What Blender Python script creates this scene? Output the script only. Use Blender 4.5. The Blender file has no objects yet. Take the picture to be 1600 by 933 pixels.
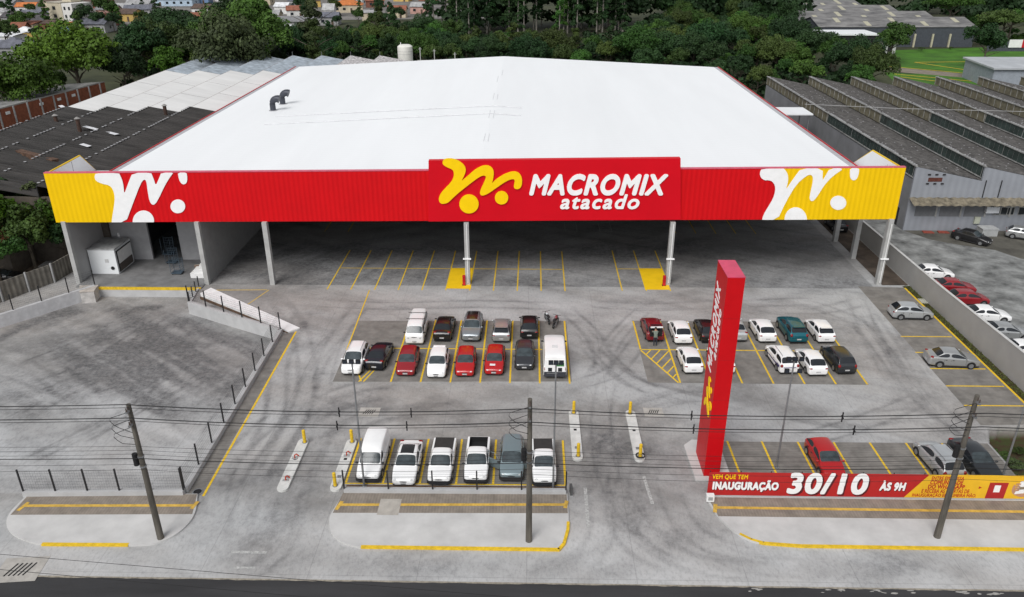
import bpy, bmesh, math, random
import numpy as np
from mathutils import Matrix, Vector
R = math.radians
rnd = random.Random(7)
scene = bpy.context.scene
C = scene.collection

# ------------------------------------------------------------------ camera
CAM_H = 34.3
FPX = 1232.0
RIGHT = np.array([0.99975304, 0.00711018, -0.02105502])
FWDY = np.array([0.02209481, -0.4196948, 0.90739633])
UPV = np.array([-0.00238493, -0.90763744, -0.41974825])

def at(px, py, z=0.0):
    """world point at height z seen at photograph pixel (px, py)"""
    d = np.array([px - 800.0, py - 466.5, FPX])
    v = np.array([d @ RIGHT, d @ FWDY, d @ UPV])
    t = (z - CAM_H) / v[2]
    return Vector((v[0] * t, v[1] * t, z))

def aty(px, py, Y):
    d = np.array([px - 800.0, py - 466.5, FPX])
    v = np.array([d @ RIGHT, d @ FWDY, d @ UPV])
    t = Y / v[1]
    return Vector((v[0] * t, Y, CAM_H + v[2] * t))

cam_d = bpy.data.cameras.new("camera")
cam = bpy.data.objects.new("camera", cam_d)
C.objects.link(cam)
cx = Vector((RIGHT[0], FWDY[0], UPV[0])).normalized()
cdn = Vector((RIGHT[1], FWDY[1], UPV[1])).normalized()
cfw = Vector((RIGHT[2], FWDY[2], UPV[2])).normalized()
cy = -cdn
cx = cy.cross(-cfw).normalized()
m = Matrix.Identity(4)
for i in range(3):
    m[i][0] = cx[i]; m[i][1] = cy[i]; m[i][2] = -cfw[i]
m[2][3] = CAM_H
cam.matrix_world = m
cam_d.sensor_width = 36.0
cam_d.lens = FPX / 1600.0 * 36.0
cam_d.clip_start = 0.5
cam_d.clip_end = 4000.0
scene.camera = cam

# ------------------------------------------------------------------ light: overcast day
SUN_EL, SUN_AZ = R(48), R(205)          # azimuth clockwise from +Y: light from behind the camera, to the left
world = bpy.data.worlds.new("World")
scene.world = world
world.use_nodes = True
wn, wl = world.node_tree.nodes, world.node_tree.links
wn.clear()
wo = wn.new("ShaderNodeOutputWorld"); bg = wn.new("ShaderNodeBackground")
sky = wn.new("ShaderNodeTexSky"); sky.sky_type = 'NISHITA'; sky.sun_disc = False
sky.sun_elevation = SUN_EL; sky.sun_rotation = SUN_AZ
sky.air_density = 1.0; sky.dust_density = 1.0; sky.ozone_density = 1.0
hsv = wn.new("ShaderNodeHueSaturation"); hsv.inputs["Saturation"].default_value = 0.16
wl.new(sky.outputs[0], hsv.inputs["Color"]); wl.new(hsv.outputs[0], bg.inputs[0])
bg.inputs[1].default_value = 0.105
wl.new(bg.outputs[0], wo.inputs[0])
sun_d = bpy.data.lights.new("sun", 'SUN'); sun = bpy.data.objects.new("sun", sun_d); C.objects.link(sun)
sun_d.energy = 1.75; sun_d.angle = R(32); sun_d.color = (1.0, 0.98, 0.96)
sdir = Vector((math.sin(SUN_AZ) * math.cos(SUN_EL), math.cos(SUN_AZ) * math.cos(SUN_EL), math.sin(SUN_EL)))
sun.rotation_euler = sdir.to_track_quat('Z', 'Y').to_euler()
sun.location = sdir * 300
scene.view_settings.view_transform = 'Standard'
scene.view_settings.look = 'None'
scene.view_settings.exposure = 0.42
scene.view_settings.gamma = 1.0
scene.view_settings.use_curve_mapping = False
scene.render.engine = 'CYCLES'
scene.cycles.max_bounces = 6
scene.cycles.transparent_max_bounces = 6

# ------------------------------------------------------------------ materials
MATS = {}
def mat(name, col, rough=0.7, metal=0.0, var=0.10, scale=1.5, bump=0.0, bscale=30.0, spec=0.4, coat=0.0,
        stretch=(1, 1, 1), col2=None, emit=None, wave=None, tint=0.0):
    """procedural surface: base colour broken up by two noises, optional ribs (wave = (axis, period, depth, dark))"""
    if name in MATS: return MATS[name]
    mt = bpy.data.materials.new(name); mt.use_nodes = True
    n, l = mt.node_tree.nodes, mt.node_tree.links
    b = n["Principled BSDF"]
    b.inputs["Roughness"].default_value = rough
    b.inputs["Metallic"].default_value = metal
    b.inputs["Specular IOR Level"].default_value = spec
    b.inputs["Coat Weight"].default_value = coat
    b.inputs["Coat Roughness"].default_value = 0.08
    tc = n.new("ShaderNodeTexCoord"); mp = n.new("ShaderNodeMapping")
    mp.inputs["Scale"].default_value = stretch
    l.new(tc.outputs["Object"], mp.inputs[0])
    n1 = n.new("ShaderNodeTexNoise"); n1.inputs["Scale"].default_value = scale; n1.inputs["Detail"].default_value = 6
    n1.inputs["Roughness"].default_value = 0.62
    l.new(mp.outputs[0], n1.inputs[0])
    c1 = tuple(max(0.0, c * (1 - var * 1.6)) for c in col) + (1,)
    c2 = tuple(min(1.0, c * (1 + var * 1.2)) for c in (col2 or col)) + (1,)
    rp = n.new("ShaderNodeValToRGB"); rp.color_ramp.elements[0].position = 0.3; rp.color_ramp.elements[1].position = 0.7
    rp.color_ramp.elements[0].color = c1; rp.color_ramp.elements[1].color = c2
    l.new(n1.outputs[0], rp.inputs[0])
    out = rp.outputs[0]
    if tint:
        oi = n.new("ShaderNodeObjectInfo"); hs = n.new("ShaderNodeHueSaturation")
        mr = n.new("ShaderNodeMapRange"); mr.inputs[3].default_value = 1 - tint; mr.inputs[4].default_value = 1 + tint
        l.new(oi.outputs["Random"], mr.inputs[0]); l.new(mr.outputs[0], hs.inputs["Value"]); l.new(out, hs.inputs["Color"])
        out = hs.outputs[0]
    h = None
    if wave:
        ax, per, dep, dark = wave
        w = n.new("ShaderNodeTexWave"); w.wave_type = 'BANDS'; w.bands_direction = ax
        w.inputs["Scale"].default_value = 0.314 / per
        l.new(tc.outputs["Object"], w.inputs[0])
        h = w.outputs["Fac"] if "Fac" in w.outputs else w.outputs[1]
        if dark:
            mx = n.new("ShaderNodeMix"); mx.data_type = 'RGBA'; mx.blend_type = 'MULTIPLY'
            mr2 = n.new("ShaderNodeMapRange"); mr2.inputs[3].default_value = dark; mr2.inputs[4].default_value = 0.0
            l.new(h, mr2.inputs[0]); l.new(mr2.outputs[0], mx.inputs[0]); l.new(out, mx.inputs[6])
            mx.inputs[7].default_value = (0.3, 0.3, 0.3, 1); out = mx.outputs[2]
        bp = n.new("ShaderNodeBump"); bp.inputs["Strength"].default_value = 1.0; bp.inputs["Distance"].default_value = dep
        l.new(h, bp.inputs["Height"]); l.new(bp.outputs[0], b.inputs["Normal"])
    elif bump:
        n2 = n.new("ShaderNodeTexNoise"); n2.inputs["Scale"].default_value = bscale; n2.inputs["Detail"].default_value = 4
        l.new(tc.outputs["Object"], n2.inputs[0])
        bp = n.new("ShaderNodeBump"); bp.inputs["Strength"].default_value = 0.6; bp.inputs["Distance"].default_value = bump
        l.new(n2.outputs[0], bp.inputs["Height"]); l.new(bp.outputs[0], b.inputs["Normal"])
    l.new(out, b.inputs["Base Color"])
    if emit:
        b.inputs["Emission Color"].default_value = tuple(emit) + (1,); b.inputs["Emission Strength"].default_value = 1
    MATS[name] = mt
    return mt

# ------------------------------------------------------------------ objects
MW = {}
def tag(o, label=None, cat=None, group=None, kind=None):
    if label: o["label"] = label
    if cat: o["category"] = cat
    if group: o["group"] = group
    if kind: o["kind"] = kind
    return o

def thing(name, label, cat, loc=(0, 0, 0), rz=0.0, group=None, scale=1.0):
    o = bpy.data.objects.new(name, None); C.objects.link(o)
    o.empty_display_size = 0.3
    o.location = loc; o.rotation_euler = (0, 0, rz); o.scale = (scale,) * 3
    MW[o.name] = Matrix.Translation(loc) @ Matrix.Rotation(rz, 4, 'Z') @ Matrix.Scale(scale, 4)
    return tag(o, label, cat, group)

def link(name, me, parent=None, loc=None, rot=None):
    o = bpy.data.objects.new(name, me); C.objects.link(o)
    if parent: o.parent = parent; MW[o.name] = MW.get(parent.name, Matrix.Identity(4))
    if loc is not None: o.location = loc
    if rot is not None: o.rotation_euler = rot
    return o

class MB:
    def __init__(s): s.v = []; s.f = []; s.mi = []; s.m = 0
    def face(s, pts):
        k = len(s.v); s.v += [tuple(p) for p in pts]; s.f.append(tuple(range(k, k + len(pts)))); s.mi.append(s.m); return s
    def box(s, c, d, rz=0.0, M=None, taper=1.0):
        hx, hy, hz = d[0] / 2, d[1] / 2, d[2] / 2
        k = len(s.v); cr, sr = math.cos(rz), math.sin(rz)
        for z in (-hz, hz):
            t = taper if z > 0 else 1.0
            for x, y in ((-hx, -hy), (hx, -hy), (hx, hy), (-hx, hy)):
                x *= t; y *= t
                p = Vector((x * cr - y * sr + c[0], x * sr + y * cr + c[1], z + c[2]))
                if M: p = M @ p
                s.v.append(tuple(p))
        for q in ((0, 3, 2, 1), (4, 5, 6, 7), (0, 1, 5, 4), (1, 2, 6, 5), (2, 3, 7, 6), (3, 0, 4, 7)):
            s.f.append(tuple(k + i for i in q)); s.mi.append(s.m)
        return s
    def bb(s, x0, x1, y0, y1, z0, z1): return s.box(((x0 + x1) / 2, (y0 + y1) / 2, (z0 + z1) / 2), (x1 - x0, y1 - y0, z1 - z0))
    def prism(s, poly, z0, z1, M=None):
        """polygon in xy from z0 to z1 (optionally mapped by M)"""
        a = sum(poly[i][0] * poly[(i + 1) % len(poly)][1] - poly[(i + 1) % len(poly)][0] * poly[i][1] for i in range(len(poly)))
        if a < 0: poly = poly[::-1]
        n = len(poly); k = len(s.v)
        for z in (z0, z1):
            for p in poly:
                q = Vector((p[0], p[1], z)); s.v.append(tuple(M @ q if M else q))
        s.f.append(tuple(k + i for i in reversed(range(n)))); s.f.append(tuple(k + n + i for i in range(n))); s.mi += [s.m] * 2
        for i in range(n):
            j = (i + 1) % n; s.f.append((k + i, k + j, k + n + j, k + n + i)); s.mi.append(s.m)
        return s
    def cyl(s, p0, p1, r0, r1=None, seg=10, cap=True):
        r1 = r0 if r1 is None else r1
        p0, p1 = Vector(p0), Vector(p1); d = (p1 - p0).normalized()
        a = d.orthogonal().normalized(); b = d.cross(a); k = len(s.v)
        for p, r in ((p0, r0), (p1, r1)):
            for i in range(seg):
                t = 2 * math.pi * i / seg; s.v.append(tuple(p + a * (r * math.cos(t)) + b * (r * math.sin(t))))
        for i in range(seg):
            j = (i + 1) % seg; s.f.append((k + i, k + j, k + seg + j, k + seg + i)); s.mi.append(s.m)
        if cap:
            s.f.append(tuple(k + i for i in reversed(range(seg)))); s.f.append(tuple(k + seg + i for i in range(seg))); s.mi += [s.m] * 2
        return s
    def tube(s, pts, r, seg=6):
        pts = [Vector(p) for p in pts]; k = len(s.v); up = Vector((0.13, 0.21, 0.97)); n = len(pts)
        rr = r if isinstance(r, (list, tuple)) else [r] * n
        for i, p in enumerate(pts):
            d = (pts[min(i + 1, n - 1)] - pts[max(i - 1, 0)]).normalized()
            a = d.cross(up)
            if a.length < 1e-3: a = d.orthogonal()
            a.normalize(); b = a.cross(d)
            for q in range(seg):
                t = 2 * math.pi * q / seg; s.v.append(tuple(p + a * (rr[i] * math.cos(t)) + b * (rr[i] * math.sin(t))))
        for i in range(n - 1):
            for q in range(seg):
                j = (q + 1) % seg
                s.f.append((k + i * seg + q, k + i * seg + j, k + (i + 1) * seg + j, k + (i + 1) * seg + q)); s.mi.append(s.m)
        s.f.append(tuple(k + i for i in reversed(range(seg)))); s.f.append(tuple(k + (n - 1) * seg + i for i in range(seg))); s.mi += [s.m] * 2
        return s
    def ell(s, c, r, yaw=0.0, seg=10, rings=6):
        k = len(s.v); cr, sr = math.cos(yaw), math.sin(yaw)
        for i in range(rings + 1):
            ph = math.pi * i / rings
            for j in range(seg):
                th = 2 * math.pi * j / seg; x, y, z = r[0] * math.sin(ph) * math.cos(th), r[1] * math.sin(ph) * math.sin(th), r[2] * math.cos(ph)
                s.v.append((c[0] + x * cr - y * sr, c[1] + x * sr + y * cr, c[2] + z))
        for i in range(rings):
            for j in range(seg):
                a, b = k + i * seg + j, k + i * seg + (j + 1) % seg; s.f.append((a, a + seg, b + seg, b)); s.mi.append(s.m)
        return s
    def mesh(s, name, mats, smooth=False, inv=None):
        me = bpy.data.meshes.new(name)
        vs = s.v if inv is None else [tuple(inv @ Vector(v)) for v in s.v]
        me.from_pydata(vs, [], s.f)
        mats = mats if isinstance(mats, (list, tuple)) else [mats]
        for x in mats: me.materials.append(x)
        if len(mats) > 1: me.polygons.foreach_set("material_index", s.mi)
        if smooth: sm(me)
        me.update()
        return me
    def build(s, name, mats, parent=None, smooth=False, ws=False, loc=None):
        inv = MW[parent.name].inverted() if (ws and parent) else None
        return link(name, s.mesh(name, mats, smooth, inv), parent, loc)

def sm(me, ang=38):
    me.polygons.foreach_set("use_smooth", [True] * len(me.polygons))
    bm = bmesh.new(); bm.from_mesh(me)
    bmesh.ops.remove_doubles(bm, verts=bm.verts, dist=1e-4)
    bmesh.ops.recalc_face_normals(bm, faces=bm.faces)
    for e in bm.edges:
        if len(e.link_faces) == 2 and e.calc_face_angle(0) > R(ang): e.smooth = False
    bm.to_mesh(me); bm.free()

def copy_tree(o, parent=None):
    c = o.copy(); C.objects.link(c)
    if parent: c.parent = parent
    for ch in list(o.children): copy_tree(ch, c)
    return c

def struct(name, mb, mt, smooth=False):
    return tag(mb.build(name, mt, None, smooth), kind="structure")

def smoothpoly(p, it=1):
    for _ in range(it):
        q = []
        for i in range(len(p)):
            a, b = p[i], p[(i + 1) % len(p)]
            q += [(a[0] * .75 + b[0] * .25, a[1] * .75 + b[1] * .25), (a[0] * .25 + b[0] * .75, a[1] * .25 + b[1] * .75)]
        p = q
    return p

def text_mesh(body, w, h, depth, M, bold=0.0, shear=0.0, space=1.0, res=64):
    """bold rounded lettering as a solid mesh fitted to w x h (metres): the built-in font's glyphs thickened by bold (em), contoured and extruded"""
    cu = bpy.data.curves.new("lettering", 'FONT'); cu.body = body; cu.size = 1.0; cu.shear = shear
    cu.space_character = space; cu.resolution_u = 6; cu.align_x = 'LEFT'
    o = bpy.data.objects.new("lettering", cu); C.objects.link(o)
    dg = bpy.context.evaluated_depsgraph_get()
    me = bpy.data.meshes.new_from_object(o.evaluated_get(dg))
    bpy.data.objects.remove(o); bpy.data.curves.remove(cu)
    me.calc_loop_triangles()
    co = np.array([v.co[:2] for v in me.vertices]); tri = np.array([t.vertices[:] for t in me.loop_triangles])
    bpy.data.meshes.remove(me)
    pad = bold + 4.0 / res; mn = co.min(0) - pad; W_, H_ = np.ceil((co.max(0) + pad - mn) * res).astype(int) + 1
    G = np.zeros((H_, W_), bool); q = (co - mn) * res
    for t in tri:
        a, b, c = q[t]; x0, x1 = int(min(a[0], b[0], c[0])), int(max(a[0], b[0], c[0])) + 2; y0, y1 = int(min(a[1], b[1], c[1])), int(max(a[1], b[1], c[1])) + 2
        xx, yy = np.meshgrid(np.arange(x0, x1), np.arange(y0, y1))
        d1 = (b[0] - a[0]) * (yy - a[1]) - (b[1] - a[1]) * (xx - a[0]); d2 = (c[0] - b[0]) * (yy - b[1]) - (c[1] - b[1]) * (xx - b[0]); d3 = (a[0] - c[0]) * (yy - c[1]) - (a[1] - c[1]) * (xx - c[0])
        G[y0:y1, x0:x1] |= ((d1 >= 0) & (d2 >= 0) & (d3 >= 0)) | ((d1 <= 0) & (d2 <= 0) & (d3 <= 0))
    r = bold * res; D = G.copy(); k = int(r)
    for dy in range(-k, k + 1):
        for dx in range(-k, k + 1):
            if (dx or dy) and dx * dx + dy * dy <= r * r + .3: D |= np.roll(np.roll(G, dy, 0), dx, 1)
    F = D.astype(float)
    for _ in range(2): F = (F + np.roll(F, 1, 0) + np.roll(F, -1, 0) + np.roll(F, 1, 1) + np.roll(F, -1, 1)) / 5
    F += 1e-5
    segs = {}
    B = F > .5; code = B[:-1, :-1] * 1 + B[:-1, 1:] * 2 + B[1:, 1:] * 4 + B[1:, :-1] * 8
    def ept(y, x, e):
        if e == 0: p, s_ = (y, x), (y, x + 1)
        elif e == 1: p, s_ = (y, x + 1), (y + 1, x + 1)
        elif e == 2: p, s_ = (y + 1, x), (y + 1, x + 1)
        else: p, s_ = (y, x), (y + 1, x)
        return p + s_
    TAB = {1: [(3, 0)], 2: [(0, 1)], 3: [(3, 1)], 4: [(1, 2)], 5: [(3, 0), (1, 2)], 6: [(0, 2)], 7: [(3, 2)], 8: [(2, 3)], 9: [(2, 0)], 10: [(0, 1), (2, 3)], 11: [(2, 1)], 12: [(1, 3)], 13: [(1, 0)], 14: [(0, 3)]}
    for y, x in zip(*np.nonzero((code > 0) & (code < 15))):
        for a, b in TAB[int(code[y, x])]: segs[ept(y, x, a)] = ept(y, x, b)
    loops = []
    while segs:
        k0, nx_ = segs.popitem(); lp = [k0]
        while nx_ != k0 and nx_ in segs: lp.append(nx_); nx_ = segs.pop(nx_)
        P = []
        for (ya, xa, yb, xb) in lp:
            f0, f1 = F[ya, xa], F[yb, xb]; t_ = (.5 - f0) / (f1 - f0); P.append((xa + (xb - xa) * t_, ya + (yb - ya) * t_))
        Q = [P[0]]
        for i in range(1, len(P)):                       # drop points that lie on a straight run
            a, c = Q[-1], P[(i + 1) % len(P)]; b = P[i]
            if abs((c[0] - a[0]) * (b[1] - a[1]) - (c[1] - a[1]) * (b[0] - a[0])) > .22 or (b[0] - a[0]) ** 2 + (b[1] - a[1]) ** 2 > 60: Q.append(b)
        if len(Q) > 4: loops.append(Q)
    cu = bpy.data.curves.new("lettering", 'CURVE'); cu.dimensions = '2D'; cu.fill_mode = 'BOTH'; cu.extrude = 0.5
    A = np.array([p for L_ in loops for p in L_]); mn, mx = A.min(0), A.max(0)
    sx = w / (mx[0] - mn[0]); sy = (h / (mx[1] - mn[1])) if h else sx
    for L_ in loops:
        sp = cu.splines.new('POLY'); sp.points.add(len(L_) - 1); sp.use_cyclic_u = True
        for i, p in enumerate(L_): sp.points[i].co = ((p[0] - mn[0]) * sx, (p[1] - mn[1]) * sy, 0, 1)
    o = bpy.data.objects.new("lettering", cu); C.objects.link(o)
    dg = bpy.context.evaluated_depsgraph_get()
    me = bpy.data.meshes.new_from_object(o.evaluated_get(dg))
    bpy.data.objects.remove(o); bpy.data.curves.remove(cu)
    for v in me.vertices: v.co = M @ Vector((v.co.x, v.co.y, (v.co.z + 0.5) * depth))
    me.materials.clear()
    return me

def lettering(name, parent, mt, ws=True, **k):
    me = text_mesh(**k); me.materials.append(mt)
    if ws and parent:
        inv = MW[parent.name].inverted()
        for v in me.vertices: v.co = inv @ v.co
    me.name = name
    return link(name, me, parent)
# ------------------------------------------------------------------ colours
concrete_l = (0.36, 0.355, 0.35)
M_white = mat("white_paint", (0.78, 0.78, 0.77), 0.5, var=0.05)
M_yellow = mat("yellow_paint", (0.70, 0.46, 0.02), 0.6, var=0.16, scale=4)
M_yline = mat("worn_yellow_marking", (0.76, 0.50, 0.025), 0.7, var=0.16, scale=6)
M_wline = mat("worn_white_marking", (0.42, 0.42, 0.41), 0.75, var=0.3, scale=6)
M_grey = mat("grey_render", (0.33, 0.33, 0.33), 0.85, var=0.08, scale=0.8)
M_lgrey = mat("light_grey_render", (0.45, 0.45, 0.45), 0.85, var=0.08, scale=0.8)
M_dark = mat("black_metal", (0.018, 0.018, 0.02), 0.5, var=0.1)
M_black = mat("matt_black", (0.012, 0.012, 0.013), 0.8, var=0.1)
M_steel = mat("galvanised_steel", (0.30, 0.31, 0.32), 0.45, metal=0.6, var=0.1)
M_glass = mat("window_glass", (0.02, 0.025, 0.03), 0.08, var=0.1, spec=0.6)
M_red = mat("red_cladding", (0.62, 0.004, 0.008), 0.55, var=0.05, scale=0.25, spec=0.15, wave=('X', 0.5, 0.03, 0.10))
M_redp = mat("red_sign_panel", (0.60, 0.003, 0.012), 0.5, var=0.04, scale=0.25, spec=0.15)
M_redt = mat("red_trim", (0.50, 0.012, 0.02), 0.5, var=0.05)
M_yclad = mat("yellow_cladding", (0.86, 0.54, 0.002), 0.55, var=0.04, scale=0.25, spec=0.15, wave=('X', 0.5, 0.03, 0.08))
M_yside = mat("yellow_side_cladding", (0.82, 0.53, 0.004), 0.5, var=0.05, spec=0.3)
M_ylogo = mat("yellow_letters", (0.92, 0.60, 0.003), 0.5, var=0.03, spec=0.15)
M_wlogo = mat("white_letters", (0.86, 0.86, 0.86), 0.4, var=0.03, spec=0.3)
M_wclad = mat("white_cladding", (0.76, 0.78, 0.79), 0.5, var=0.04, scale=0.3)
M_roof = mat("white_roof", (0.83, 0.845, 0.855), 0.55, var=0.022, scale=0.16, stretch=(1.0, 0.12, 1), spec=0.2, wave=('Y', 0.9, 0.012, 0.03))
M_earth = mat("brown_earth", (0.13, 0.08, 0.05), 0.95, var=0.35, scale=1.2, bump=0.05, bscale=6)

# ------------------------------------------------------------------ ground sheets
def sheet(name, x0, x1, y0, y1, z, mt): return struct(name, MB().face([(x0, y0, z), (x1, y0, z), (x1, y1, z), (x0, y1, z)]), mt)
def poly_sheet(name, pts, z, mt): return struct(name, MB().face([(p[0], p[1], z) for p in pts]), mt)

M_ground = mat("rough_ground", (0.026, 0.040, 0.013), 0.95, var=0.4, scale=0.08, col2=(0.045, 0.05, 0.022), bump=0.2, bscale=0.5)
LX0, LX1, LY0, LY1 = -56.0, 40.75, 34.75, 112.0
g = MB()
xs = [-1500, LX0 + .4, LX1 - .1, 1500]; ys = [-300, LY0 + .2, LY1 - .4, 2600]
for i in range(3):
    for j in range(3):
        if i == 1 and j == 1: continue
        g.face([(xs[i], ys[j], -0.05), (xs[i + 1], ys[j], -0.05), (xs[i + 1], ys[j + 1], -0.05), (xs[i], ys[j + 1], -0.05)])
struct("ground", g, M_ground)
M_asph = mat("asphalt", (0.038, 0.038, 0.040), 0.85, var=0.22, scale=0.6, stretch=(0.15, 1, 1), bump=0.01, bscale=40)
sheet("road", -300, 300, 20.0, 34.8, -0.012, M_asph)
sheet("far_pavement", -300, 300, 4, 19.9, -0.01, mat("pavement_concrete", (0.28, 0.28, 0.27), 0.9))
# ragged concrete edge along the road
rg = MB(); prev = None
for i in range(240):
    x = -60 + i * 0.5; y = 34.68 - 0.07 * abs(math.sin(i * 1.7) * math.sin(i * 0.31)) - rnd.random() * 0.03
    if prev: rg.face([(prev[0], prev[1], -0.006), (x, y, -0.006), (x, 34.95, -0.006), (prev[0], 34.95, -0.006)])
    prev = (x, y)
struct("road_edge_strip", rg, mat("crumbled_concrete", (0.30, 0.27, 0.22), 0.9, var=0.25, scale=4))

db = MB(); dr_ = random.Random(4)
for x0 in (13.2, 17.6, 20.0, 21.6, 25.4, 27.1):
    for k in range(5):
        cx_, cy_ = x0 + dr_.uniform(-.7, .7), 34.48 + dr_.uniform(-.16, .10); n_ = 9; r_ = dr_.uniform(.05, .17)
        db.face([(cx_ + 1.6 * r_ * math.cos(6.28 * i / n_) * dr_.uniform(.5, 1.1), cy_ + .45 * r_ * math.sin(6.28 * i / n_) * dr_.uniform(.6, 1.1), -.008 + .0004 * k + .0001 * x0) for i in range(n_)])
struct("spilled_mortar", db, mat("spilled_mortar", (0.36, 0.35, 0.33), 0.9, var=0.2, scale=4))
# concrete car park: a fine grid that dips into the loading yard, carrying a map of tyre marks, stains and painted canopy shade
STEP = 0.15
gx = np.arange(LX0, LX1 + 1e-6, STEP); gy = np.arange(LY0, LY1 + 1e-6, STEP)
nx, ny = len(gx), len(gy)
X, Y = np.meshgrid(gx, gy)
def in_poly(px, py, poly):
    r = np.zeros(px.shape, bool); n = len(poly)
    for i in range(n):
        (x0, y0), (x1, y1) = poly[i], poly[(i + 1) % n]
        c = ((y0 > py) != (y1 > py)) & (px < (x1 - x0) * (py - y0) / (y1 - y0 + 1e-12) + x0)
        r ^= c
    return r
YARD = [(-70, 42.2), (-23.15, 42.2), (-23.5, 66.2), (-34.7, 72.2), (-35.35, 76.1), (-46.2, 76.1), (-52.9, 67.6), (-70, 46)]
def sstep(t): t = np.clip(t, 0, 1); return t * t * (3 - 2 * t)
Z = np.zeros(X.shape)
ym = in_poly(X, Y, YARD)
Z = np.where(ym, -0.95 * sstep((Y - 44.0) / 27.0), Z)
PIT = [(34.1, 44.2), (40.7, 44.2), (40.7, 51.7), (36.5, 51.5), (35.2, 51.2), (34.2, 49.2)]
pm = in_poly(X, Y, PIT)
Z = np.where(pm, -1.1, Z)
STRIP = [(39.95, 44), (40.75, 44), (40.75, 78), (39.95, 78)]
sm_ = in_poly(X, Y, STRIP)

def vnoise(xx, yy, seed):
    r = np.random.RandomState(seed); T = r.rand(256, 256)
    xi = np.floor(xx).astype(int); yi = np.floor(yy).astype(int); fx = xx - xi; fy = yy - yi
    fx = fx * fx * (3 - 2 * fx); fy = fy * fy * (3 - 2 * fy)
    a = T[yi % 256, xi % 256]; b = T[yi % 256, (xi + 1) % 256]; c = T[(yi + 1) % 256, xi % 256]; d = T[(yi + 1) % 256, (xi + 1) % 256]
    return (a * (1 - fx) + b * fx) * (1 - fy) + (c * (1 - fx) + d * fx) * fy
def fbm(xx, yy, seed, o=5):
    s = 0; a = 0.5
    for k in range(o): s = s + a * vnoise(xx * 2 ** k + 17.3 * k, yy * 2 ** k + 5.1 * k, seed + k); a *= 0.55
    return s
def rotn(ang, sx, sy, seed, o=5):
    c, s = math.cos(ang), math.sin(ang)
    return fbm((X * c + Y * s) * sx, (-X * s + Y * c) * sy, seed, o)
dark = np.zeros(X.shape); lite = np.zeros(X.shape); warm = np.zeros(X.shape)
def dist_poly(pts):
    d = np.full(X.shape, 1e9)
    for (x0, y0), (x1, y1) in zip(pts[:-1], pts[1:]):
        dx, dy = x1 - x0, y1 - y0; L = dx * dx + dy * dy + 1e-9
        t = np.clip(((X - x0) * dx + (Y - y0) * dy) / L, 0, 1)
        d = np.minimum(d, np.hypot(X - x0 - t * dx, Y - y0 - t * dy))
    return d
def catmull(p, n=6):
    out = []
    for i in range(len(p) - 1):
        a = p[max(i - 1, 0)]; b = p[i]; c = p[i + 1]; d = p[min(i + 2, len(p) - 1)]
        for k in range(n):
            t = k / n
            out.append(tuple(0.5 * (2 * b[j] + (c[j] - a[j]) * t + (2 * a[j] - 5 * b[j] + 4 * c[j] - d[j]) * t * t + (3 * b[j] - a[j] - 3 * c[j] + d[j]) * t ** 3) for j in (0, 1)))
    return out + [tuple(p[-1])]
def stroke(pix, w, s, pair=0.0, seed=1, passes=3):
    """tyre marks (one or a pair, pair metres apart, in several slightly shifted passes) along ground points given as seen in the photograph"""
    sr = random.Random(seed * 7 + 1)
    base = [tuple(at(*q)[:2]) for q in pix]
    for k in range(passes):
        p = catmull([(a + sr.uniform(-.55, .55) * (k > 0), b + sr.uniform(-.55, .55) * (k > 0)) for a, b in base], 7)
        xs_ = [q[0] for q in p]; ys_ = [q[1] for q in p]; mg = pair / 2 + w * 3.2 + .2
        i0, i1 = np.searchsorted(gx, [min(xs_) - mg, max(xs_) + mg]); j0, j1 = np.searchsorted(gy, [min(ys_) - mg, max(ys_) + mg])
        if i1 - i0 < 2 or j1 - j0 < 2: continue
        XX, YY = X[j0:j1, i0:i1], Y[j0:j1, i0:i1]; d = np.full(XX.shape, 1e9)
        U = np.zeros(XX.shape); ns = len(p) - 1
        for i_, ((x0, y0), (x1, y1)) in enumerate(zip(p[:-1], p[1:])):
            dx, dy = x1 - x0, y1 - y0; L_ = dx * dx + dy * dy + 1e-9
            t = np.clip(((XX - x0) * dx + (YY - y0) * dy) / L_, 0, 1); dd = np.hypot(XX - x0 - t * dx, YY - y0 - t * dy)
            nearer = dd < d; d = np.where(nearer, dd, d); U = np.where(nearer, (i_ + t) / ns, U)
        fade = sstep(U / .22) * sstep((1 - U) / .22)
        if pair: d = np.abs(d - pair / 2)
        wear = np.clip(2.6 * fbm(XX * 0.30 + seed, YY * 0.30 + k * 9, seed % 50 + 40, 4) - .55, 0.22, 1.25)
        ww = w * sr.uniform(.38, .75)
        v = s * (1.0 if k == 0 else .6) * np.exp(-(d / ww) ** 2) * wear * fade
        dk = dark[j0:j1, i0:i1]; dark[j0:j1, i0:i1] = dk + v * (1 - np.clip(dk, 0, 1))
def blob(px, py, rx, ry, s, ang=0.0, seed=3):
    global dark
    c = at(px, py); ca, sa = math.cos(ang), math.sin(ang)
    u = ((X - c.x) * ca + (Y - c.y) * sa) / rx; v = (-(X - c.x) * sa + (Y - c.y) * ca) / ry
    q = np.exp(-(u * u + v * v)) * np.clip(2.2 * fbm((X * .88 - Y * .48) * .85 + seed, (X * .48 + Y * .88) * .11, seed, 5) - 0.50, 0.05, 1.1)
    dark = dark + .92 * s * q * (1 - np.clip(dark, 0, 1))
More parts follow.
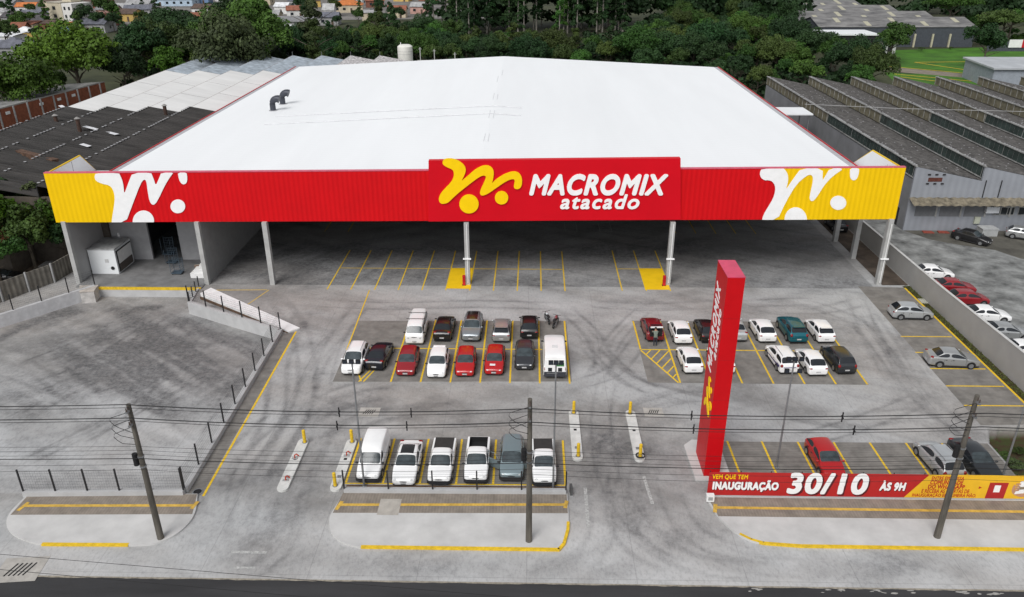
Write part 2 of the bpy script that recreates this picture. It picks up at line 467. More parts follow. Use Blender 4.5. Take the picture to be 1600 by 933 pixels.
# loading yard
for k, (a, b, c) in enumerate([((300, 482), (255, 530), (225, 590)), ((320, 490), (265, 540), (238, 600)), ((245, 470), (190, 500), (120, 540)),
        ((270, 475), (200, 520), (90, 580)), ((230, 500), (160, 545), (30, 600)), ((290, 500), (230, 560), (150, 610)), ((335, 520), (280, 560), (200, 640)),
        ((180, 490), (120, 520), (20, 560)), ((340, 560), (250, 620), (120, 700)), ((200, 560), (110, 600), (0, 660)), ((385, 545), (355, 610), (310, 680)), ((250, 600), (150, 660), (20, 720))]):
    stroke([a, b, c], 0.28, 0.5, seed=k); stroke([(a[0] + 12, a[1] + 4), (b[0] + 16, b[1] + 5), (c[0] + 22, c[1] + 8)], 0.22, 0.35, seed=k + 60)
for q in [(250, 545, 6, 5, .85), (320, 575, 5, 3.5, .7), (190, 520, 6, 4, .7), (100, 560, 7, 3, .45), (280, 500, 5, 3, .6), (150, 600, 7, 3, .4), (60, 640, 6, 3, .3), (350, 590, 3, 5, .45), (85, 490, 3.5, 2.2, 1.0), (110, 478, 3, 1.8, 1.0), (190, 478, 4, 1.6, .7)]:
    blob(*q, ang=-0.5, seed=int(q[0]))
for q in ([(-30, 530), (30, 500), (80, 482), (140, 470)], [(0, 505), (60, 484), (120, 466)], [(150, 468), (200, 470), (260, 466)]): stroke(q, 1.0, 1.0, seed=len(q) + q[0][1], passes=2)
# left driveway
for k, p in enumerate([[(560, 500), (500, 560), (470, 640), (420, 740), (395, 830)], [(600, 610), (500, 640), (430, 700), (385, 780), (370, 860)], [(620, 625), (520, 655), (455, 720), (415, 800)],
        [(480, 480), (440, 560), (430, 640), (400, 720)], [(570, 470), (520, 540), (500, 610)], [(445, 640), (360, 720), (330, 800)], [(430, 460), (470, 520), (480, 600), (450, 690)], [(520, 640), (470, 760), (440, 850), (380, 900)],
        [(640, 600), (560, 605), (470, 650), (410, 740)], [(450, 790), (430, 840), (380, 880)], [(760, 640), (650, 640), (560, 660), (520, 700)], [(860, 645), (740, 655), (620, 650)]]):
    stroke(p, 0.33, 0.42, pair=1.5, seed=k + 100)
for q in [(520, 640, 4, 2.2, .6), (470, 760, 2, 4, .5), (440, 830, 2.5, 3, .6), (395, 860, 4, 2.2, .4), (560, 620, 4, 2, .45), (500, 700, 2, 4, .4), (360, 790, 1.5, 4, .4), (480, 540, 3, 4, .22), (700, 640, 8, 1.6, .3), (820, 620, 5, 2, .25)]: blob(*q, seed=int(q[0]))
# right exit driveway and the middle aisle
for k, p in enumerate([[(960, 560), (940, 640), (945, 720), (975, 790), (1030, 850), (1110, 885), (1250, 895)], [(905, 510), (930, 540), (985, 590), (1060, 620), (1150, 640)], [(920, 540), (960, 580), (1030, 615)],
        [(1000, 530), (960, 580), (900, 600)], [(985, 700), (985, 780), (1010, 830), (1080, 880)], [(970, 720), (965, 790), (990, 850), (1060, 890)], [(1040, 760), (1080, 830), (1170, 870), (1300, 880)], [(930, 740), (940, 830), (900, 880)],
        [(1180, 640), (1080, 620), (1000, 640), (960, 690)], [(880, 480), (930, 530), (950, 600)], [(1010, 480), (960, 530), (925, 600)]]):
    stroke(p, 0.26, 0.4, pair=1.5, seed=k + 200)
for q in [(950, 690, 2, 2, .9), (955, 670, 3, 2.5, .6), (960, 770, 3, 2.4, .55), (985, 800, 2.5, 2.5, .4), (1100, 840, 4, 1.6, .35), (880, 880, 5, 1.2, .3), (1000, 730, 3, 3, .4), (620, 880, 9, .9, .28), (760, 890, 9, .8, .3), (1380, 890, 6, .8, .35), (1250, 880, 5, .9, .3), (1560, 880, 5, .7, .3), (930, 610, 4, 3, .25)]: blob(*q, seed=int(q[0]))
# right aisle
for k, p in enumerate([[(1340, 470), (1390, 540), (1430, 610), (1490, 660), (1540, 690)], [(1370, 490), (1420, 570), (1470, 640)], [(1250, 470), (1330, 500), (1390, 560), (1440, 640)], [(1330, 450), (1360, 520), (1400, 600)], [(1200, 640), (1320, 655), (1430, 650), (1500, 690)],
        [(1240, 690), (1350, 660), (1450, 620)], [(1180, 480), (1270, 485), (1350, 470)], [(900, 470), (1000, 480), (1150, 475), (1290, 470)], [(450, 470), (600, 478), (760, 475), (900, 480)]]):
    stroke(p, 0.34, 0.36, pair=1.6, seed=k + 300)
for q in [(1420, 600, 2.5, 3, .5), (1460, 640, 3, 2.5, .55), (1310, 520, 2.5, 4, .35), (1360, 470, 3, 2, .3), (1500, 680, 2, 1.5, .6), (1250, 620, 5, 1.5, .25), (1150, 480, 6, 2, .3), (1290, 440, 5, 3, .3), (420, 430, 5, 4, .6), (470, 400, 8, 5, .7), (600, 430, 9, 3, .4), (800, 440, 9, 2, .3), (1200, 440, 6, 2.5, .3), (650, 400, 10, 4, .5), (1000, 400, 10, 5, .45)]: blob(*q, seed=int(q[0]))
lite = np.clip(3.0 * rotn(-0.5, 0.09, 0.26, 11) - 1.15, 0, 1); lite = np.clip(lite * .6 + .5 * sstep((42 - Y) / 4) + np.where(ym, .5 * sstep((60 - Y) / 14), 0), 0, 1)
swirl = rotn(0.45, 0.12, 0.5, 23)
yardst = np.where(ym, rotn(-0.70, 0.07, 0.85, 31) , 0.45)
streak = rotn(-0.45, 0.10, 1.1, 71); fineb = rotn(0.8, 0.55, 0.9, 83)
dark = dark * np.clip(.55 + 1.1 * fineb, .5, 1.25)
dark = dark + np.clip(swirl - 0.48, 0, 1) * 1.1 + np.clip(streak - .52, 0, 1) * 1.0 + np.where(ym, np.clip(yardst - 0.40, 0, 1) * 2.4 * (.30 + 1.5 * np.exp(-((X + 33) / 9) ** 2 - ((Y - 63) / 8) ** 2)), 0)
slab = 1.0 * (Y > 77.3) * (X > -34.5) * (X < 36.8)          # covered bays: darker slab, its colour deepened to stand in for canopy shade
dark = dark * .8 + slab * (.34 + .5 * np.clip(fbm(X * .10, Y * .3, 91, 5) - .3, 0, .6))  # the slab term paints canopy shade into the covered bays
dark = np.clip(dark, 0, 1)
warm = np.clip(rotn(0.2, 0.07, 0.11, 47) * 1.9 - 0.85, 0, 1)
earth = np.where(pm | sm_, 1.0, 0.0)
earth = np.clip(earth, 0, 1)
co = np.stack([X.ravel(), Y.ravel(), Z.ravel()], 1).astype(np.float32)
idx = np.arange(nx * ny).reshape(ny, nx)
q = np.stack([idx[:-1, :-1], idx[:-1, 1:], idx[1:, 1:], idx[1:, :-1]], -1).reshape(-1, 4)
me = bpy.data.meshes.new("parking_lot")
me.vertices.add(len(co)); me.vertices.foreach_set("co", co.ravel())
me.loops.add(q.size); me.loops.foreach_set("vertex_index", q.ravel().astype(np.int32))
me.polygons.add(len(q)); me.polygons.foreach_set("loop_start", np.arange(0, q.size, 4, dtype=np.int32)); me.polygons.foreach_set("loop_total", np.full(len(q), 4, np.int32))
me.update(calc_edges=True)
ca = me.color_attributes.new("wear", 'FLOAT_COLOR', 'POINT')
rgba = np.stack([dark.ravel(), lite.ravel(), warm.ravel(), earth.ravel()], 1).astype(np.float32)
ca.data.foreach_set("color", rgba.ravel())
lot = link("parking_lot", me); tag(lot, kind="structure")
def lot_material():
    mt = bpy.data.materials.new("stained_concrete"); mt.use_nodes = True
    n, l = mt.node_tree.nodes, mt.node_tree.links; b = n["Principled BSDF"]
    b.inputs["Roughness"].default_value = 0.85; b.inputs["Specular IOR Level"].default_value = 0.25
    at_ = n.new("ShaderNodeAttribute"); at_.attribute_name = "wear"; sp = n.new("ShaderNodeSeparateColor"); l.new(at_.outputs["Color"], sp.inputs[0])
    tc = n.new("ShaderNodeTexCoord")
    def noise(scale, detail=6, st=(1, 1, 1), rot=0.0, rough=0.65):
        mp = n.new("ShaderNodeMapping"); mp.inputs["Scale"].default_value = st; mp.inputs["Rotation"].default_value = (0, 0, rot)
        l.new(tc.outputs["Object"], mp.inputs[0]); t = n.new("ShaderNodeTexNoise"); t.inputs["Scale"].default_value = scale
        t.inputs["Detail"].default_value = detail; t.inputs["Roughness"].default_value = rough; l.new(mp.outputs[0], t.inputs[0]); return t.outputs[0]
    def mix(a, bcol, fac, mode='MIX'):
        m_ = n.new("ShaderNodeMix"); m_.data_type = 'RGBA'; m_.blend_type = mode
        for sock, v in ((m_.inputs[6], a), (m_.inputs[7], bcol)):
            if isinstance(v, tuple): sock.default_value = v + (1,)
            else: l.new(v, sock)
        if isinstance(fac, float): m_.inputs[0].default_value = fac
        else: l.new(fac, m_.inputs[0])
        return m_.outputs[2]
    def rng(v, a, b_, c, d):
        r = n.new("ShaderNodeMapRange"); r.inputs[1].default_value = a; r.inputs[2].default_value = b_; r.inputs[3].default_value = c; r.inputs[4].default_value = d
        l.new(v, r.inputs[0]); return r.outputs[0]
    def mul(a, b_):
        m_ = n.new("ShaderNodeMath"); m_.operation = 'MULTIPLY'; l.new(a, m_.inputs[0])
        if isinstance(b_, float): m_.inputs[1].default_value = b_
        else: l.new(b_, m_.inputs[1])
        return m_.outputs[0]
    base = mix((0.275, 0.27, 0.262), (0.41, 0.405, 0.397), rng(noise(0.35, 8), .35, .65, 0, 1))
    base = mix(base, (0.53, 0.54, 0.545), sp.outputs[1])
    base = mix(base, (0.33, 0.265, 0.215), mul(sp.outputs[2], 0.42))
    base = mix(base, (0.20, 0.20, 0.205), rng(noise(0.9, 8, (0.3, 1, 1), 0.5, .75), .56, .78, 0, .55))
    base = mix(base, (0.11, 0.11, 0.115), rng(noise(2.2, 7, (1, .5, 1), 0.2, .75), .62, .8, 0, .5))
    base = mix(base, (0.15, 0.15, 0.152), rng(noise(5.0, 9, (1, .45, 1), .5, .8), .48, .70, 0, .50))
    base = mix(base, (0.50, 0.50, 0.50), rng(noise(3.1, 9, (.5, 1, 1), .9, .8), .52, .72, 0, .50))
    fine = rng(noise(2.2, 9, (1, 1, 1), 0, .85), .30, .68, .35, 1.2)
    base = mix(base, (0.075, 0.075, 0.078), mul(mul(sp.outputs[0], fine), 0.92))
    base = mix(base, (0.30, 0.30, 0.30), rng(noise(14, 4), .6, .8, 0, .35))
    # cast joints of the slab every few metres
    sx = n.new("ShaderNodeSeparateXYZ"); l.new(tc.outputs["Object"], sx.inputs[0])
    for o_, per in (("X", 6.45), ("Y", 11.7)):
        a_ = n.new("ShaderNodeMath"); a_.operation = 'PINGPONG'; a_.inputs[1].default_value = per / 2; l.new(sx.outputs[o_], a_.inputs[0])
        base = mix(base, (0.12, 0.12, 0.12), rng(a_.outputs[0], 0.0, 0.035, 0.38, 0.0))
    base = mix(base, mix((0.06, 0.038, 0.022), (0.05, 0.06, 0.02), rng(noise(2.0), .42, .6, 0, 1)), at_.outputs["Alpha"])
    l.new(base, b.inputs["Base Color"])
    bp = n.new("ShaderNodeBump"); bp.inputs["Distance"].default_value = 0.01; bp.inputs["Strength"].default_value = 0.5
    l.new(noise(9, 6), bp.inputs["Height"]); l.new(bp.outputs[0], b.inputs["Normal"])
    return mt
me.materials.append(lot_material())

# paved parking bays and their paint
M_paver = mat("interlocking_pavers", (0.225, 0.212, 0.195), 0.9, var=0.2, scale=0.9, wave=('Y', 0.21, 0.012, 0.28))
M_paver2 = mat("sidewalk_pavers", (0.25, 0.215, 0.18), 0.9, var=0.16, scale=1.2, wave=('X', 0.2, 0.012, 0.14))
PZ = 0.004
poly_sheet("paver_bays", [(-16.5, 57.15), (3.7, 57.55), (3.7, 69.0), (-16.6, 68.7)], PZ, M_paver)
poly_sheet("paver_bays", [(10.1, 57.5), (28.5, 57.45), (28.5, 69.2), (10.1, 69.2)], PZ, M_paver)
poly_sheet("paver_bays", [(-12.7, 43.62), (2.75, 43.8), (2.75, 49.1), (-13.2, 48.9)], PZ, M_paver)
poly_sheet("paver_bays", [(14.2, 42.9), (34.0, 42.9), (34.0, 49.2), (14.2, 49.1)], PZ, M_paver)
poly_sheet("paver_bays", [(34.75, 51.6), (39.85, 51.8), (39.95, 77.6), (35.2, 77.9)], PZ, M_paver)
poly_sheet("paver_strip", [(-22.95, 42.3), (-22.0, 42.2), (-22.1, 66.2), (-23.2, 65.9)], PZ, M_paver)
poly_sheet("earth_bed", [(-12.4, 42.75), (2.6, 42.85), (2.6, 43.6), (-12.4, 43.5)], PZ + .002, M_earth)
def line(mb, a, b, w=0.15, z=0.009):
    a, b = Vector(a), Vector(b); d = (b - a).normalized(); n_ = Vector((-d.y, d.x)) * (w / 2)
    mb.face([(a.x - n_.x, a.y - n_.y, z), (b.x - n_.x, b.y - n_.y, z), (b.x + n_.x, b.y + n_.y, z), (a.x + n_.x, a.y + n_.y, z)])
L = MB(); Lz = 0.010
lx = [-14.1 + 2.515 * i for i in range(8)]
for i, x in enumerate(lx):
    if i > 0: line(L, (x, 57.2), (x, 69.0), z=0.009)
    L2 = None
line(L, (-14.3, 57.2), (-13.2, 60.6), .13, .0095); line(L, (-13.9, 57.2), (-13.0, 60.2), .13, .0105); line(L, (-14.6, 58.6), (-14.1, 57.25), .13, .010)
for i in range(7):
    line(L, (lx[i] + .08, 63.15), (lx[i + 1] - .08, 63.15), z=0.009)
line(L, (-16.5, 62.7), (-16.9, 76.0), .12)
line(L, (-16.4, 63.15), (-14.2, 63.15), .12)
rx = [10.2 + 2.6 * i for i in range(8)]
for i, x in enumerate(rx):
    line(L, (x, 63.3 if i == 0 else 57.5), (x + 0.02 * i, 69.1))
    if i < 7: line(L, (x + .08, 63.3), (x + 2.52, 63.3))
line(L, (10.2, 63.15), (12.65, 57.5), .15, .0095)                      # hatched triangle
for k in range(1, 7):
    t = k / 7.0; px_ = 10.2 + 2.45 * t; py_ = 63.15 - 5.65 * t
    line(L, (px_ + .05, py_ + .05), (min(12.7, px_ + 1.5), py_ + 2.4 * min(1, (12.7 - px_) / 1.5)) if py_ + 2.4 < 63.1 else (px_ + 1.5 * (63.2 - py_) / 2.4, 63.2), .12, .0105)
for x in (-12.5, -9.95, -7.4, -4.9, -2.35, .12, 2.62): line(L, (x, 43.75), (x, 49.0))
line(L, (-12.55, 43.65), (2.68, 43.72), .12, .0112)
for x in (14.85, 17.4, 20.05, 22.7, 25.35, 28.0, 30.65): line(L, (x, 43.0), (x, 49.15))
for y in (66.3, 63.2, 57.4, 54.4, 60.3): line(L, (34.85, y), (39.6, y))
line(L, (39.85, 50.5), (40.0, 77.5), .2, .012)
line(L, (-21.8, 42.1), (-22.1, 66.3), .17, .012)
cxs = [-21.45 + 2.53 * i for i in range(11)]
for x in cxs: line(L, (x, 76.1), (x + .05, 87.6), .13)
for i in range(10):
    if i in (5,): continue
    line(L, (cxs[i] + .07, 82.05), (cxs[i + 1] - .07, 82.05), .13)
for x in (9.9, 12.45, 15.0): line(L, (x, 76.3), (x, 88.0), .13)
line(L, (9.98, 82.3), (12.38, 82.3), .13)
line(L, (-34.0, 75.7), (-27.8, 75.9), .11); line(L, (-27.6, 75.9), (-29.2, 70.5), .09)
for x in (-26, -23, 18.5, 21, 23.5, 26, 28.5): line(L, (x, 94), (x, 101), .1)
struct("bay_lines", L, M_yline)
S = MB()
S.face([(-8.75, 76.55, .014), (-6.15, 76.5, .014), (-6.35, 82.3, .014), (-8.75, 82.2, .014)])
S.face([(12.35, 76.6, .014), (15.0, 76.6, .014), (15.05, 82.5, .014), (12.4, 82.5, .014)])
struct("yellow_column_boxes", S, mat("fresh_yellow_paint", (0.88, 0.56, 0.01), 0.6, var=0.05, scale=1))
W = MB()
for x0 in (4.6, 9.0):
    for k in range(5): line(W, (x0, 94.6 + k * .8), (x0 + 1.5, 94.6 + k * .8), .08)
    line(W, (x0, 94.5), (x0, 98.0), .08, .0115); line(W, (x0 + 1.5, 94.5), (x0 + 1.5, 98.0), .08, .0115)
line(W, (3.9, 39.5), (3.95, 43.5), .22); line(W, (8.3, 41.9), (8.1, 44.8), .22)
line(W, (-18.1, 36.9), (-15.9, 36.9), .22); line(W, (-17.5, 35.6), (-16.2, 35.6), .18)
struct("white_markings", W, M_wline)

# raised front pavements with painted kerbs
M_walk = mat("sidewalk_concrete", (0.52, 0.515, 0.505), 0.9, var=0.10, scale=0.5, bump=0.01, bscale=20)
KZ = 0.13
def walk(poly, front, split, name):
    mb = MB(); mb.prism(poly, -0.02, KZ); struct(name, mb, M_walk)
    back = [p for p in poly if p[1] > split + 1e-3]
    return back
PL = [(-33.6, 42.0), (-33.75, 40.3), (-33.3, 39.0), (-32.2, 38.0), (-30.6, 37.35), (-29.6, 37.2), (-24.3, 37.25), (-23.0, 37.45), (-22.1, 38.2), (-21.65, 39.4), (-21.7, 40.6), (-22.2, 42.2)]
PC = [(-12.35, 42.6), (-12.6, 41.2), (-12.75, 40.0), (-12.35, 38.7), (-11.5, 37.8), (-10.3, 37.35), (2.0, 37.35), (2.35, 37.9), (2.65, 39.2), (2.7, 40.6), (2.7, 42.7)]
PR = [(11.95, 42.6), (12.1, 41.4), (12.7, 39.8), (13.5, 38.7), (14.6, 38.15), (16.8, 37.95), (70, 37.8), (70, 42.6)]
PL = catmull(PL[:6], 4) + catmull(PL[6:], 4); PC = catmull(PC[:6], 4) + PC[6:]; PR = catmull(PR[:6], 4) + PR[6:]
walk(PL, 0, 40, "front_sidewalk"); walk(PC, 0, 40, "front_sidewalk"); walk(PR, 0, 40, "front_sidewalk")
for poly in ([(-33.55, 39.85), (-21.75, 40.15), (-22.2, 42.15), (-33.55, 41.95)], [(-12.65, 40.45), (2.65, 40.7), (2.65, 42.6), (-12.4, 42.5)], [(12.35, 40.6), (70, 40.6), (70, 42.5), (12.05, 42.5)]):
    poly_sheet("sidewalk_pavers", poly, KZ + .004, M_paver2)
T = MB(); M_tact = mat("yellow_tactile_paving", (0.60, 0.38, 0.07), 0.85, var=0.2, scale=3)
for (xa, ya, xb, yb) in ((-33.2, 40.75, -21.95, 41.0), (-12.4, 41.25, 2.55, 41.55), (12.3, 41.45, 70, 41.35)):
    line(T, (xa, ya), (xb, yb), .25, KZ + .010)
    line(T, (xa - .1, ya - .5), (xa + .12, ya + .35), .25, KZ + .013)
    if xb < 60: line(T, (xb - .06, yb - .35), (xb + .08, yb + .4), .25, KZ + .013)
struct("tactile_strip", T, M_tact)
def kerb(pts, name="yellow_kerb"):
    mb = MB()
    for a, b in zip(pts[:-1], pts[1:]):
        a, b = Vector(a), Vector(b); d = (b - a); n_ = Vector((-d.y, d.x)).normalized()
        o1, o2 = a - n_ * .035, b - n_ * .035; i1, i2 = a + n_ * .16, b + n_ * .16
        k = len(mb.v)
        mb.v += [(o1.x, o1.y, 0.006), (o2.x, o2.y, 0.006), (o2.x, o2.y, KZ + .012), (o1.x, o1.y, KZ + .012), (i2.x, i2.y, KZ + .012), (i1.x, i1.y, KZ + .012)]
        mb.f += [(k, k + 1, k + 2, k + 3), (k + 3, k + 2, k + 4, k + 5)]; mb.mi += [0, 0]
    struct(name, mb, M_yellow)
kerb([(-30.0, 37.2), (-29.0, 37.2), (-24.6, 37.25)])
kerb([(-10.2, 37.35), (2.0, 37.35), (2.35, 37.9), (2.65, 39.2), (2.7, 39.9)])
kerb([(13.3, 38.95), (13.9, 38.45), (14.6, 38.15), (16.8, 37.95), (70, 37.8)])

# gravel yard on the right, access strip, lawn and paths far right
M_gravel = mat("grey_gravel", (0.215, 0.22, 0.215), 0.95, var=0.42, scale=0.5, bump=0.03, bscale=8)
sheet("gravel_yard", 40.9, 140, 40, 98, -0.02, M_gravel)
sheet("gravel_yard", 40.9, 47.5, 98.0, 170, -0.016, M_gravel)
poly_sheet("dark_soil_patch", [(47.6, 95.5), (49.5, 92.3), (52.0, 90.6), (55.5, 88.9), (57.0, 86.2), (60.5, 85.0), (66, 84.2), (90, 84), (90, 95.9), (47.6, 95.9)], -0.012, mat("damp_soil", (0.10, 0.095, 0.08), 0.95, var=0.3, scale=.4))
sheet("alley", 37.9, 40.7, 78.2, 170, 0.012, mat("alley_soil", (0.085, 0.065, 0.05), 0.95, var=0.4, scale=0.5))
poly_sheet("lawn", [(98, 225), (96, 262), (150, 274), (190, 268), (190, 205), (120, 200)], 0.0, mat("lawn_grass", (0.050, 0.150, 0.008), 0.95, var=0.28, scale=0.15, bump=0.05, bscale=4))
poly_sheet("lawn", [(92, 205), (96, 222), (112, 214), (122, 203), (110, 196)], 0.01, mat("lawn_grass", (0.05, 0.15, 0.008)))
poly_sheet("track", [(96, 232), (102, 231), (118, 218), (128, 206), (122, 203), (112, 214), (97, 224)], 0.02, mat("track_soil", (0.22, 0.19, 0.15), 0.95, var=0.2, scale=.5))
yk = MB()
for a, b in (((99.5, 233.5), (118, 219.5)), ((118, 219.5), (134, 205)), ((112, 240), (136, 242)), ((112, 240), (122, 222)), ((97, 219), (113, 207)), ((97, 214), (106, 205))):
    line(yk, a, b, .5, .05)
struct("yellow_lawn_kerbs", yk, M_yellow)
sheet("left_side_path", -90, -53.2, 60, 84, -0.02, mat("left_soil", (0.16, 0.12, 0.09), 0.95, var=.3, scale=.5))

poly_sheet("forecourt_apron", [(-120, 34.8), (-55.9, 34.8), (-55.9, 64.0), (-70, 46.0), (-120, 46.0)], -0.004, mat("apron_concrete", (0.33, 0.328, 0.322), 0.9, var=0.2, scale=0.4))
# ------------------------------------------------------------------ the store
FA = math.atan2(1.3, 87.4); FO = Vector((-49.5, 77.2, 0))
FM = Matrix.Translation(FO) @ Matrix.Rotation(FA, 4, 'Z')
FMI = FM.inverted()
def fac(px, py, off=0.0):
    """(u, z) on the fascia plane seen at a photograph pixel"""
    d = np.array([px - 800.0, py - 466.5, FPX]); v = Vector((d @ RIGHT, d @ FWDY, d @ UPV))
    o = FMI @ Vector((0, 0, CAM_H)); w = FMI.to_3x3() @ v
    t = (-off - o.y) / w.y
    p = o + w * t
    return (p.x, p.z)
FX = FM @ Matrix(((1, 0, 0, 0), (0, 0, -1, 0), (0, 1, 0, 0), (0, 0, 0, 1)))     # polygon (u, z), extruded outwards towards the street
store = thing("store_building", "large store with white gable roof and long red and yellow fascia on grey columns", "store", FO, FA)
RX0, RX1, RYB, RXC = -47.3, 37.4, 163.3, -5.2
RZE, RZR = 10.0, 12.1
def roofz(x): return RZR - (RZR - RZE) * abs(x - RXC) / ((RX1 - RX0) / 2)
mb = MB()
RYF = 79.0
for x0, x1 in ((RX0, RXC), (RXC, RX1)):
    za, zb = roofz(x0), roofz(x1)
    mb.face([(x0, RYF, za), (x1, RYF, zb), (x1, RYB, zb), (x0, RYB, za)])
    mb.face([(x0, RYF, za - .35), (x0, RYB, za - .35), (x1, RYB, zb - .35), (x1, RYF, zb - .35)])
mb.face([(RX0, RYB, RZE - .35), (RX0, RYB, RZE), (RXC, RYB, RZR), (RX1, RYB, RZE), (RX1, RYB, RZE - .35), (RXC, RYB, RZR - .35)])
roof = mb.build("roof", M_roof, store, ws=True)
for (dx, y0, y1) in ((-0.25, 92, 96), (.25, 92, 96), (-.3, 105, 110), (.3, 105, 110), (-.3, 118, 123), (.3, 118, 122), (-.3, 133, 139), (.3, 140, 146)):
    MB().bb(RXC + dx - .04, RXC + dx + .04, y0, y1, RZR - .05, RZR + .03).build("ridge_cap_joint", mat("sealant_grey", (0.68, 0.69, 0.70)), roof, ws=True)
# lifelines running from the ducts to the ridge
for yy in (107.6, 112.8):
    z0 = roofz(-36.5) + .06
    mb = MB(); mb.tube([(-36.5, yy, z0), (RXC, yy, RZR + .12), (RXC + 4, yy - .4, RZR - .1)], 0.055, 5)
    mb.build("safety_cable", mat("cable_grey", (0.66, 0.67, 0.68)), store, ws=True)
# roof edge trims
for x, s in ((RX0, -1), (RX1, 1)):
    mb = MB(); mb.bb(min(x + s * .02, x + s * .16), max(x + s * .02, x + s * .16), 84.0, RYB, RZE - 1.2, RZE + .12); mb.build("roof_edge_trim", M_redt, store, ws=True)
    mb = MB(); mb.bb(min(x - s * .05, x - s * .7), max(x - s * .05, x - s * .7), 84.2, RYB - .1, RZE - .1, RZE + .05)
    mb.build("gutter", mat("gutter_grey", (0.42, 0.42, 0.44)), store, ws=True)
# fascia
TL, BL, BR, TR = fac(68, 271), fac(88, 347.5), fac(1401, 342.5), fac(1413, 262)
UL = (TL[0] + BL[0]) / 2; UR = (BR[0] + TR[0]) / 2
ZBL, ZBR, ZTL, ZTR = BL[1], BR[1], TL[1], TR[1]
def ztop(u): return ZTL + (ZTR - ZTL) * (u - UL) / (UR - UL)
def zbot(u): return ZBL + (ZBR - ZBL) * (u - UL) / (UR - UL)
def extr(poly, d0, d1, name, mt, parent=store, up=None):
    return MB().prism([(p[0], p[1]) for p in poly], d0, d1, FX).build(name, mt, up or parent, ws=True)
fascia = extr([(UL, ZBL), (UR, ZBR), (UR, ZTR), (UL, ZTL)], -0.35, 0.0, "fascia", M_red)
mb = MB(); mb.prism([(UL, ZTL + .002), (UR, ZTR + .002), (UR, ZTR + .09), (UL, ZTL + .09)], -0.40, 0.045, FX)
mb.build("fascia_cap", mat("pink_red_trim", (0.60, 0.10, 0.16), 0.5), fascia, ws=True)
def clampz(p): return (min(max(p[0], UL), UR), min(max(p[1], zbot(p[0])), ztop(p[0])))
def z5(x, y): return clampz(fac(x / 4.0, 233 + y / 4.0))
def z8(x, y): return clampz(fac(1200 + x / 4.0, 233 + y / 4.0))
yl = [(UL, zbot(UL)), z5(740, 470), z5(752, 380), z5(750, 330), z5(735, 250), z5(690, 140), (UL, ztop(UL))]
extr(yl, 0.002, 0.03, "yellow_fascia_panel", M_yclad, up=fascia)
yr = [(UR, ztop(UR)), z8(20, 100), z8(85, 200), z8(75, 270), z8(50, 340), z8(0, 470), (UR, zbot(UR))]
extr(yr, 0.002, 0.03, "yellow_fascia_panel", M_yclad, up=fascia)
WL = [(600, 148), (592, 172), (600, 198), (640, 216), (685, 225), (708, 250), (720, 300), (714, 360), (702, 430), (700, 470), (784, 470), (832, 340), (880, 215), (902, 187), (917, 198), (924, 260), (936, 325), (953, 348), (972, 343), (995, 305), (1030, 230), (1060, 180), (1090, 140), (1012, 140), (992, 190), (975, 228), (962, 185), (943, 140), (832, 140), (800, 220), (778, 283), (774, 230), (765, 190), (742, 140)]
WR = [(-40, 120), (-54, 150), (-45, 180), (-20, 195), (0, 193), (25, 200), (42, 225), (45, 260), (30, 310), (0, 360), (-30, 410), (-40, 450), (54, 450), (110, 330), (175, 220), (240, 165), (265, 158), (280, 172), (278, 210), (262, 280), (258, 310), (268, 325), (285, 322), (310, 290), (350, 225), (400, 170), (480, 115), (388, 115), (350, 180), (339, 197), (342, 115), (210, 115), (160, 180), (108, 258), (122, 215), (126, 170), (115, 140), (92, 115)]
def ell(cx_, cy_, rx_, ry_, n=36): return [(cx_ + rx_ * math.cos(2 * math.pi * i / n), cy_ + ry_ * math.sin(2 * math.pi * i / n)) for i in range(n)]
def uniq(p):
    o = []
    for q in p:
        if not o or (abs(q[0] - o[-1][0]) + abs(q[1] - o[-1][1])) > 0.012: o.append(q)
    if abs(q[0] - o[0][0]) + abs(q[1] - o[0][1]) < 0.012: o.pop()
    return o
def half(cx_, cy_, r, lim): return [p for p in ell(cx_, cy_, r, r * 1.04) if p[1] < lim + 8]
for nm, pts, f in (("cart_emblem_stroke", WL, z5), ("cart_emblem_stroke", WR, z8)):
    extr(uniq([f(*p) for p in smoothpoly(pts)]), 0.035, 0.07, nm, M_wlogo, up=fascia)
for pts, f in (([(1112, 140), (1120, 190), (1135, 215), (1152, 221), (1168, 210), (1173, 185), (1167, 140)], z5), ([(512, 115), (510, 165), (515, 185), (535, 197), (555, 185), (567, 150), (568, 115)], z8)):
    extr(uniq([f(*p) for p in smoothpoly(pts)]), 0.035, 0.07, "cart_emblem_handle", M_wlogo, up=fascia)
for c, r, f, lim in (((898, 451), (67, 68), z5, 457), ((1113, 357), (46, 43), z5, 999), ((172, 441), (70, 78), z8, 438), ((438, 335), (50, 44), z8, 999)):
    extr(uniq([f(*p) for p in ell(*c, *r)]), 0.035, 0.07, "cart_emblem_wheel", M_wlogo, up=fascia)
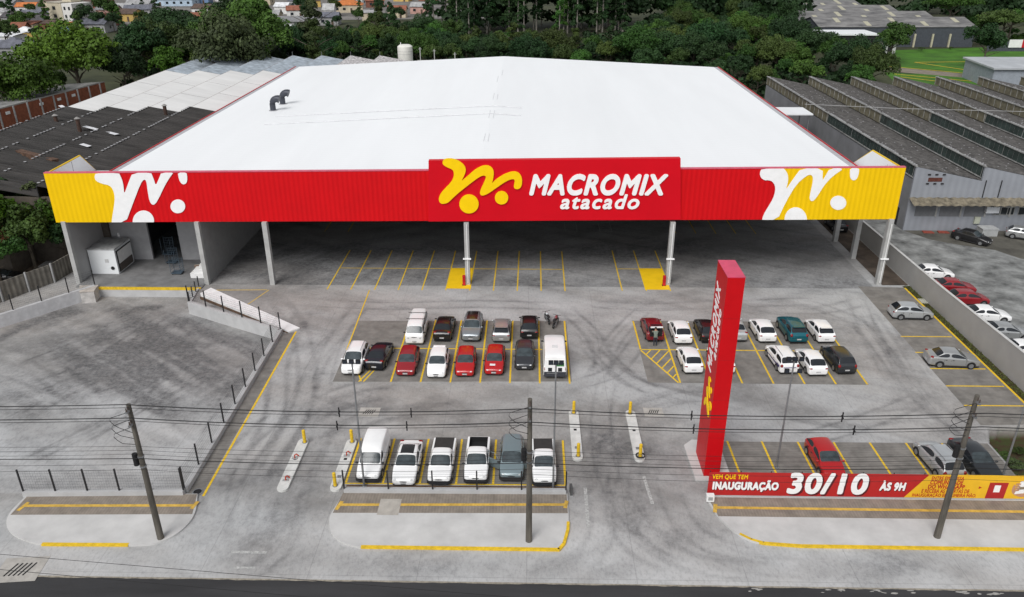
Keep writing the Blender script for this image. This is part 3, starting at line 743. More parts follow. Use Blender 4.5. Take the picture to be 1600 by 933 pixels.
# raised sign panel with the lettering
SO = 0.30
def fs(x, y): return fac(x, y, SO)
p0, p1, p2, p3 = fs(669.5, 346.2), fs(1063.5, 343.4), fs(1063.5, 247.5), fs(669.5, 251.5)
sign = extr([p0, p1, p2, p3], -0.38 + .002, SO, "sign_panel", M_redp)
def zl(x, y): return fs(660 + x / 7.775, 235 + y / 7.775)
LG = [(245, 140), (255, 112), (290, 95), (340, 93), (400, 103), (455, 130), (500, 165), (525, 205), (528, 250), (510, 300), (484, 352), (478, 366), (490, 358), (560, 300), (620, 245), (680, 205), (740, 180), (790, 177), (835, 195), (862, 230), (868, 275), (862, 330), (850, 380), (846, 394), (858, 384), (900, 345), (960, 305), (1020, 275), (1080, 255), (1130, 253), (1170, 268), (1200, 305), (1212, 360), (1208, 410), (1195, 445), (1170, 465), (1140, 468), (1115, 455), (1110, 430), (1118, 395), (1122, 360), (1112, 345), (1085, 345), (1040, 360), (980, 395), (900, 450), (830, 500), (770, 535), (725, 546), (702, 530), (700, 500), (715, 455), (745, 395), (768, 340), (773, 315), (760, 302), (735, 300), (690, 320), (620, 370), (530, 440), (430, 520), (360, 585), (320, 625), (280, 642), (240, 645), (212, 630), (200, 595), (205, 560), (230, 510), (280, 455), (330, 405), (370, 350), (385, 290), (380, 250), (360, 225), (310, 205), (265, 180), (248, 160)]
extr([zl(*p) for p in smoothpoly(LG)], SO + .01, SO + .16, "cart_emblem_stroke", M_ylogo, up=sign)
extr([zl(*p) for p in ell(567, 647, 117, 114)], SO + .01, SO + .16, "cart_emblem_wheel", M_ylogo, up=sign)
extr([zl(*p) for p in ell(962, 572, 81, 80)], SO + .01, SO + .16, "cart_emblem_wheel", M_ylogo, up=sign)
def signtext(body, x0, y0, x1, y1, **k):
    a = fs(x0, y1); b = fs(x1, y0)
    M = FX @ Matrix.Translation((a[0], a[1], SO + .01))
    return lettering("lettering", sign, M_wlogo, body=body, w=b[0] - a[0], h=b[1] - a[1], depth=.12, M=M, **k)
signtext("MACROMIX", 827, 271.5, 1044, 305, bold=0.046, shear=0.26, space=1.12, res=90)
signtext("atacado", 875, 303.5, 1000, 326.5, bold=0.028, shear=0.24, space=1.16, res=90)
# side returns of the fascia: yellow outside, pale inside
for s, X0 in ((-1, -49.35), (1, 37.75)):
    yf = 77.56 if s < 0 else 78.86
    prof = [(yf, 7.05 if s < 0 else 7.4), (yf, 12.25 if s < 0 else 12.75), (84.0 if s < 0 else 86.4, 12.4 if s < 0 else 12.65), (86.4 if s < 0 else 91.0, 10.1 if s < 0 else 9.9), (86.4 if s < 0 else 91.0, 7.0)]
    MY = Matrix(((0, 0, 1, X0), (1, 0, 0, 0), (0, 1, 0, 0), (0, 0, 0, 1)))
    ret = MB().prism(prof, -.06, .06, MY).build("fascia_return", M_yside, store, ws=True)
    ins = [(prof[0][0] + .02, prof[0][1] + 2.0), (prof[1][0] + .02, prof[1][1] - .12), (prof[2][0] - .06, prof[2][1] - .12), (prof[3][0] - .1, prof[3][1] + .02), (prof[4][0] - .1, 8.5)]
    MB().prism(ins, -s * .07, -s * .10, MY).build("inner_lining", M_wclad, ret, ws=True)
    ysm = 82.0
    MB().bb(X0 - s * .11 - .01, X0 - s * .11 + .01, ysm, ysm + .06, 9.5, 12.2).build("lining_joint", M_grey, ret, ws=True)
# white gusset deck that ties each return to the roof
MB().face([(-49.2, 77.7, 10.02), (-47.2, 77.9, 10.02), (-47.2, 86.3, 10.02), (-49.2, 86.3, 10.02)]).build("corner_deck", M_wclad, store, ws=True)
MB().face([(37.3, 78.9, 10.02), (37.7, 78.9, 10.02), (37.7, 90.8, 10.02), (37.3, 90.8, 10.02)]).build("corner_deck", M_wclad, store, ws=True)
# soffit, walls, columns
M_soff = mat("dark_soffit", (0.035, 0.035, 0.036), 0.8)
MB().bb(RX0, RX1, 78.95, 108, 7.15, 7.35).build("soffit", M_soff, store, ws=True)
M_beam = mat("steel_beam", (0.06, 0.06, 0.06), 0.7)
for y in (86.0, 94.0, 102.0): MB().bb(RX0 + .3, RX1 - .3, y - .15, y + .15, 6.7, 7.13).build("beam", M_beam, store, ws=True)
M_wall = mat("store_wall", (0.34, 0.34, 0.34), 0.85, var=0.06, scale=0.4)
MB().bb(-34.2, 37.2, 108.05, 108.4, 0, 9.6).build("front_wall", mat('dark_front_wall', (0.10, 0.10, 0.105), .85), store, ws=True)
sf = MB(); sf.bb(-18, 20, 107.9, 108.03, 0.1, 3.4); sfo = sf.build("shopfront_glass", M_glass, store, ws=True)
for x in range(-18, 21, 3): MB().bb(x - .05, x + .05, 107.82, 107.9, 0.1, 3.4).build("mullion", M_steel, sfo, ws=True)
MB().bb(37.0, 37.3, 108.45, RYB, 0, 9.6).build("side_wall", M_wall, store, ws=True)
MB().bb(-47.3, 37.0, RYB - .35, RYB - .05, 0, 9.6).build("back_wall", M_wall, store, ws=True)
MB().bb(-48.9, -48.55, 77.55, 86.3, -0.9, 7.1).build("side_wall", M_wall, store, ws=True)
MB().bb(-47.3, -47.0, 86.3, RYB - .4, 0, 9.6).build("side_wall", M_wall, store, ws=True)
dockw = MB().bb(-34.85, -34.55, 77.65, 108.0, 0, 7.1).build("side_wall", mat("dock_wall", (0.30, 0.30, 0.30), 0.85, var=0.06), store, ws=True)
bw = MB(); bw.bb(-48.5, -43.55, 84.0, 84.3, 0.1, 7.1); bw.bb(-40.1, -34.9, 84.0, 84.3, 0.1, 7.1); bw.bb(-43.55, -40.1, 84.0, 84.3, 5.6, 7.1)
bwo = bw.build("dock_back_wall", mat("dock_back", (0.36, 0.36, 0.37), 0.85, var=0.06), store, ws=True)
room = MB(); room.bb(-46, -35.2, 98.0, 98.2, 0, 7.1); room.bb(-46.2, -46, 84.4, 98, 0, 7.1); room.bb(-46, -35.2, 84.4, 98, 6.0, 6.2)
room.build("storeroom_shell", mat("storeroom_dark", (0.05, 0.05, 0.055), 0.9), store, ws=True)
dockf = MB(); dockf.bb(-48.5, -34.9, 76.15, 98, -1.4, 0.12)
dock = dockf.build("dock_floor", mat("dock_concrete", (0.20, 0.20, 0.20), 0.8, var=0.2, scale=0.6), store, ws=True)
MB().bb(-46.0, -34.95, 75.98, 76.14, -0.16, 0.135).build("dock_edge", M_yellow, dock, ws=True)
MB().bb(-46.0, -34.95, 75.99, 76.14, -1.4, -0.17).build("dock_face", M_lgrey, dock, ws=True)
wl_ = MB().bb(-47.0, -46.85, 83.8, 84.0, 2.6, 3.4).build("wall_lamp", M_wlogo, store, ws=True)
M_col = mat("column_concrete", (0.40, 0.40, 0.39), 0.85, var=0.10, scale=1.0)
def colm(x, y, sx=.5, sy=.6, z=7.1):
    c = MB().box((x, y, z / 2), (sx, sy, z)).build("column", M_col, store, ws=True); return c
colm(-48.72, 77.0 - .0 + .3, .45, .5); colm(-34.7, 77.35, .45, .5); colm(-27.6, 77.45)
c3 = colm(-6.55, 77.85); c4 = colm(14.95, 78.15); c5 = colm(37.5, 78.5, .5, .6, 7.4)
for x, y in ((37.6, 86.0), (37.5, 91.6), (37.4, 99.5)): colm(x, y, .5, .6, 7.1)
for c, x, y in ((c3, -6.55, 77.85), (c4, 14.95, 78.15), (c5, 37.5, 78.5)):
    MB().cyl((x + .05, y - .36, .3), (x + .05, y - .36, 6.9), .05, seg=8).build("downpipe", M_white, c, ws=True)
    MB().bb(x - .42, x + .42, y - .5, y - .33, 3.0, 3.14).build("cctv_bracket", M_wlogo, c, ws=True)
# white link roof between the store and the factory on the right
lk = thing("link_canopy", "small flat white canopy bridging the alley beside the store's right roof edge", "canopy", (41, 130, 0))
MB().bb(38.4, 45.2, 127.5, 133.0, 7.9, 8.1).build("canopy_sheet", M_wclad, lk, ws=True)
for x, y in ((39, 128), (44.8, 128), (39, 132.6), (44.8, 132.6)): MB().cyl((x, y, 0), (x, y, 7.9), .1).build("post", M_steel, lk, ws=True)
# gooseneck ducts on the roof
def duct(px, py, label):
    z = 10.6
    for _ in range(4):
        p = at(px, py, z); z = roofz(p.x)
    t = thing("roof_duct", label, "duct", (p.x, p.y, z), 0, "gooseneck ducts on the white roof")
    MD = mat("dark_duct", (0.055, 0.06, 0.075), 0.45, metal=.3, var=.15)
    pts = [(0, 0, -0.05), (0, 0, 1.0)] + [(0.75 - .75 * math.cos(a), 0, 1.0 + .75 * math.sin(a)) for a in (R(20), R(40), R(60), R(80), R(100), R(118))]
    MB().tube(pts, [.42, .42, .43, .45, .47, .5, .54, .58], 16).build("duct_pipe", MD, t, smooth=True)
    MB().cyl((0, 0, -.05), (0, 0, .08), .62, seg=20).build("base_flange", mat("flange_grey", (.4, .4, .42)), t)
duct(427, 173, "dark gooseneck duct on the white roof, nearer the street"); duct(442, 163, "dark gooseneck duct on the white roof, farther from the street")
# fire cabinets at the columns
for x, y, lb in ((-6.95, 77.5, "red fire extinguisher cabinet at the column under the yellow emblem sign"), (14.5, 77.75, "red fire extinguisher cabinet at the column beside the red totem")):
    t = thing("fire_cabinet", lb, "fire cabinet", (x, y, 0), 0, "red fire cabinets at the columns")
    MB().box((0, 0, .58), (.30, .28, 1.1)).build("cabinet", M_redt, t); MB().box((0, -.15, .72), (.22, .02, .6)).build("door", mat("cabinet_door", (.42, .01, .012), .4), t)
    MB().box((0, 0, .02), (.42, .36, .05)).build("base", M_dark, t)
# goods on the dock
t = thing("cold_room_box", "white insulated box unit standing on the loading dock", "container", (-47.1, 81.3, .12))
MB().bb(-48.42, -45.45, 79.6, 83.3, 0.14, 2.95).build("body", M_wclad, t, ws=True)
MB().bb(-48.46, -45.41, 79.56, 83.34, 2.955, 3.06).build("roof_panel", mat("dirty_grey_panel", (.36, .37, .37), .8, var=.25, scale=1.5), t, ws=True)
dr = MB().bb(-45.44, -45.38, 80.0, 83.0, 1.2, 2.6).build("sliding_door", M_white, t, ws=True)
fr = MB(); fr.bb(-45.43, -45.35, 79.85, 79.97, .3, 2.72); fr.bb(-45.43, -45.35, 79.98, 83.1, 2.62, 2.72); fr.build("door_frame", M_black, t, ws=True)
MB().bb(-45.43, -45.37, 80.0, 83.0, .3, 1.15).build("lower_panel", mat("brown_panel", (.10, .085, .075)), t, ws=True)
MB().cyl((-46.0, 79.53, .85), (-46.0, 79.59, .85), .2, seg=16).build("round_vent", M_black, t, ws=True)
MB().bb(-46.7, -46.3, 79.57, 79.59, 1.5, 1.9).build("control_panel", mat("panel_grey", (.5, .5, .5)), t, ws=True)
def cage(x, y, lb, s=1.0):
    t = thing("roll_cage", lb, "roll cage", (x, y, .12), 0, "roll cages on the dock")
    MC = mat("blue_grey_cage", (.10, .14, .18), .5, metal=.4)
    mb = MB()
    for sx in (-.55, .55):
        for sy in (-.45, .45): mb.cyl((sx, sy, .15), (sx, sy, 1.75 * s), .025, seg=5)
        for k in range(6): mb.cyl((sx, -.45, .25 + k * .28 * s), (sx, .45, .25 + k * .28 * s), .014, seg=4)
    for k in range(6): mb.cyl((-.55, .45, .25 + k * .28 * s), (.55, .45, .25 + k * .28 * s), .014, seg=4); mb.cyl((-.45 + k * .18, .45, .2), (-.45 + k * .18, .45, 1.7 * s), .012, seg=4)
    mb.build("frame", MC, t)
    MB().box((0, 0, .17), (1.1, .9, .05)).build("platform", MC, t)
    for sx in (-.45, .45):
        for sy in (-.35, .35): MB().cyl((sx - .03, sy, .075), (sx + .03, sy, .075), .075, seg=8).build("caster", M_black, t)
cage(-39.0, 79.9, "empty wire roll cage out on the dock beside the white boxes"); cage(-40.9, 83.0, "wire roll cage standing in the dark dock doorway"); cage(-42.4, 85.6, "wire roll cage inside the dark storeroom", 1.2)
for i, (x, y, z, sx, sy, sz, lb) in enumerate([(-36.3, 79.2, .12, 1.5, 1.1, .55, "white carton pile base, lowest box by the dock column"), (-36.1, 79.25, .67, 1.1, 1.0, .4, "white carton lying on the lowest box by the dock column"), (-35.75, 79.3, 1.07, .7, .9, .4, "small white carton on top of the pile by the dock column"), (-36.6, 79.9, .67, .7, .3, .5, "brown carton behind the white boxes by the dock column")]):
    t = thing("carton", lb, "box", (x, y, z), .1 * i, "cartons piled by the dock column")
    mt_ = M_white if i < 3 else mat("brown_card", (.16, .10, .07))
    MB().box((0, 0, sz / 2), (sx, sy, sz)).build("carton_body", mt_, t); MB().box((0, 0, sz + .006), (sx * .98, .09, .008)).build("packing_tape", mat("tape", (.6, .58, .5), .4), t)

# ------------------------------------------------------------------ totem
t = thing("totem_sign", "tall red totem sign with lettering up its side beside the entrance", "totem", (12.8, 46.1, 0))
TX0, TX1, TY0, TY1, TZ = 12.22, 13.3, 44.75, 47.55, 15.1
MB().bb(TX0, TX1, TY0, TY1, .14, TZ).build("pillar", mat("totem_red", (0.53, 0.004, 0.008), 0.45, var=.03, spec=.2), t, ws=True)
cap_ = MB().bb(TX0 - .012, TX1 + .012, TY0 - .012, TY1 + .012, TZ + .002, TZ + .05).build("cap", mat("totem_cap", (.62, .05, .12), .4), t, ws=True)
for z in (3.3, 6.3, 9.3, 12.3): MB().bb(TX0 - .006, TX1 + .006, TY0 - .006, TY1 + .006, z, z + .015).build("panel_joint", mat("totem_joint", (.34, .004, .008)), t, ws=True)
MT = Matrix(((0, 0, -1, TX0), (0, 1, 0, 0), (1, 0, 0, 0), (0, 0, 0, 1)))      # text x -> +Z, text y -> +Y, depth -> -X
def tt(body, z0, z1, y0, y1, mt_, **k):
    lettering("lettering", t, mt_, body=body, w=z1 - z0, h=y1 - y0, depth=.02, M=MT @ Matrix.Translation((z0, y0, .008)), **k)
tt("MACROMIX", 7.6, 13.9, 46.05, 47.15, M_wlogo, bold=.036, shear=.22, space=1.22)
tt("atacado", 9.0, 12.6, 45.2, 45.95, M_wlogo, bold=.025, shear=.24, space=1.16)
def lg(p): return ((p[0] - 200) / 1010.0 * 2.7 + 4.6, (645 - p[1]) / 668.0 * 1.95 + 45.2)
MB().prism([lg(p) for p in smoothpoly(LG)], .008, .05, MT).build("cart_emblem_stroke", M_ylogo, t, ws=True)
for c in ((567, 660, 117, 117), (962, 572, 81, 81)): MB().prism([lg(p) for p in ell(*c)], .008, .05, MT).build("cart_emblem_wheel", M_ylogo, t, ws=True)
MB().prism([(11.6, 44.3), (14.1, 44.3), (14.1, 49.0), (12.2, 49.1), (11.5, 48.4)], 0, .14).build("plinth", M_walk, t, ws=True)
# ------------------------------------------------------------------ walls, fences, banner
def wallbox(mb, a, b, th, z0, z1, z1b=None):
    a, b = Vector(a), Vector(b); d = b - a; n_ = Vector((-d.y, d.x)).normalized() * th / 2; z1b = z1 if z1b is None else z1b
    k = len(mb.v)
    for p, zt in ((a, z1), (b, z1b)):
        for s in (-1, 1):
            mb.v += [(p.x + n_.x * s, p.y + n_.y * s, z0), (p.x + n_.x * s, p.y + n_.y * s, zt)]
    for f in ((0, 2, 3, 1), (4, 5, 7, 6), (0, 1, 5, 4), (2, 6, 7, 3), (1, 3, 7, 5), (0, 4, 6, 2)): mb.f.append(tuple(k + i for i in f)); mb.mi.append(0)
def fence(name, label, path, base, posts_every, post_h, th=.38, z0=-.3, wires=True, group=None, wmat=None, zoff=None, skip_base=False, vert=True):
    t = thing(name, label, "fence", (path[0][0], path[0][1], 0), 0, group)
    wb = MB()
    for (a, b) in zip(path[:-1], path[1:]):
        if not skip_base: wallbox(wb, a, b, th, z0, base)
    if not skip_base: wb.build("base_wall", wmat or M_lgrey, t, ws=True)
    mesh_ = MB()
    for (a, b) in zip(path[:-1], path[1:]):
        a, b = Vector(a), Vector(b); Ln = (b - a).length; n_ = max(1, round(Ln / posts_every))
        for i in range(n_ + 1):
            p = a + (b - a) * (i / n_)
            if i == 0 and a != Vector(path[0]): continue
            MB().box((p.x, p.y, base + post_h / 2), (.09, .09, post_h), math.atan2((b - a).y, (b - a).x)).build("post", M_dark, t, ws=True)
        if wires:
            MBW = mesh_
            k = 0.0
            while k <= 1.0001:
                z = base + .08 + (post_h - .18) * k; MBW.tube([(a.x, a.y, z), (b.x, b.y, z)], .006, 3); k += 1 / 7
            nw = int(Ln / .16) if vert else 0
            for i in range(nw):
                p = a + (b - a) * (i / nw); MBW.tube([(p.x, p.y, base + .06), (p.x, p.y, base + post_h - .1)], .0035, 3)
    if wires: mesh_.build("wire_panel", mat("fence_wire", (.035, .04, .05), .6), t, ws=True)
    return t
fence("yard_fence", "low grey wall with black mesh fence along the front of the loading yard", [(-33.8, 41.85), (-23.1, 42.2)], .45, 1.95, 1.75)
fence("yard_fence", "grey retaining wall with black mesh fence climbing the yard's right side to the dock", [(-23.15, 42.45), (-23.5, 66.1), (-34.65, 72.1)], .38, 2.75, 1.75, z0=-1.2)
fence("yard_fence", "retaining wall with black posts at the yard's far left edge", [(-70, 46.0), (-53.0, 67.6), (-46.3, 76.0)], .42, 3.0, 1.7, z0=-1.2, wires=True, wmat=mat("pale_render", (.55, .55, .56), .85))
fence("dock_rail", "short black rail at the top of the dock ramp", [(-35.3, 76.4), (-34.7, 72.4)], .1, 1.3, 1.2, z0=-1.2, th=.2)
fence("car_park_fence", "low wall with thin black wire fence before the front row of pickups", [(-12.35, 42.65), (2.6, 42.78)], .36, 2.9, 1.5, vert=False)
t = thing("dock_block", "pale concrete block at the left end of the dock", "block", (-46.4, 75.2, 0))
MB().prism([(-47.9, 75.9), (-47.0, 74.2), (-45.7, 74.5), (-46.0, 76.1)], -1.2, .3).build("block", mat("pale_render2", (.5, .48, .46), .9, var=.2), t, ws=True)
MB().prism([(-47.95, 75.95), (-47.0, 74.15), (-45.65, 74.45), (-45.98, 76.1)], .302, .36).build("coping", mat("coping_concrete", (.46, .42, .38), .9, var=.2, scale=2), t, ws=True)
# side ramp beside the yard wall
t = thing("pedestrian_ramp", "long white sloping ramp slab beside the yard's angled fence", "ramp", (-28, 70, 0))
mb = MB(); a0, a1, b1, b0 = Vector((-33.4, 75.0, 0)), Vector((-21.9, 66.9, 0)), Vector((-22.7, 66.1, 0)), Vector((-34.0, 73.6, 0))
k = 0
mb.v += [(a0.x, a0.y, 0.0), (a1.x, a1.y, 0.0), (b1.x, b1.y, 0.0), (b0.x, b0.y, 0.0), (a0.x, a0.y, .62), (a1.x, a1.y, .12), (b1.x, b1.y, .12), (b0.x, b0.y, .62)]
for f in ((0, 3, 2, 1), (4, 5, 6, 7), (0, 1, 5, 4), (1, 2, 6, 5), (2, 3, 7, 6), (3, 0, 4, 7)): mb.f.append(f); mb.mi.append(0)
mb.build("slab", mat("ramp_white", (.80, .80, .80), .8, var=.06), t, ws=True)
mb = MB(); wallbox(mb, (-34.0, 73.45), (-22.8, 65.98), .1, 0, .3, .05); mb.build("earth_edge", M_earth, t, ws=True)
# concrete panel fence at far left
t = thing("panel_fence", "weathered concrete panel fence along the left side path", "fence", (-53, 72, 0))
mb = MB(); wallbox(mb, (-66, 50), (-51.6, 77.5), .12, -.1, 2.1); wallbox(mb, (-51.6, 77.5), (-50.4, 86), .12, -.1, 2.1)
mb.build("panels", mat("old_concrete_panels", (.20, .185, .16), .9, var=.25, scale=1.0, wave=('Y', .5, .06, .5)), t, ws=True)
for i in range(12):
    p = Vector((-66, 50)).lerp(Vector((-51.6, 77.5)), i / 11); MB().box((p.x + .1, p.y - .05, 1.1), (.16, .16, 2.3)).build("post", M_grey, t, ws=True)
# boundary wall on the right
t = thing("boundary_wall", "tall smooth grey boundary wall between the car park and gravel yard", "wall", (40.9, 70, 0))
mb = MB(); wallbox(mb, (40.85, 98.5), (40.85, 72), .2, -1.2, 2.2, 2.5); wallbox(mb, (40.85, 72), (40.85, 43.0), .2, -1.2, 2.5, 3.3)
mb.build("wall_face", mat("smooth_grey_wall", (.35, .345, .335), .85, var=.05, scale=.5), t, ws=True)
mb = MB()
k0 = [(98.5, 2.2), (72, 2.5), (43.0, 3.3)]
for (y0, z0), (y1, z1) in zip(k0[:-1], k0[1:]):
    k = len(mb.v)
    for y, z in ((y0, z0), (y1, z1)):
        for x in (40.72, 40.98): mb.v += [(x, y, z + .003), (x, y, z + .06)]
    for f in ((0, 2, 3, 1), (4, 5, 7, 6), (0, 1, 5, 4), (2, 6, 7, 3), (1, 3, 7, 5), (0, 4, 6, 2)): mb.f.append(tuple(k + i for i in f)); mb.mi.append(0)
mb.build("coping", mat("wall_coping", (.55, .55, .54), .8), t, ws=True)
tag(MB().prism([(40.05, 73.6), (40.7, 73.6), (40.7, 74.6), (40.05, 74.6)], 0, .12).build("inspection_cover", mat("cover_concrete", (.42, .42, .36), .9)), "small pale concrete cover in the grass strip by the boundary wall", "cover")

# opening banner on its low wall
BY = 42.62
t = thing("banner_fence", "long red and yellow opening day banner on the low front wall", "banner", (12, BY, 0))
mb = MB(); wallbox(mb, (11.95, BY + .12), (60, BY + .12), .22, 0, .24); mb.build("base_wall", M_lgrey, t, ws=True)
for i in range(24): MB().cyl((12.1 + i * 2, BY + .12, .24), (12.1 + i * 2, BY + .12, 2.1), .035, seg=6).build("post", M_dark, t, ws=True)
BX0 = 12.0; ZB, ZT = .24, 2.10
def bx(px): return aty(px, 760, BY).x
BMX = Matrix(((1, 0, 0, 0), (0, 0, -1, BY), (0, 1, 0, 0), (0, 0, 0, 1)))
def bp(px, py): q_ = aty(px, py, BY); return (q_.x, q_.z)
xs1 = bx(1447); xs2 = bx(1416)
red = MB().prism([(BX0, ZB), (xs2, ZB), (xs1, ZT), (BX0, ZT)], 0.0, .03, BMX).build("red_sheet", mat("banner_red", (.44, .016, .016), .55, var=.05), t, ws=True)
yel = MB().prism([(xs2 + .02, ZB), (50, ZB), (50, ZT), (xs1 + .02, ZT)], 0.0, .03, BMX).build("yellow_sheet", mat("banner_yellow", (.80, .46, .02), .55, var=.05), t, ws=True)
def btext(body, x0, y0, x1, y1, mt_, parent, d=.034, **k):
    a = bp(x0, y1); b = bp(x1, y0)
    lettering("lettering", parent, mt_, body=body, w=b[0] - a[0], h=b[1] - a[1], depth=.008, M=BMX @ Matrix.Translation((a[0], a[1], d)), **k)
M_bsh = mat("banner_shadow_print", (.10, .008, .012), .6); M_bred = mat("banner_red_print", (.46, .02, .015), .6)
btext("VEM QUE TEM", 1112.5, 741.5, 1169, 749, M_ylogo, red, bold=.03, space=1.08)
btext("INAUGURAÇÃO", 1113.3, 751.2, 1219.3, 768.2, M_bsh, red, bold=.072, space=1.1, d=.033)
btext("INAUGURAÇÃO", 1112, 750, 1218, 767, M_wlogo, red, bold=.065, space=1.1, d=.044)
btext("30/10", 1230.5, 741.5, 1362.5, 774, M_bsh, red, bold=.062, shear=.05, space=1.1, d=.033, res=80)
btext("30/10", 1228, 739.5, 1360, 771, M_wlogo, red, bold=.045, shear=.05, space=1.1, d=.044, res=80)
btext("ÀS 9H", 1374, 752, 1418, 767.5, M_bsh, red, bold=.072, shear=.05, space=1.1, d=.033)
btext("ÀS 9H", 1373, 750.5, 1417, 766, M_wlogo, red, bold=.065, shear=.05, space=1.1, d=.044)
btext("ENTRE EM NOSSA", 1455, 744.5, 1507, 749.5, M_bred, yel, bold=.018, space=1.04)
btext("COMUNIDADE", 1452.5, 750.5, 1505.5, 756.5, M_bred, yel, bold=.034, space=1.08)
btext("DO WHATSAPP", 1449, 757.5, 1508, 763, M_bred, yel, bold=.034, space=1.08)
btext("E RECEBA AS OFERTAS DE", 1439, 764.5, 1515, 769.5, M_bred, yel, bold=.018, space=1.04)
btext("INAUGURAÇÃO EM PRIMEIRA MÃO.", 1424, 770.5, 1526, 776.5, M_bred, yel, bold=.018, space=1.04)
a, b = bp(1537, 781.5), bp(1575, 754)
cd = MB().prism([(a[0], max(a[1], ZB + .01)), (b[0], max(a[1], ZB + .01)), (b[0] + .05, b[1]), (a[0] + .05, b[1])], .033, .04, BMX).build("red_card_print", mat("card_red", (.42, .02, .02), .6), yel, ws=True)
a, b = bp(1551, 768.5), bp(1564, 758)
MB().prism([(a[0], a[1]), (b[0], a[1]), (b[0], b[1]), (a[0], b[1])], .042, .046, BMX).build("white_square_print", M_wlogo, cd, ws=True)
a = bp(1531, 761.5); MB().prism([(a[0] - .08, a[1] - .1), (a[0] + .12, a[1]), (a[0] - .08, a[1] + .1)], .033, .04, BMX).build("arrow_print", M_bred, yel, ws=True)
# printed hand holding a telephone
M_skin = mat("printed_skin", (.50, .27, .17), .6); a = bp(1592, 762)
ph = MB().prism([(a[0] - .2, a[1] - .5), (a[0] + .42, a[1] - .42), (a[0] + .60, a[1] + .62), (a[0] - .02, a[1] + .54)], .040, .046, BMX).build("telephone_print", M_wlogo, yel, ws=True)
MB().prism([(a[0] - .12, a[1] - .15), (a[0] + .40, a[1] - .1), (a[0] + .44, a[1] + .12), (a[0] - .06, a[1] + .08)], .048, .051, BMX).build("screen_print", mat("screen_print", (.25, .2, .14), .6), ph, ws=True)
for k in range(4):
    zc = a[1] + .32 - k * .17; MB().prism(smoothpoly([(a[0] - .30, zc - .05), (a[0] - .02, zc - .07), (a[0] + .06, zc), (a[0] - .02, zc + .07), (a[0] - .26, zc + .05)]), .049, .053, BMX).build("finger_print", M_skin, ph, ws=True)
MB().prism(smoothpoly([(a[0] - .45, a[1] - .25), (a[0] - .25, a[1] - .55), (a[0] + .3, a[1] - .78), (a[0] + .7, a[1] - .6), (a[0] + .5, a[1] - .45), (a[0] - .2, a[1] - .40), (a[0] - .3, a[1] + .3), (a[0] - .42, a[1] + .2)]), .033, .037, BMX).build("palm_print", M_skin, yel, ws=True)
t = thing("small_sign_box", "little white meter box at the left end of the banner wall", "meter box", (12.1, 42.1, KZ))
MB().box((0, 0, .3), (.5, .3, .5)).build("box", M_white, t); MB().box((0, -.16, .3), (.3, .02, .26)).build("door", M_grey, t); MB().box((0, 0, .03), (.3, .2, .06)).build("foot", M_grey, t)

# ------------------------------------------------------------------ utility poles and cables
M_pole = mat("weathered_pole", (.105, .095, .08), .9, var=.3, scale=3, stretch=(1, 1, .15))
M_ins = mat("insulator", (.09, .07, .06), .35)
def util_pole(x, y, h, label, lean=0.0, extra=True):
    t = thing("utility_pole", label, "utility pole", (x, y, KZ), 0, "utility poles on the front sidewalk")
    p = MB().cyl((0, 0, -.1), (lean * h, 0, h), .21, .13, seg=12).build("pole", M_pole, t, smooth=True)
    for z in (h - .35, h - 1.25):
        a = MB().box((lean * z, -.18, z), (.14, .5, .12)).build("bracket", M_steel, t)
        for yy in (-.35, -.15, .05): MB().cyl((lean * z, yy, z + .06), (lean * z, yy, z + .28), .05, .035, seg=8).build("insulator", M_ins, a)
    for z in (h - 3.6, h - 4.3): MB().cyl((lean * z, 0, z - .05), (lean * z, 0, z + .05), .20, seg=12).build("band", M_steel, t)
    if extra:
        MB().cyl((-.33, -.05, h - 4.2), (-.33, -.05, h - 3.4), .16, seg=10).build("splice_box", M_black, t)
        for k in range(3):
            pts = [(lean * h - .1, -.1, h - .5 - k * .5)] + [(-.9 - .3 * math.sin(i * .9), -.2, h - .6 - k * .55 - .22 * i) for i in range(1, 5)] + [(-.05, -.1, h - 1.9 - k * .4)]
            MB().tube([(p_[0], p_[1], p_[2]) for p_ in pts], .018, 5).build("jumper_cable", M_black, t)
    return t
util_pole(-22.85, 37.9, 9.8, "utility pole with hanging jumper cables on the left sidewalk island")
util_pole(.12, 38.1, 10.3, "utility pole standing before the white pickup in the middle sidewalk island")
util_pole(25.55, 38.95, 10.3, "leaning utility pole standing before the yellow end of the banner", 0.0)
def cable(lb, z, y, r=.022, sag=.35, x0=-95, x1=98, spacers=None):
    px_ = [x0, -59.0, -22.85, .12, 25.5, 61.0, x1]; pts = []
    for a, b in zip(px_[:-1], px_[1:]):
        for i in range(12):
            t_ = i / 12; s_ = sag * 4 * t_ * (1 - t_); pts.append((a + (b - a) * t_, y, z - s_))
    pts.append((px_[-1], y, z))
    return tag(MB().tube(pts, r, 5).build("overhead_cable", M_black), lb, "cable", "overhead cables between the utility poles")
cs = []
for i, (z, y) in enumerate(((10.12, 37.55), (10.02, 37.75), (9.86, 37.65))): cs.append(cable("insulated power cable of the upper bundle, %s of its three" % ("highest", "middle", "lowest")[i], z, y, .015))
for i, (z, y) in enumerate(((9.22, 37.55), (9.12, 37.75), (8.98, 37.65))): cs.append(cable("insulated power cable of the second bundle below the pole tops, %s of its three" % ("highest", "middle", "lowest")[i], z, y, .015))
nm = ("topmost", "second", "third", "fourth", "fifth", "lowest")
for i, z in enumerate((7.1, 6.85, 6.6, 6.3, 5.9, 5.55)): cable("thin telephone cable, %s of the lower group on the poles" % nm[i], z, 37.8 - .03 * i, .024 if i == 3 else .010, .25 + .07 * (i % 3))
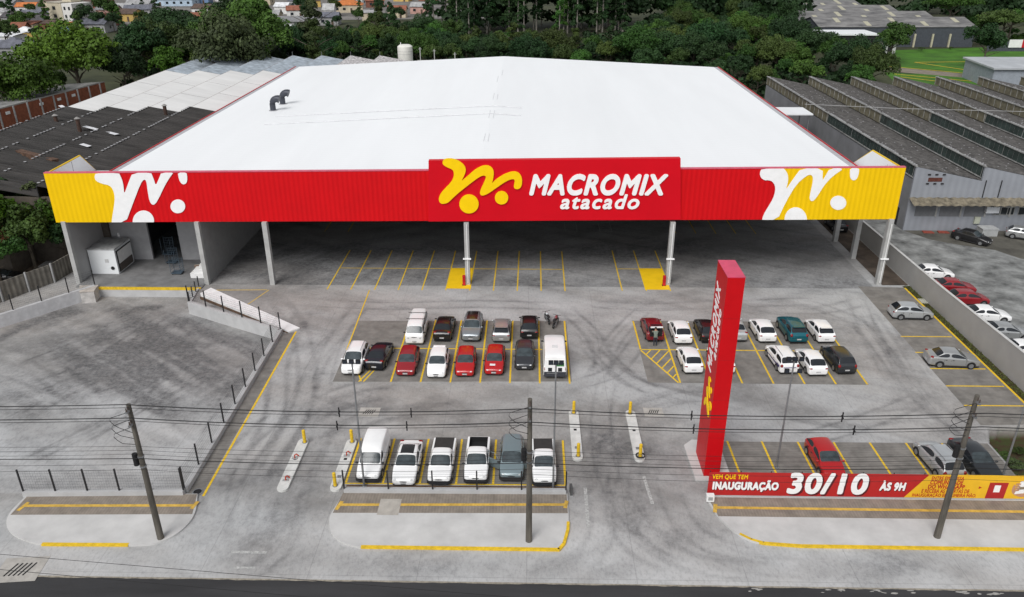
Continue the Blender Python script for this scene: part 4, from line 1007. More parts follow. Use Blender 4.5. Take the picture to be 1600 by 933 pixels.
for i, (x, z) in enumerate(((-10.7, 9.70), (-6.6, 9.72), (-10.9, 8.8), (-6.9, 8.82), (9.2, 9.72), (17.6, 9.72), (9.4, 8.82), (18.4, 8.85))):
    mb = MB(); mb.box((x, 37.65, z), (.06, .30, .06)); mb.box((x, 37.65, z), (.06, .06, .62))
    tag(mb.build("cable_spacer", M_black), "small black spacer on the %s cable bundle, %s" % ("upper" if z > 9 else "second", ("left one by the driveway", "right one by the driveway", "left one by the driveway", "right one by the driveway", "above the exit lane", "beyond the red totem", "under the one over the exit lane", "under the one beyond the totem")[i]), "spacer", "spacers on the power cables")
for i, (a, b, c) in enumerate((((-60, 27.2, 7.3), (-25.6, 29.0, 7.0), (30, 24.4, 6.6)), ((-60, 26.4, 7.3), (-25.0, 28.0, 7.0), (30, 23.2, 6.6)))):
    tag(MB().tube([a, b, c], .012, 5).build("street_cable", M_black), "thin cable crossing low over the road, %s of two" % ("farther" if i == 0 else "nearer"), "cable", "cables over the road")

# ------------------------------------------------------------------ floodlight poles
def flood(x, y, h, label, heads, w=.85, rows=1):
    t = thing("floodlight_pole", label, "floodlight", (x, y, 0), 0, "floodlight poles along the front row")
    MB().cyl((0, 0, 0), (0, 0, h), .075, .05, seg=10).build("pole", M_steel, t, smooth=True)
    MB().box((0, 0, .02), (.3, .3, .05)).build("base_plate", M_steel, t)
    for r_ in range(rows):
        z = h - .1 - r_ * .9
        MB().box((0, 0, z), (w, .06, .06)).build("crossbar", M_steel, t)
        n_ = heads if r_ == 0 else heads - 1
        for i in range(n_):
            x_ = (-.5 + i / max(1, n_ - 1)) * (w - .1)
            hd = MB().box((x_, -.12, z + .18), (.30, .12, .28)).build("lamp_head", M_black, t)
            MB().box((x_, -.186, z + .18), (.24, .01, .22)).build("lens", mat("lamp_lens", (.03, .035, .045), .15), hd)
flood(-11.15, 43.35, 9.75, "slim floodlight pole with three heads over the leftmost white car", 3, .95)
flood(1.75, 43.2, 9.9, "slim floodlight pole with three heads in front of the big white van", 3, .75)
flood(17.6, 46.0, 8.75, "slim floodlight pole with five heads in two rows right of the totem", 3, .95, 2)
flood(33.1, 45.4, 8.4, "slim floodlight pole at the earth pit near the boundary wall", 2, .7, 2)

# ------------------------------------------------------------------ barrier islands and bollards
M_isl = mat("island_white", (.60, .60, .58), .85, var=.12, scale=1.5)
def island(x, y0, y1, lb, sk=0.0):
    t = thing("barrier_island", lb, "island", (x, (y0 + y1) / 2, 0), 0, "white kerbed islands of the barrier gates")
    n_ = 8; p = []
    for i in range(n_ + 1): a = math.pi * i / n_; p.append((.38 * math.cos(a) + sk, (y1 - y0) / 2 - .38 + .38 * math.sin(a)))
    for i in range(n_ + 1): a = math.pi + math.pi * i / n_; p.append((.38 * math.cos(a), -(y1 - y0) / 2 + .38 + .38 * math.sin(a)))
    MB().prism(p, 0, .15).build("kerb_block", M_isl, t)
    MB().box((0, -(y1 - y0) / 2 + 1.5, .16), (.28, .28, .02)).build("anchor_plate", M_steel, t)
    MB().box((0, 0.5, .16), (.22, .22, .02)).build("conduit_cover", M_black, t)
island(-16.65, 42.6, 48.7, "white barrier island left of the entrance lane"); island(-13.05, 42.7, 48.7, "white barrier island beside the white panel van")
island(3.6, 46.4, 53.0, "white barrier island right of the front pickups"); island(8.05, 46.4, 53.0, "white barrier island in the middle of the exit driveway")
def bollard(x, y, lb, h=1.05):
    t = thing("bollard", lb, "bollard", (x, y, .15), 0, "yellow steel bollards on the barrier islands")
    MB().cyl((0, 0, 0), (0, 0, h), .12, seg=14).build("tube", M_yellow, t, smooth=True); MB().cyl((0, 0, h), (0, 0, h + .05), .12, .06, seg=14).build("cap", M_yellow, t, smooth=True)
    MB().cyl((0, 0, 0), (0, 0, .03), .19, seg=14).build("base_plate", M_steel, t)
bollard(-16.5, 48.2, "yellow bollard at the far end of the island left of the entrance lane"); bollard(-13.0, 48.3, "yellow bollard at the far end of the island beside the white panel van")
bollard(-13.1, 43.2, "yellow bollard at the near end of the island beside the white panel van"); bollard(3.6, 52.5, "yellow bollard at the far end of the island right of the pickups")
bollard(3.65, 46.9, "yellow bollard at the near end of the island right of the pickups"); bollard(8.0, 52.5, "yellow bollard at the far end of the middle exit island"); bollard(8.1, 46.9, "yellow bollard with a black coil at the near end of the middle exit island")
tag(MB().tube([(8.1 + .3 * math.cos(a), 46.85 + .3 * math.sin(a), .30 + .02 * math.sin(3 * a)) for a in [i * R(20) for i in range(18)]], .05, 6).build("cable_coil", M_black), "black cable coil lying round the bollard of the middle exit island", "cable coil")
M_orange = mat("red_plastic", (.45, .06, .03), .5)
for x, y, lb in ((-16.7, 46.2, "small red loop of conduit on the entrance island, far one"), (-16.65, 43.7, "small red loop of conduit on the entrance island, near one"), (-13.05, 46.6, "small red conduit stub on the island beside the white panel van")):
    t = thing("conduit_stub", lb, "conduit", (x, y, .15), 0, "red conduit ends on the islands")
    MB().tube([(0, 0, 0), (.02, 0, .3), (.15, .02, .38), (.3, .05, .2)], .05, 6).build("hose", M_orange, t, smooth=True); MB().box((0, 0, .02), (.4, .2, .04)).build("plate", M_grey, t)
# drains and covers
def drain(x, y, s, lb, rot=0.0):
    t = thing("drain_grate", lb, "drain", (x, y, .006), rot, "drain covers in the concrete")
    MB().box((0, 0, .004), (s * 1.9, s * 1.5, .012)).build("concrete_collar", mat("collar_concrete", (.40, .38, .35), .9, var=.15), t)
    for i in range(5): MB().box((-.4 * s + .2 * s * i, 0, .013), (.08 * s, .8 * s, .006), -.35).build("slot", M_black, t)
drain(*at(577, 644)[:2], .85, "slotted drain cover in the concrete before the left driveway"); drain(*at(1021, 644)[:2], .8, "slotted drain cover in the exit lane under the cables"); drain(*at(32, 890)[:2], 1.35, "slotted drain cover at the road edge, bottom left corner", .1)
sheet("fresh_concrete_patch", -9.75, -8.35, 40.3, 41.9, KZ + .012, mat("pale_patch", (.42, .39, .35), .9, var=.15))
t = thing("manhole_cover", "round black manhole cover at the foot of the yard fence", "manhole", (-22.35, 42.55, .008))
MB().cyl((0, 0, 0), (0, 0, .02), .27, seg=20).build("lid", M_black, t); MB().cyl((0, 0, 0), (0, 0, .012), .36, seg=20).build("ring", M_steel, t)
t = thing("wheel_stop", "short dark post stub at the right end of the front wall", "post", (2.95, 42.8, 0)); MB().box((0, 0, .35), (.16, .5, .7), .1).build("stub", mat("stub_dark", (.08, .08, .08)), t); MB().box((0, 0, .03), (.25, .6, .06), .1).build("foot", M_grey, t)
# ------------------------------------------------------------------ vehicles
# station: x (front +), half width, underside, belt height, top height, half width of the top
SPEC = {
 'hatch': dict(L=3.95, st=[(1.97, .66, .26, .52, .60, .60), (1.86, .77, .20, .64, .72, .66), (1.45, .83, .18, .78, .86, .70), (.98, .845, .18, .88, .955, .72), (.30, .85, .18, .93, 1.42, .60), (-.50, .85, .18, .95, 1.48, .60), (-1.28, .845, .18, .97, 1.44, .57), (-1.80, .82, .20, .98, 1.02, .66), (-1.93, .79, .24, .80, .88, .68), (-1.98, .74, .30, .62, .66, .62)], wb=3, rf=4, rr=6, rb=7, wheels=(1.25, -1.22), r=.30),
 'sedan': dict(L=4.35, st=[(2.17, .66, .26, .50, .58, .60), (2.05, .78, .20, .63, .70, .66), (1.55, .85, .18, .77, .85, .70), (.98, .865, .18, .88, .95, .72), (.25, .87, .18, .93, 1.40, .60), (-.50, .87, .18, .95, 1.45, .60), (-1.02, .87, .18, .97, 1.40, .57), (-1.58, .86, .18, .98, 1.05, .64), (-2.02, .82, .22, .96, 1.02, .68), (-2.16, .77, .28, .78, .84, .66)], wb=3, rf=4, rr=6, rb=7, wheels=(1.33, -1.28), r=.31),
 'suv': dict(L=4.3, st=[(2.14, .70, .32, .66, .76, .62), (2.02, .82, .26, .80, .90, .68), (1.55, .885, .24, .93, 1.02, .74), (1.05, .90, .24, 1.02, 1.08, .76), (.42, .90, .24, 1.06, 1.58, .64), (-.50, .90, .24, 1.08, 1.65, .64), (-1.50, .89, .24, 1.10, 1.60, .60), (-1.95, .86, .26, 1.08, 1.14, .68), (-2.10, .83, .30, .90, .96, .70), (-2.15, .78, .36, .70, .75, .66)], wb=3, rf=4, rr=6, rb=7, wheels=(1.33, -1.30), r=.35),
 'wagon': dict(L=4.2, st=[(2.08, .68, .26, .56, .64, .60), (1.95, .79, .20, .68, .76, .66), (1.60, .84, .18, .82, .90, .70), (1.15, .86, .18, .93, 1.00, .72), (.45, .86, .18, .96, 1.50, .62), (-.60, .86, .18, .98, 1.57, .62), (-1.62, .855, .18, 1.0, 1.53, .60), (-1.95, .84, .20, 1.0, 1.06, .70), (-2.06, .82, .24, .84, .9, .70), (-2.10, .76, .30, .64, .68, .66)], wb=3, rf=4, rr=6, rb=7, wheels=(1.30, -1.28), r=.31),
 'pickup': dict(L=4.45, st=[(2.22, .66, .28, .58, .66, .60), (2.10, .78, .22, .72, .80, .66), (1.65, .83, .20, .84, .92, .70), (1.18, .845, .20, .92, .99, .72), (.52, .85, .20, .96, 1.48, .60), (.10, .85, .20, .97, 1.52, .60), (-.28, .85, .20, .98, 1.49, .58), (-.50, .85, .20, .99, 1.03, .74), (-2.10, .84, .24, .99, 1.02, .76), (-2.22, .80, .30, .95, .98, .74)], wb=3, rf=4, rr=6, rb=7, wheels=(1.38, -1.35), r=.31, bed=(-.58, -2.06)),
 'panelvan': dict(L=4.35, st=[(2.17, .66, .28, .56, .64, .60), (2.05, .78, .22, .70, .78, .66), (1.62, .83, .20, .84, .92, .70), (1.18, .85, .20, .94, 1.00, .74), (.55, .86, .20, 1.0, 1.52, .66), (.20, .87, .20, 1.02, 1.78, .66), (-.40, .875, .20, 1.04, 1.92, .70), (-1.95, .87, .22, 1.04, 1.90, .70), (-2.13, .84, .26, 1.0, 1.80, .68), (-2.17, .80, .32, .9, 1.5, .68)], wb=3, rf=4, rr=5, rb=9, wheels=(1.35, -1.30), r=.31, van=True),
 'van': dict(L=5.6, st=[(2.80, .78, .34, .72, .86, .70), (2.70, .90, .28, .92, 1.04, .78), (2.35, .96, .26, 1.12, 1.20, .82), (1.98, .985, .26, 1.22, 1.30, .86), (1.30, .99, .26, 1.28, 2.16, .82), (.70, 1.0, .26, 1.30, 2.32, .84), (-1.0, 1.0, .26, 1.30, 2.34, .84), (-2.55, .99, .28, 1.30, 2.30, .84), (-2.74, .97, .32, 1.26, 2.20, .82), (-2.78, .94, .38, 1.1, 1.9, .84)], wb=3, rf=4, rr=5, rb=9, wheels=(1.75, -1.65), r=.36, van=True),
 'kombi': dict(L=4.4, st=[(2.20, .70, .36, .84, .98, .66), (2.15, .80, .28, 1.02, 1.10, .72), (2.10, .83, .26, 1.08, 1.16, .74), (2.02, .85, .26, 1.14, 1.22, .76), (1.62, .86, .26, 1.18, 1.82, .66), (.80, .86, .26, 1.20, 1.94, .64), (-1.0, .86, .26, 1.20, 1.94, .64), (-2.0, .85, .28, 1.20, 1.86, .62), (-2.15, .82, .32, 1.14, 1.28, .70), (-2.20, .78, .38, .9, 1.0, .68)], wb=3, rf=4, rr=7, rb=8, wheels=(1.30, -1.20), r=.32),
}
def ring(s):
    x, w, zb, bt, tp, wt = s
    gl = tp - bt > .16
    p = [(0, zb), (w - .10, zb), (w - .015, zb + .10), (w, zb + (bt - zb) * .5), (w - .015, bt - .05), (w - .06, bt + .02)]
    if gl: p += [((w - .06) * .12 + wt * .88 + .03, tp - .085), (wt - .06, tp - .012), (0, tp + .018)]
    else: p += [(wt * .5 + (w - .06) * .5, bt + (tp - bt) * .6), (wt * .75, tp - .01), (0, tp + .012)]
    return [(x, y, z) for y, z in p]
CARCACHE = {}
def rings_of(kind):
    out = []
    for st in SPEC[kind]['st']:
        h = ring(st); out.append(h + [(x, -y, z) for x, y, z in reversed(h[1:-1])])
    return out
def car_shells(kind):
    """the bodywork as one subdivided loft, cut into paintwork, windscreen, rear window, side windows and roof skin"""
    sp = SPEC[kind]; rg = rings_of(kind); n = 16; van = sp.get('van'); wb, rf, rr, rb = sp['wb'], sp['rf'], sp['rr'], sp['rb']; mid = (rf + rr) // 2 if rr > rf + 1 else rf
    bm = bmesh.new(); V = [[bm.verts.new(p) for p in r_] for r_ in rg]; F = {}
    for i in range(len(rg) - 1):
        for j in range(n):
            if kind == 'pickup' and i == 7 and j in (6, 7, 8, 9): continue
            k = (j + 1) % n; F[i, j] = bm.faces.new((V[i][j], V[i + 1][j], V[i + 1][k], V[i][k]))
    bm.faces.new(V[0]); bm.faces.new(list(reversed(V[-1])))
    bmesh.ops.recalc_face_normals(bm, faces=bm.faces)
    def pane(keys, th, idx):
        fs = [F[k] for k in keys if k in F]
        bmesh.ops.inset_region(bm, faces=fs, thickness=th, use_even_offset=True)
        for f in fs:
            f.material_index = idx
            for e_ in f.edges:
                if any(g_ not in fs for g_ in e_.link_faces): e_[cl] = .75
    cl = bm.edges.layers.float.new("crease_edge")
    def crease(a_, b_, v_):
        e_ = bm.edges.get((a_, b_))
        if e_: e_[cl] = v_
    for i in range(len(rg) - 1):
        for j in (4, 5, 11, 12): crease(V[i][j], V[i + 1][j], .45)
        for j in (1, 2, 14, 15): crease(V[i][j], V[i + 1][j], .6)
        for j in (6, 10): crease(V[i][j], V[i + 1][j], .35)
    for i in (0, 1, wb, rb, len(rg) - 2, len(rg) - 1):
        for j in range(n): crease(V[i][j], V[i][(j + 1) % n], .38)
    pane([(i, j) for i in range(wb, rf) for j in (6, 7, 8, 9)], .012, 1)
    if not van: pane([(i, j) for i in range(rr, rb) for j in (6, 7, 8, 9)], .015, 2)
    for q_, j in ((0, 5), (1, 10)):
        pane([(i, j) for i in range(wb, max(mid, rf + (1 if van else 0)))], .022, 3 + q_)
        if not van and kind != 'pickup': pane([(i, j) for i in range(mid, rr if kind == 'kombi' else rb)], .024, 5 + q_)
        elif kind == 'pickup': pass
    for i in range(rf, rr):
        for j in (7, 8):
            if (i, j) in F: F[i, j].material_index = 7
    me = bpy.data.meshes.new("cage"); bm.to_mesh(me); bm.free()
    for _ in range(8): me.materials.append(None)
    o = bpy.data.objects.new("cage", me); C.objects.link(o); md = o.modifiers.new("s", 'SUBSURF'); md.levels = 2; md.boundary_smooth = 'PRESERVE_CORNERS'
    dg = bpy.context.evaluated_depsgraph_get(); m2 = bpy.data.meshes.new_from_object(o.evaluated_get(dg)); bpy.data.objects.remove(o)
    vs = [v.co.copy() for v in m2.vertices]; out = {}
    for p in m2.polygons: out.setdefault(p.material_index, []).append(tuple(p.vertices))
    res = {}
    for k, fs in out.items():
        used = sorted({v for f in fs for v in f}); mp = {v: i for i, v in enumerate(used)}
        q = MB(); q.v = [tuple(vs[v]) for v in used]; q.f = [tuple(mp[v] for v in f) for f in fs]; q.mi = [0] * len(fs); res[k] = q
    return res
def tub():
    mb = MB(); x0, x1 = -.56, -2.08; y_ = .66; zt = 1.035; zf = .62
    for pts in ([(x0, y_, zt), (x1, y_, zt), (x1, y_, zf), (x0, y_, zf)], [(x0, -y_, zt), (x0, -y_, zf), (x1, -y_, zf), (x1, -y_, zt)], [(x0, y_, zf), (x1, y_, zf), (x1, -y_, zf), (x0, -y_, zf)], [(x1, y_, zt), (x1, -y_, zt), (x1, -y_, zf), (x1, y_, zf)], [(x0, y_, zt), (x0, y_, zf), (x0, -y_, zf), (x0, -y_, zt)],
                [(x0, y_, zt), (x0, .80, zt - .02), (x1, .80, zt - .02), (x1, y_, zt)], [(x0, -y_, zt), (x1, -y_, zt), (x1, -.80, zt - .02), (x0, -.80, zt - .02)], [(x1, .8, zt - .02), (x1 - .06, .78, zt - .03), (x1 - .06, -.78, zt - .03), (x1, -.8, zt - .02), (x1, -y_, zt), (x1, y_, zt)]):
        mb.face(pts)
    return mb
def lerp3(a, b, t): return tuple(a[i] + (b[i] - a[i]) * t for i in range(3))
def panel(mb, pts, off, flip=False):
    P = [Vector(p) for p in pts]; c = sum(P, Vector()) / len(P); n_ = (P[1] - P[0]).cross(P[2] - P[0]).normalized()
    if n_.dot(c - Vector((c.x * .55, 0, .75))) < 0: n_ = -n_; P = P[::-1]
    mb.face([tuple(p + n_ * off) for p in P]); return mb
def plate_mesh(): return MB().box((0, 0, 0), (.02, .40, .12)).mesh("licence_plate", mat("plate_grey", (.5, .5, .5), .5))
def cmesh(key, fn):
    if key not in CARCACHE: CARCACHE[key] = fn()
    return CARCACHE[key]
M_tyre = mat("tyre_rubber", (.016, .016, .017), .85, var=.15)
M_rim = mat("wheel_rim", (.32, .33, .34), .35, metal=.6, var=.1)
M_trim = mat("black_plastic", (.022, .022, .024), .6, var=.1)
M_cglass = mat("car_glass", (.016, .019, .023), .16, var=.1, spec=.5)
M_cglass2 = mat("car_windscreen", (.045, .058, .064), .16, var=.3, scale=2, spec=.5)  # base colour lightened to stand in for grey-blue reflections
M_lampc = mat("headlamp", (.55, .56, .56), .12, var=.15, spec=.7)
M_lampr = mat("tail_lamp", (.22, .008, .008), .2, var=.1)
PAINT = {}
def paint(nm, col, metal=0.0, rough=.32):
    PAINT[nm] = mat("paint_" + nm.replace(" ", "_"), col, rough, metal=metal, var=.035, scale=.8, spec=.45, coat=.5); return PAINT[nm]
paint("white", (.86, .86, .855)); paint("black", (.010, .010, .011)); paint("red", (.42, .008, .010)); paint("dark red", (.17, .008, .014)); paint("silver", (.42, .43, .43), .55, .35)
paint("dark grey", (.045, .048, .055), .4, .35); paint("teal", (.006, .115, .15), .3, .3); paint("blue grey", (.22, .28, .30), .4, .38); paint("maroon", (.26, .012, .018)); paint("pale silver", (.52, .54, .55), .5, .35)
paint("graphite", (.035, .04, .045), .4, .3); paint("ink", (.012, .014, .022), .2, .3); paint("steel", (.28, .31, .33), .5, .35)
def car(kind, col, label, loc, rz, group="cars in the car park", cat="car", opts=()):
    sp = SPEC[kind]; Lh = sp['L'] / 2; st = sp['st']
    t = thing("parked_car" if cat == "car" else ("parked_van" if cat == "van" else "pickup_truck"), label, cat, (loc[0], loc[1], loc[2] if len(loc) > 2 else 0.006), rz, group)
    PM = PAINT[col]
    SH = cmesh(("shell", kind), lambda: car_shells(kind))
    roof_m = mat("gloss_black", (.014, .014, .015), .25, coat=.4) if 'blackroof' in opts else PM
    body = link("body", cmesh(("body", kind, col), lambda: SH[0].mesh("body", PM, True)), t)
    if 7 in SH: link("roof_panel", cmesh(("roof", kind, roof_m.name), lambda: SH[7].mesh("roof_panel", roof_m, True)), t)
    for k_, nm_ in ((1, "windscreen"), (2, "rear_window"), (3, "side_window"), (4, "side_window"), (5, "side_window"), (6, "side_window")):
        if k_ in SH: link(nm_, cmesh(("pane", kind, k_), lambda: SH[k_].mesh(nm_, M_cglass2 if k_ == 1 else M_cglass, True)), t)
    if kind == 'pickup': link("cargo_tub", cmesh(("tub", col), lambda: tub().mesh("cargo_tub", PM)), t)
    w = st[4][1]
    fx, rx_ = st[0][0], st[-1][0]; zf = st[1][3]; zr = st[-2][3]
    # dark lower trim, wheel arches and grille
    def mk_trim():
        mb = MB(); r = sp['r']
        for xw in sp['wheels']:
            for s in (-1, 1):
                pts = [(xw + (r + .075) * math.cos(a), s * (w + .006), max(st[4][2] - .0, r + (r + .075) * math.sin(a))) for a in [math.pi * i / 10 for i in range(11)]]
                mb.face(pts if s < 0 else pts[::-1])
        for s in (-1, 1): mb.bb(sp['wheels'][1] + r, sp['wheels'][0] - r, s * w - .012, s * w + .008, st[4][2] - .03, st[4][2] + .09)
        mb.bb(rx_ + .05, fx - .1, -w + .12, w - .12, st[4][2] - .02, st[4][2] + .01)
        return mb.mesh("wheel_arch_trim", M_trim)
    link("wheel_arch_trim", cmesh(("trim", kind), mk_trim), t)
    def mk_w():
        r = sp['r']; return MB().cyl((0, -.10, 0), (0, .10, 0), r, seg=18).mesh("wheel", M_tyre, True)
    def mk_r():
        r = sp['r']; mb = MB()
        mb.cyl((0, -.108, 0), (0, .108, 0), r * .66, seg=16)
        return mb.mesh("rim", M_rim, True)
    def mk_h():
        r = sp['r']; mb = MB()
        for k in range(5):
            a = k * 2 * math.pi / 5
            for s in (-1, 1): mb.cyl((math.cos(a) * r * .40, s * .107, math.sin(a) * r * .40), (math.cos(a) * r * .40, s * .111, math.sin(a) * r * .40), r * .13, seg=6)
        return mb.mesh("rim_hole", M_trim)
    for xw in sp['wheels']:
        for s in (-1, 1):
            wh = link("wheel", cmesh(("w", kind), mk_w), t, (xw, s * (w - .085), sp['r']))
            rm = link("rim", cmesh(("r", kind), mk_r), wh)
    # lamps, plates, mirrors
    def mk_hl2():
        mb = MB()
        if kind == 'kombi': mb.ell((st[1][0] + .0, .55, .86), (.10, .13, .13))
        else: mb.ell((st[1][0] - .10, st[1][1] - .20, zf - .035), (.23, .17, .085), -.55)
        return mb.mesh("headlight", M_lampc, True)
    for s in (1, -1):
        h = link("headlight", cmesh(("hl", kind), mk_hl2), t)
        if s < 0: h.scale = (1, -1, 1)
    def mk_tl():
        mb = MB()
        if kind in ('van', 'panelvan', 'kombi'): mb.ell((st[-2][0] + .02, st[-2][1] - .12, st[-2][3] - .25), (.09, .09, .26 if kind != 'kombi' else .14))
        elif kind == 'wagon' or kind == 'suv': mb.ell((st[-2][0] + .07, st[-2][1] - .13, zr + .0), (.13, .14, .17))
        elif kind == 'pickup': mb.ell((st[-2][0] + .0, st[-2][1] - .10, .80), (.12, .09, .15))
        else: mb.ell((st[-2][0] + .09, st[-2][1] - .17, zr + .0), (.14, .19, .085), .3)
        return mb.mesh("taillight", M_lampr, True)
    for s in (1, -1):
        h = link("taillight", cmesh(("tl", kind), mk_tl), t)
        if s < 0: h.scale = (1, -1, 1)
    pm = cmesh(("plate",), plate_mesh)
    link("licence_plate", pm, t, (fx - .005, 0, st[0][2] + .14)); link("licence_plate", pm, t, (rx_ + .0, 0, st[-1][2] + .20))
    def mk_gr():
        mb = MB(); mb.ell((fx - .03, 0, zf - .13), (.05, .36, .055)); mb.ell((fx - .07, 0, st[0][2] + .06), (.08, .52, .07)); return mb.mesh("grille", M_trim, True)
    link("grille", cmesh(("gr", kind), mk_gr), t)
    mcol = M_trim if ('blackmirror' in opts or kind in ('pickup', 'van', 'panelvan', 'kombi')) else PM
    def mk_mi(): 
        xb = st[3][0] - .10 if kind not in ('van', 'kombi') else st[3][0] - .25
        return MB().ell((xb, w + .05, st[3][3] + .07), (.07, .12, .075)).mesh("mirror", mcol, True)
    for s in (1, -1):
        h = link("mirror", cmesh(("mi", kind, mcol.name), mk_mi), t)
        if s < 0: h.scale = (1, -1, 1)
    if kind in ('hatch', 'sedan', 'suv', 'wagon'):
        def mk_line():
            mb = MB()
            for s in (-1, 1):
                for xw in (st[3][0] - .12, (st[4][0] + st[6][0]) / 2, st[6][0] + .05): mb.bb(xw - .008, xw + .008, s * (w - .012) - .006, s * (w - .012) + .006, .40, st[4][3] - .14)
                for xw in ((st[4][0] + st[6][0]) / 2 + .16, st[6][0] + .2): mb.bb(xw - .07, xw + .07, s * w - .03, s * w + .008, st[4][3] - .15, st[4][3] - .12)
            return mb.mesh("door_seam", M_trim)
        link("door_seam", cmesh(("ln", kind), mk_line), t)
    # variations
    if 'blackbumper' in opts:
        mb = MB(); mb.prism([(fx + .03, -.60), (fx + .03, .60), (fx - .10, w - .03), (fx - .38, w + .012), (fx - .38, -w - .012), (fx - .10, -w + .03)], st[0][2] - .06, st[0][2] + .22); mb.build("front_bumper", M_trim, t)
    if 'rearbumper' in opts: MB().box((rx_ + .03, 0, st[-1][2] + .1), (.16, w * 1.86, .24)).build("rear_bumper", M_trim, t)
    if 'cover' in opts:
        MB().box((-1.33, 0, 1.045), (1.56, 1.36, .03)).build("bed_cover", mat("bed_cover_vinyl", (.035, .033, .032), .75, var=.15), t)
    if 'openbed' in opts:
        mb = MB(); mb.bb(-2.07, -.57, -.655, .655, .622, .632); mb.bb(-2.07, -.57, .64, .657, .63, 1.03); mb.bb(-2.07, -.57, -.657, -.64, .63, 1.03); mb.bb(-.585, -.565, -.65, .65, .63, 1.03); mb.bb(-2.075, -2.06, -.65, .65, .63, 1.03)
        mb.build("bed_liner", M_black, t)
    if 'rack' in opts:
        for x in (.55, -.75):
            mb = MB(); mb.cyl((x, -.86, 2.02), (x, .86, 2.02), .025, seg=6)
            for s in (-.6, .6): mb.cyl((x, s, 1.9), (x, s, 2.02), .02, seg=5)
            mb.build("roof_bar", M_trim, t)
    if 'rails' in opts:
        for s in (-1, 1): MB().tube([(st[4][0] - .1, s * .56, st[4][4] + .02), (st[4][0] - .25, s * .57, st[5][4] + .05), (st[6][0] + .3, s * .55, st[6][4] + .07), (st[6][0] + .1, s * .54, st[6][4] + .01)], .02, 5).build("roof_rail", M_steel, t)
    if 'stripe' in opts:
        for s in (-1, 1):
            mb = MB(); mb.face([(1.4, s * (w + .004), .50), (-1.85, s * (w + .004), .62), (-1.85, s * (w + .004), .86), (-.9, s * (w + .004), .72), (1.4, s * (w + .004), .58)]); mb.build("side_stripe", mat("blue_stripe", (.03, .025, .16), .4), t)
        MB().box((st[-2][0] - .03, 0, .72), (.03, 1.1, .06)).build("rear_stripe", mat("blue_stripe", (.03, .025, .16)), t)
    if 'sticker' in opts: MB().box((1.42, -.12, .885), (.36, .46, .012)).build("hood_sticker", M_wlogo, t)
    if 'redpaper' in opts:
        a_ = SPEC[kind]['st'][3]; MB().box((.80, -.38, 1.12), (.02, .34, .22)).build("windscreen_notice", mat("notice_red", (.6, .10, .08)), t)
    if 'opendoors' in opts:
        for s in (1, -1):
            mb = MB(); M_ = Matrix.Translation((.92, s * .86, 0)) @ Matrix.Rotation(-s * R(62) * -1, 4, 'Z')
            M_ = Matrix.Translation((.92, s * .86, 0)) @ Matrix.Rotation(s * R(-58), 4, 'Z')
            mb.box((-.52, 0, .62), (1.04, .07, .66), M=M_)
            d_ = mb.build("open_door", PM, t)
            fr_ = MB(); fr_.tube([M_ @ Vector((0, 0, .95)), M_ @ Vector((-.45, -s * .12, 1.38)), M_ @ Vector((-1.0, -s * .12, 1.38)), M_ @ Vector((-1.02, 0, .95))], .022, 5); fr_.build("window_frame", PM, d_)
            MB().box((-.52, -s * .045, .62), (.9, .03, .5), M=M_).build("door_lining", M_trim, d_)
    if 'trunk' in opts:
        hb = MB(); hb.box((-1.60, 0, 1.62), (.86, 1.16, .07)); hat = hb.build("raised_tailgate", PM, t)
        MB().box((-1.72, 0, 1.665), (.5, .96, .012)).build("tailgate_glass", M_cglass, hat)
        MB().box((-2.03, 0, 1.63), (.05, 1.12, .14)).build("tailgate_edge", M_wlogo, hat)
        MB().box((-1.90, 0, .93), (.22, 1.12, .52)).build("open_boot", M_black, t)
    if 'vandoors' in opts:
        rx0 = st[-1][0]
        for s in (-1, 1):
            d_ = MB().box((rx0 - .012, s * .44, 1.25), (.03, .84, 1.30)).build("rear_door", PM, t)
            MB().box((rx0 - .032, s * .42, .98), (.012, .34, .36)).build("door_window", M_cglass, d_)
        MB().box((rx0 - .03, 0, .56), (.12, 1.86, .42)).build("rear_bumper", mat("dark_bumper", (.04, .042, .05), .5), t)
        MB().box((rx0 - .06, .25, .66), (.10, .9, .05)).build("rear_step", M_steel, t)
        gp = MB().box((rx0 - .035, -.42, 1.48), (.012, .66, .34)).build("green_reflection", mat("green_reflection_tint", (.06, .22, .07), .5, var=.5, scale=6), t)  # mottled green panel standing in for a reflection on the white rear
        MB().box((-1.2, 0, 2.345), (.5, .5, .02)).build("roof_hatch", mat("hatch_white", (.66, .66, .66)), t)
    if 'spoiler' in opts: MB().box((st[6][0] - .12, 0, st[6][4] - .01), (.22, 1.04, .05)).build("spoiler", PM, t)
    return t
def near(kind, px, py, face, dz=.28):
    """position and heading of a car whose nearest end is seen at (px, py); face 'F' = nose to the camera, 'B' = tail"""
    p = at(px, py, dz); Lh = SPEC[kind]['L'] / 2
    return (p.x, p.y + Lh)
def nose(kind, col, px, py, label, rz=0.0, **k):
    x, y = near(kind, px, py, 'F'); Lh = SPEC[kind]['L'] / 2
    return car(kind, col, label, (x - Lh * math.sin(rz) * -1 * 0 , y), -math.pi / 2 + rz, **k)
def tail(kind, col, px, py, label, rz=0.0, **k):
    x, y = near(kind, px, py, 'B'); return car(kind, col, label, (x, y), math.pi / 2 + rz, **k)
ML = "cars in the middle left bays"; MR_ = "cars in the middle right bays"; FL = "vehicles in the front left bays"; FRg = "cars in the front right bays"; GY = "cars in the gravel yard"
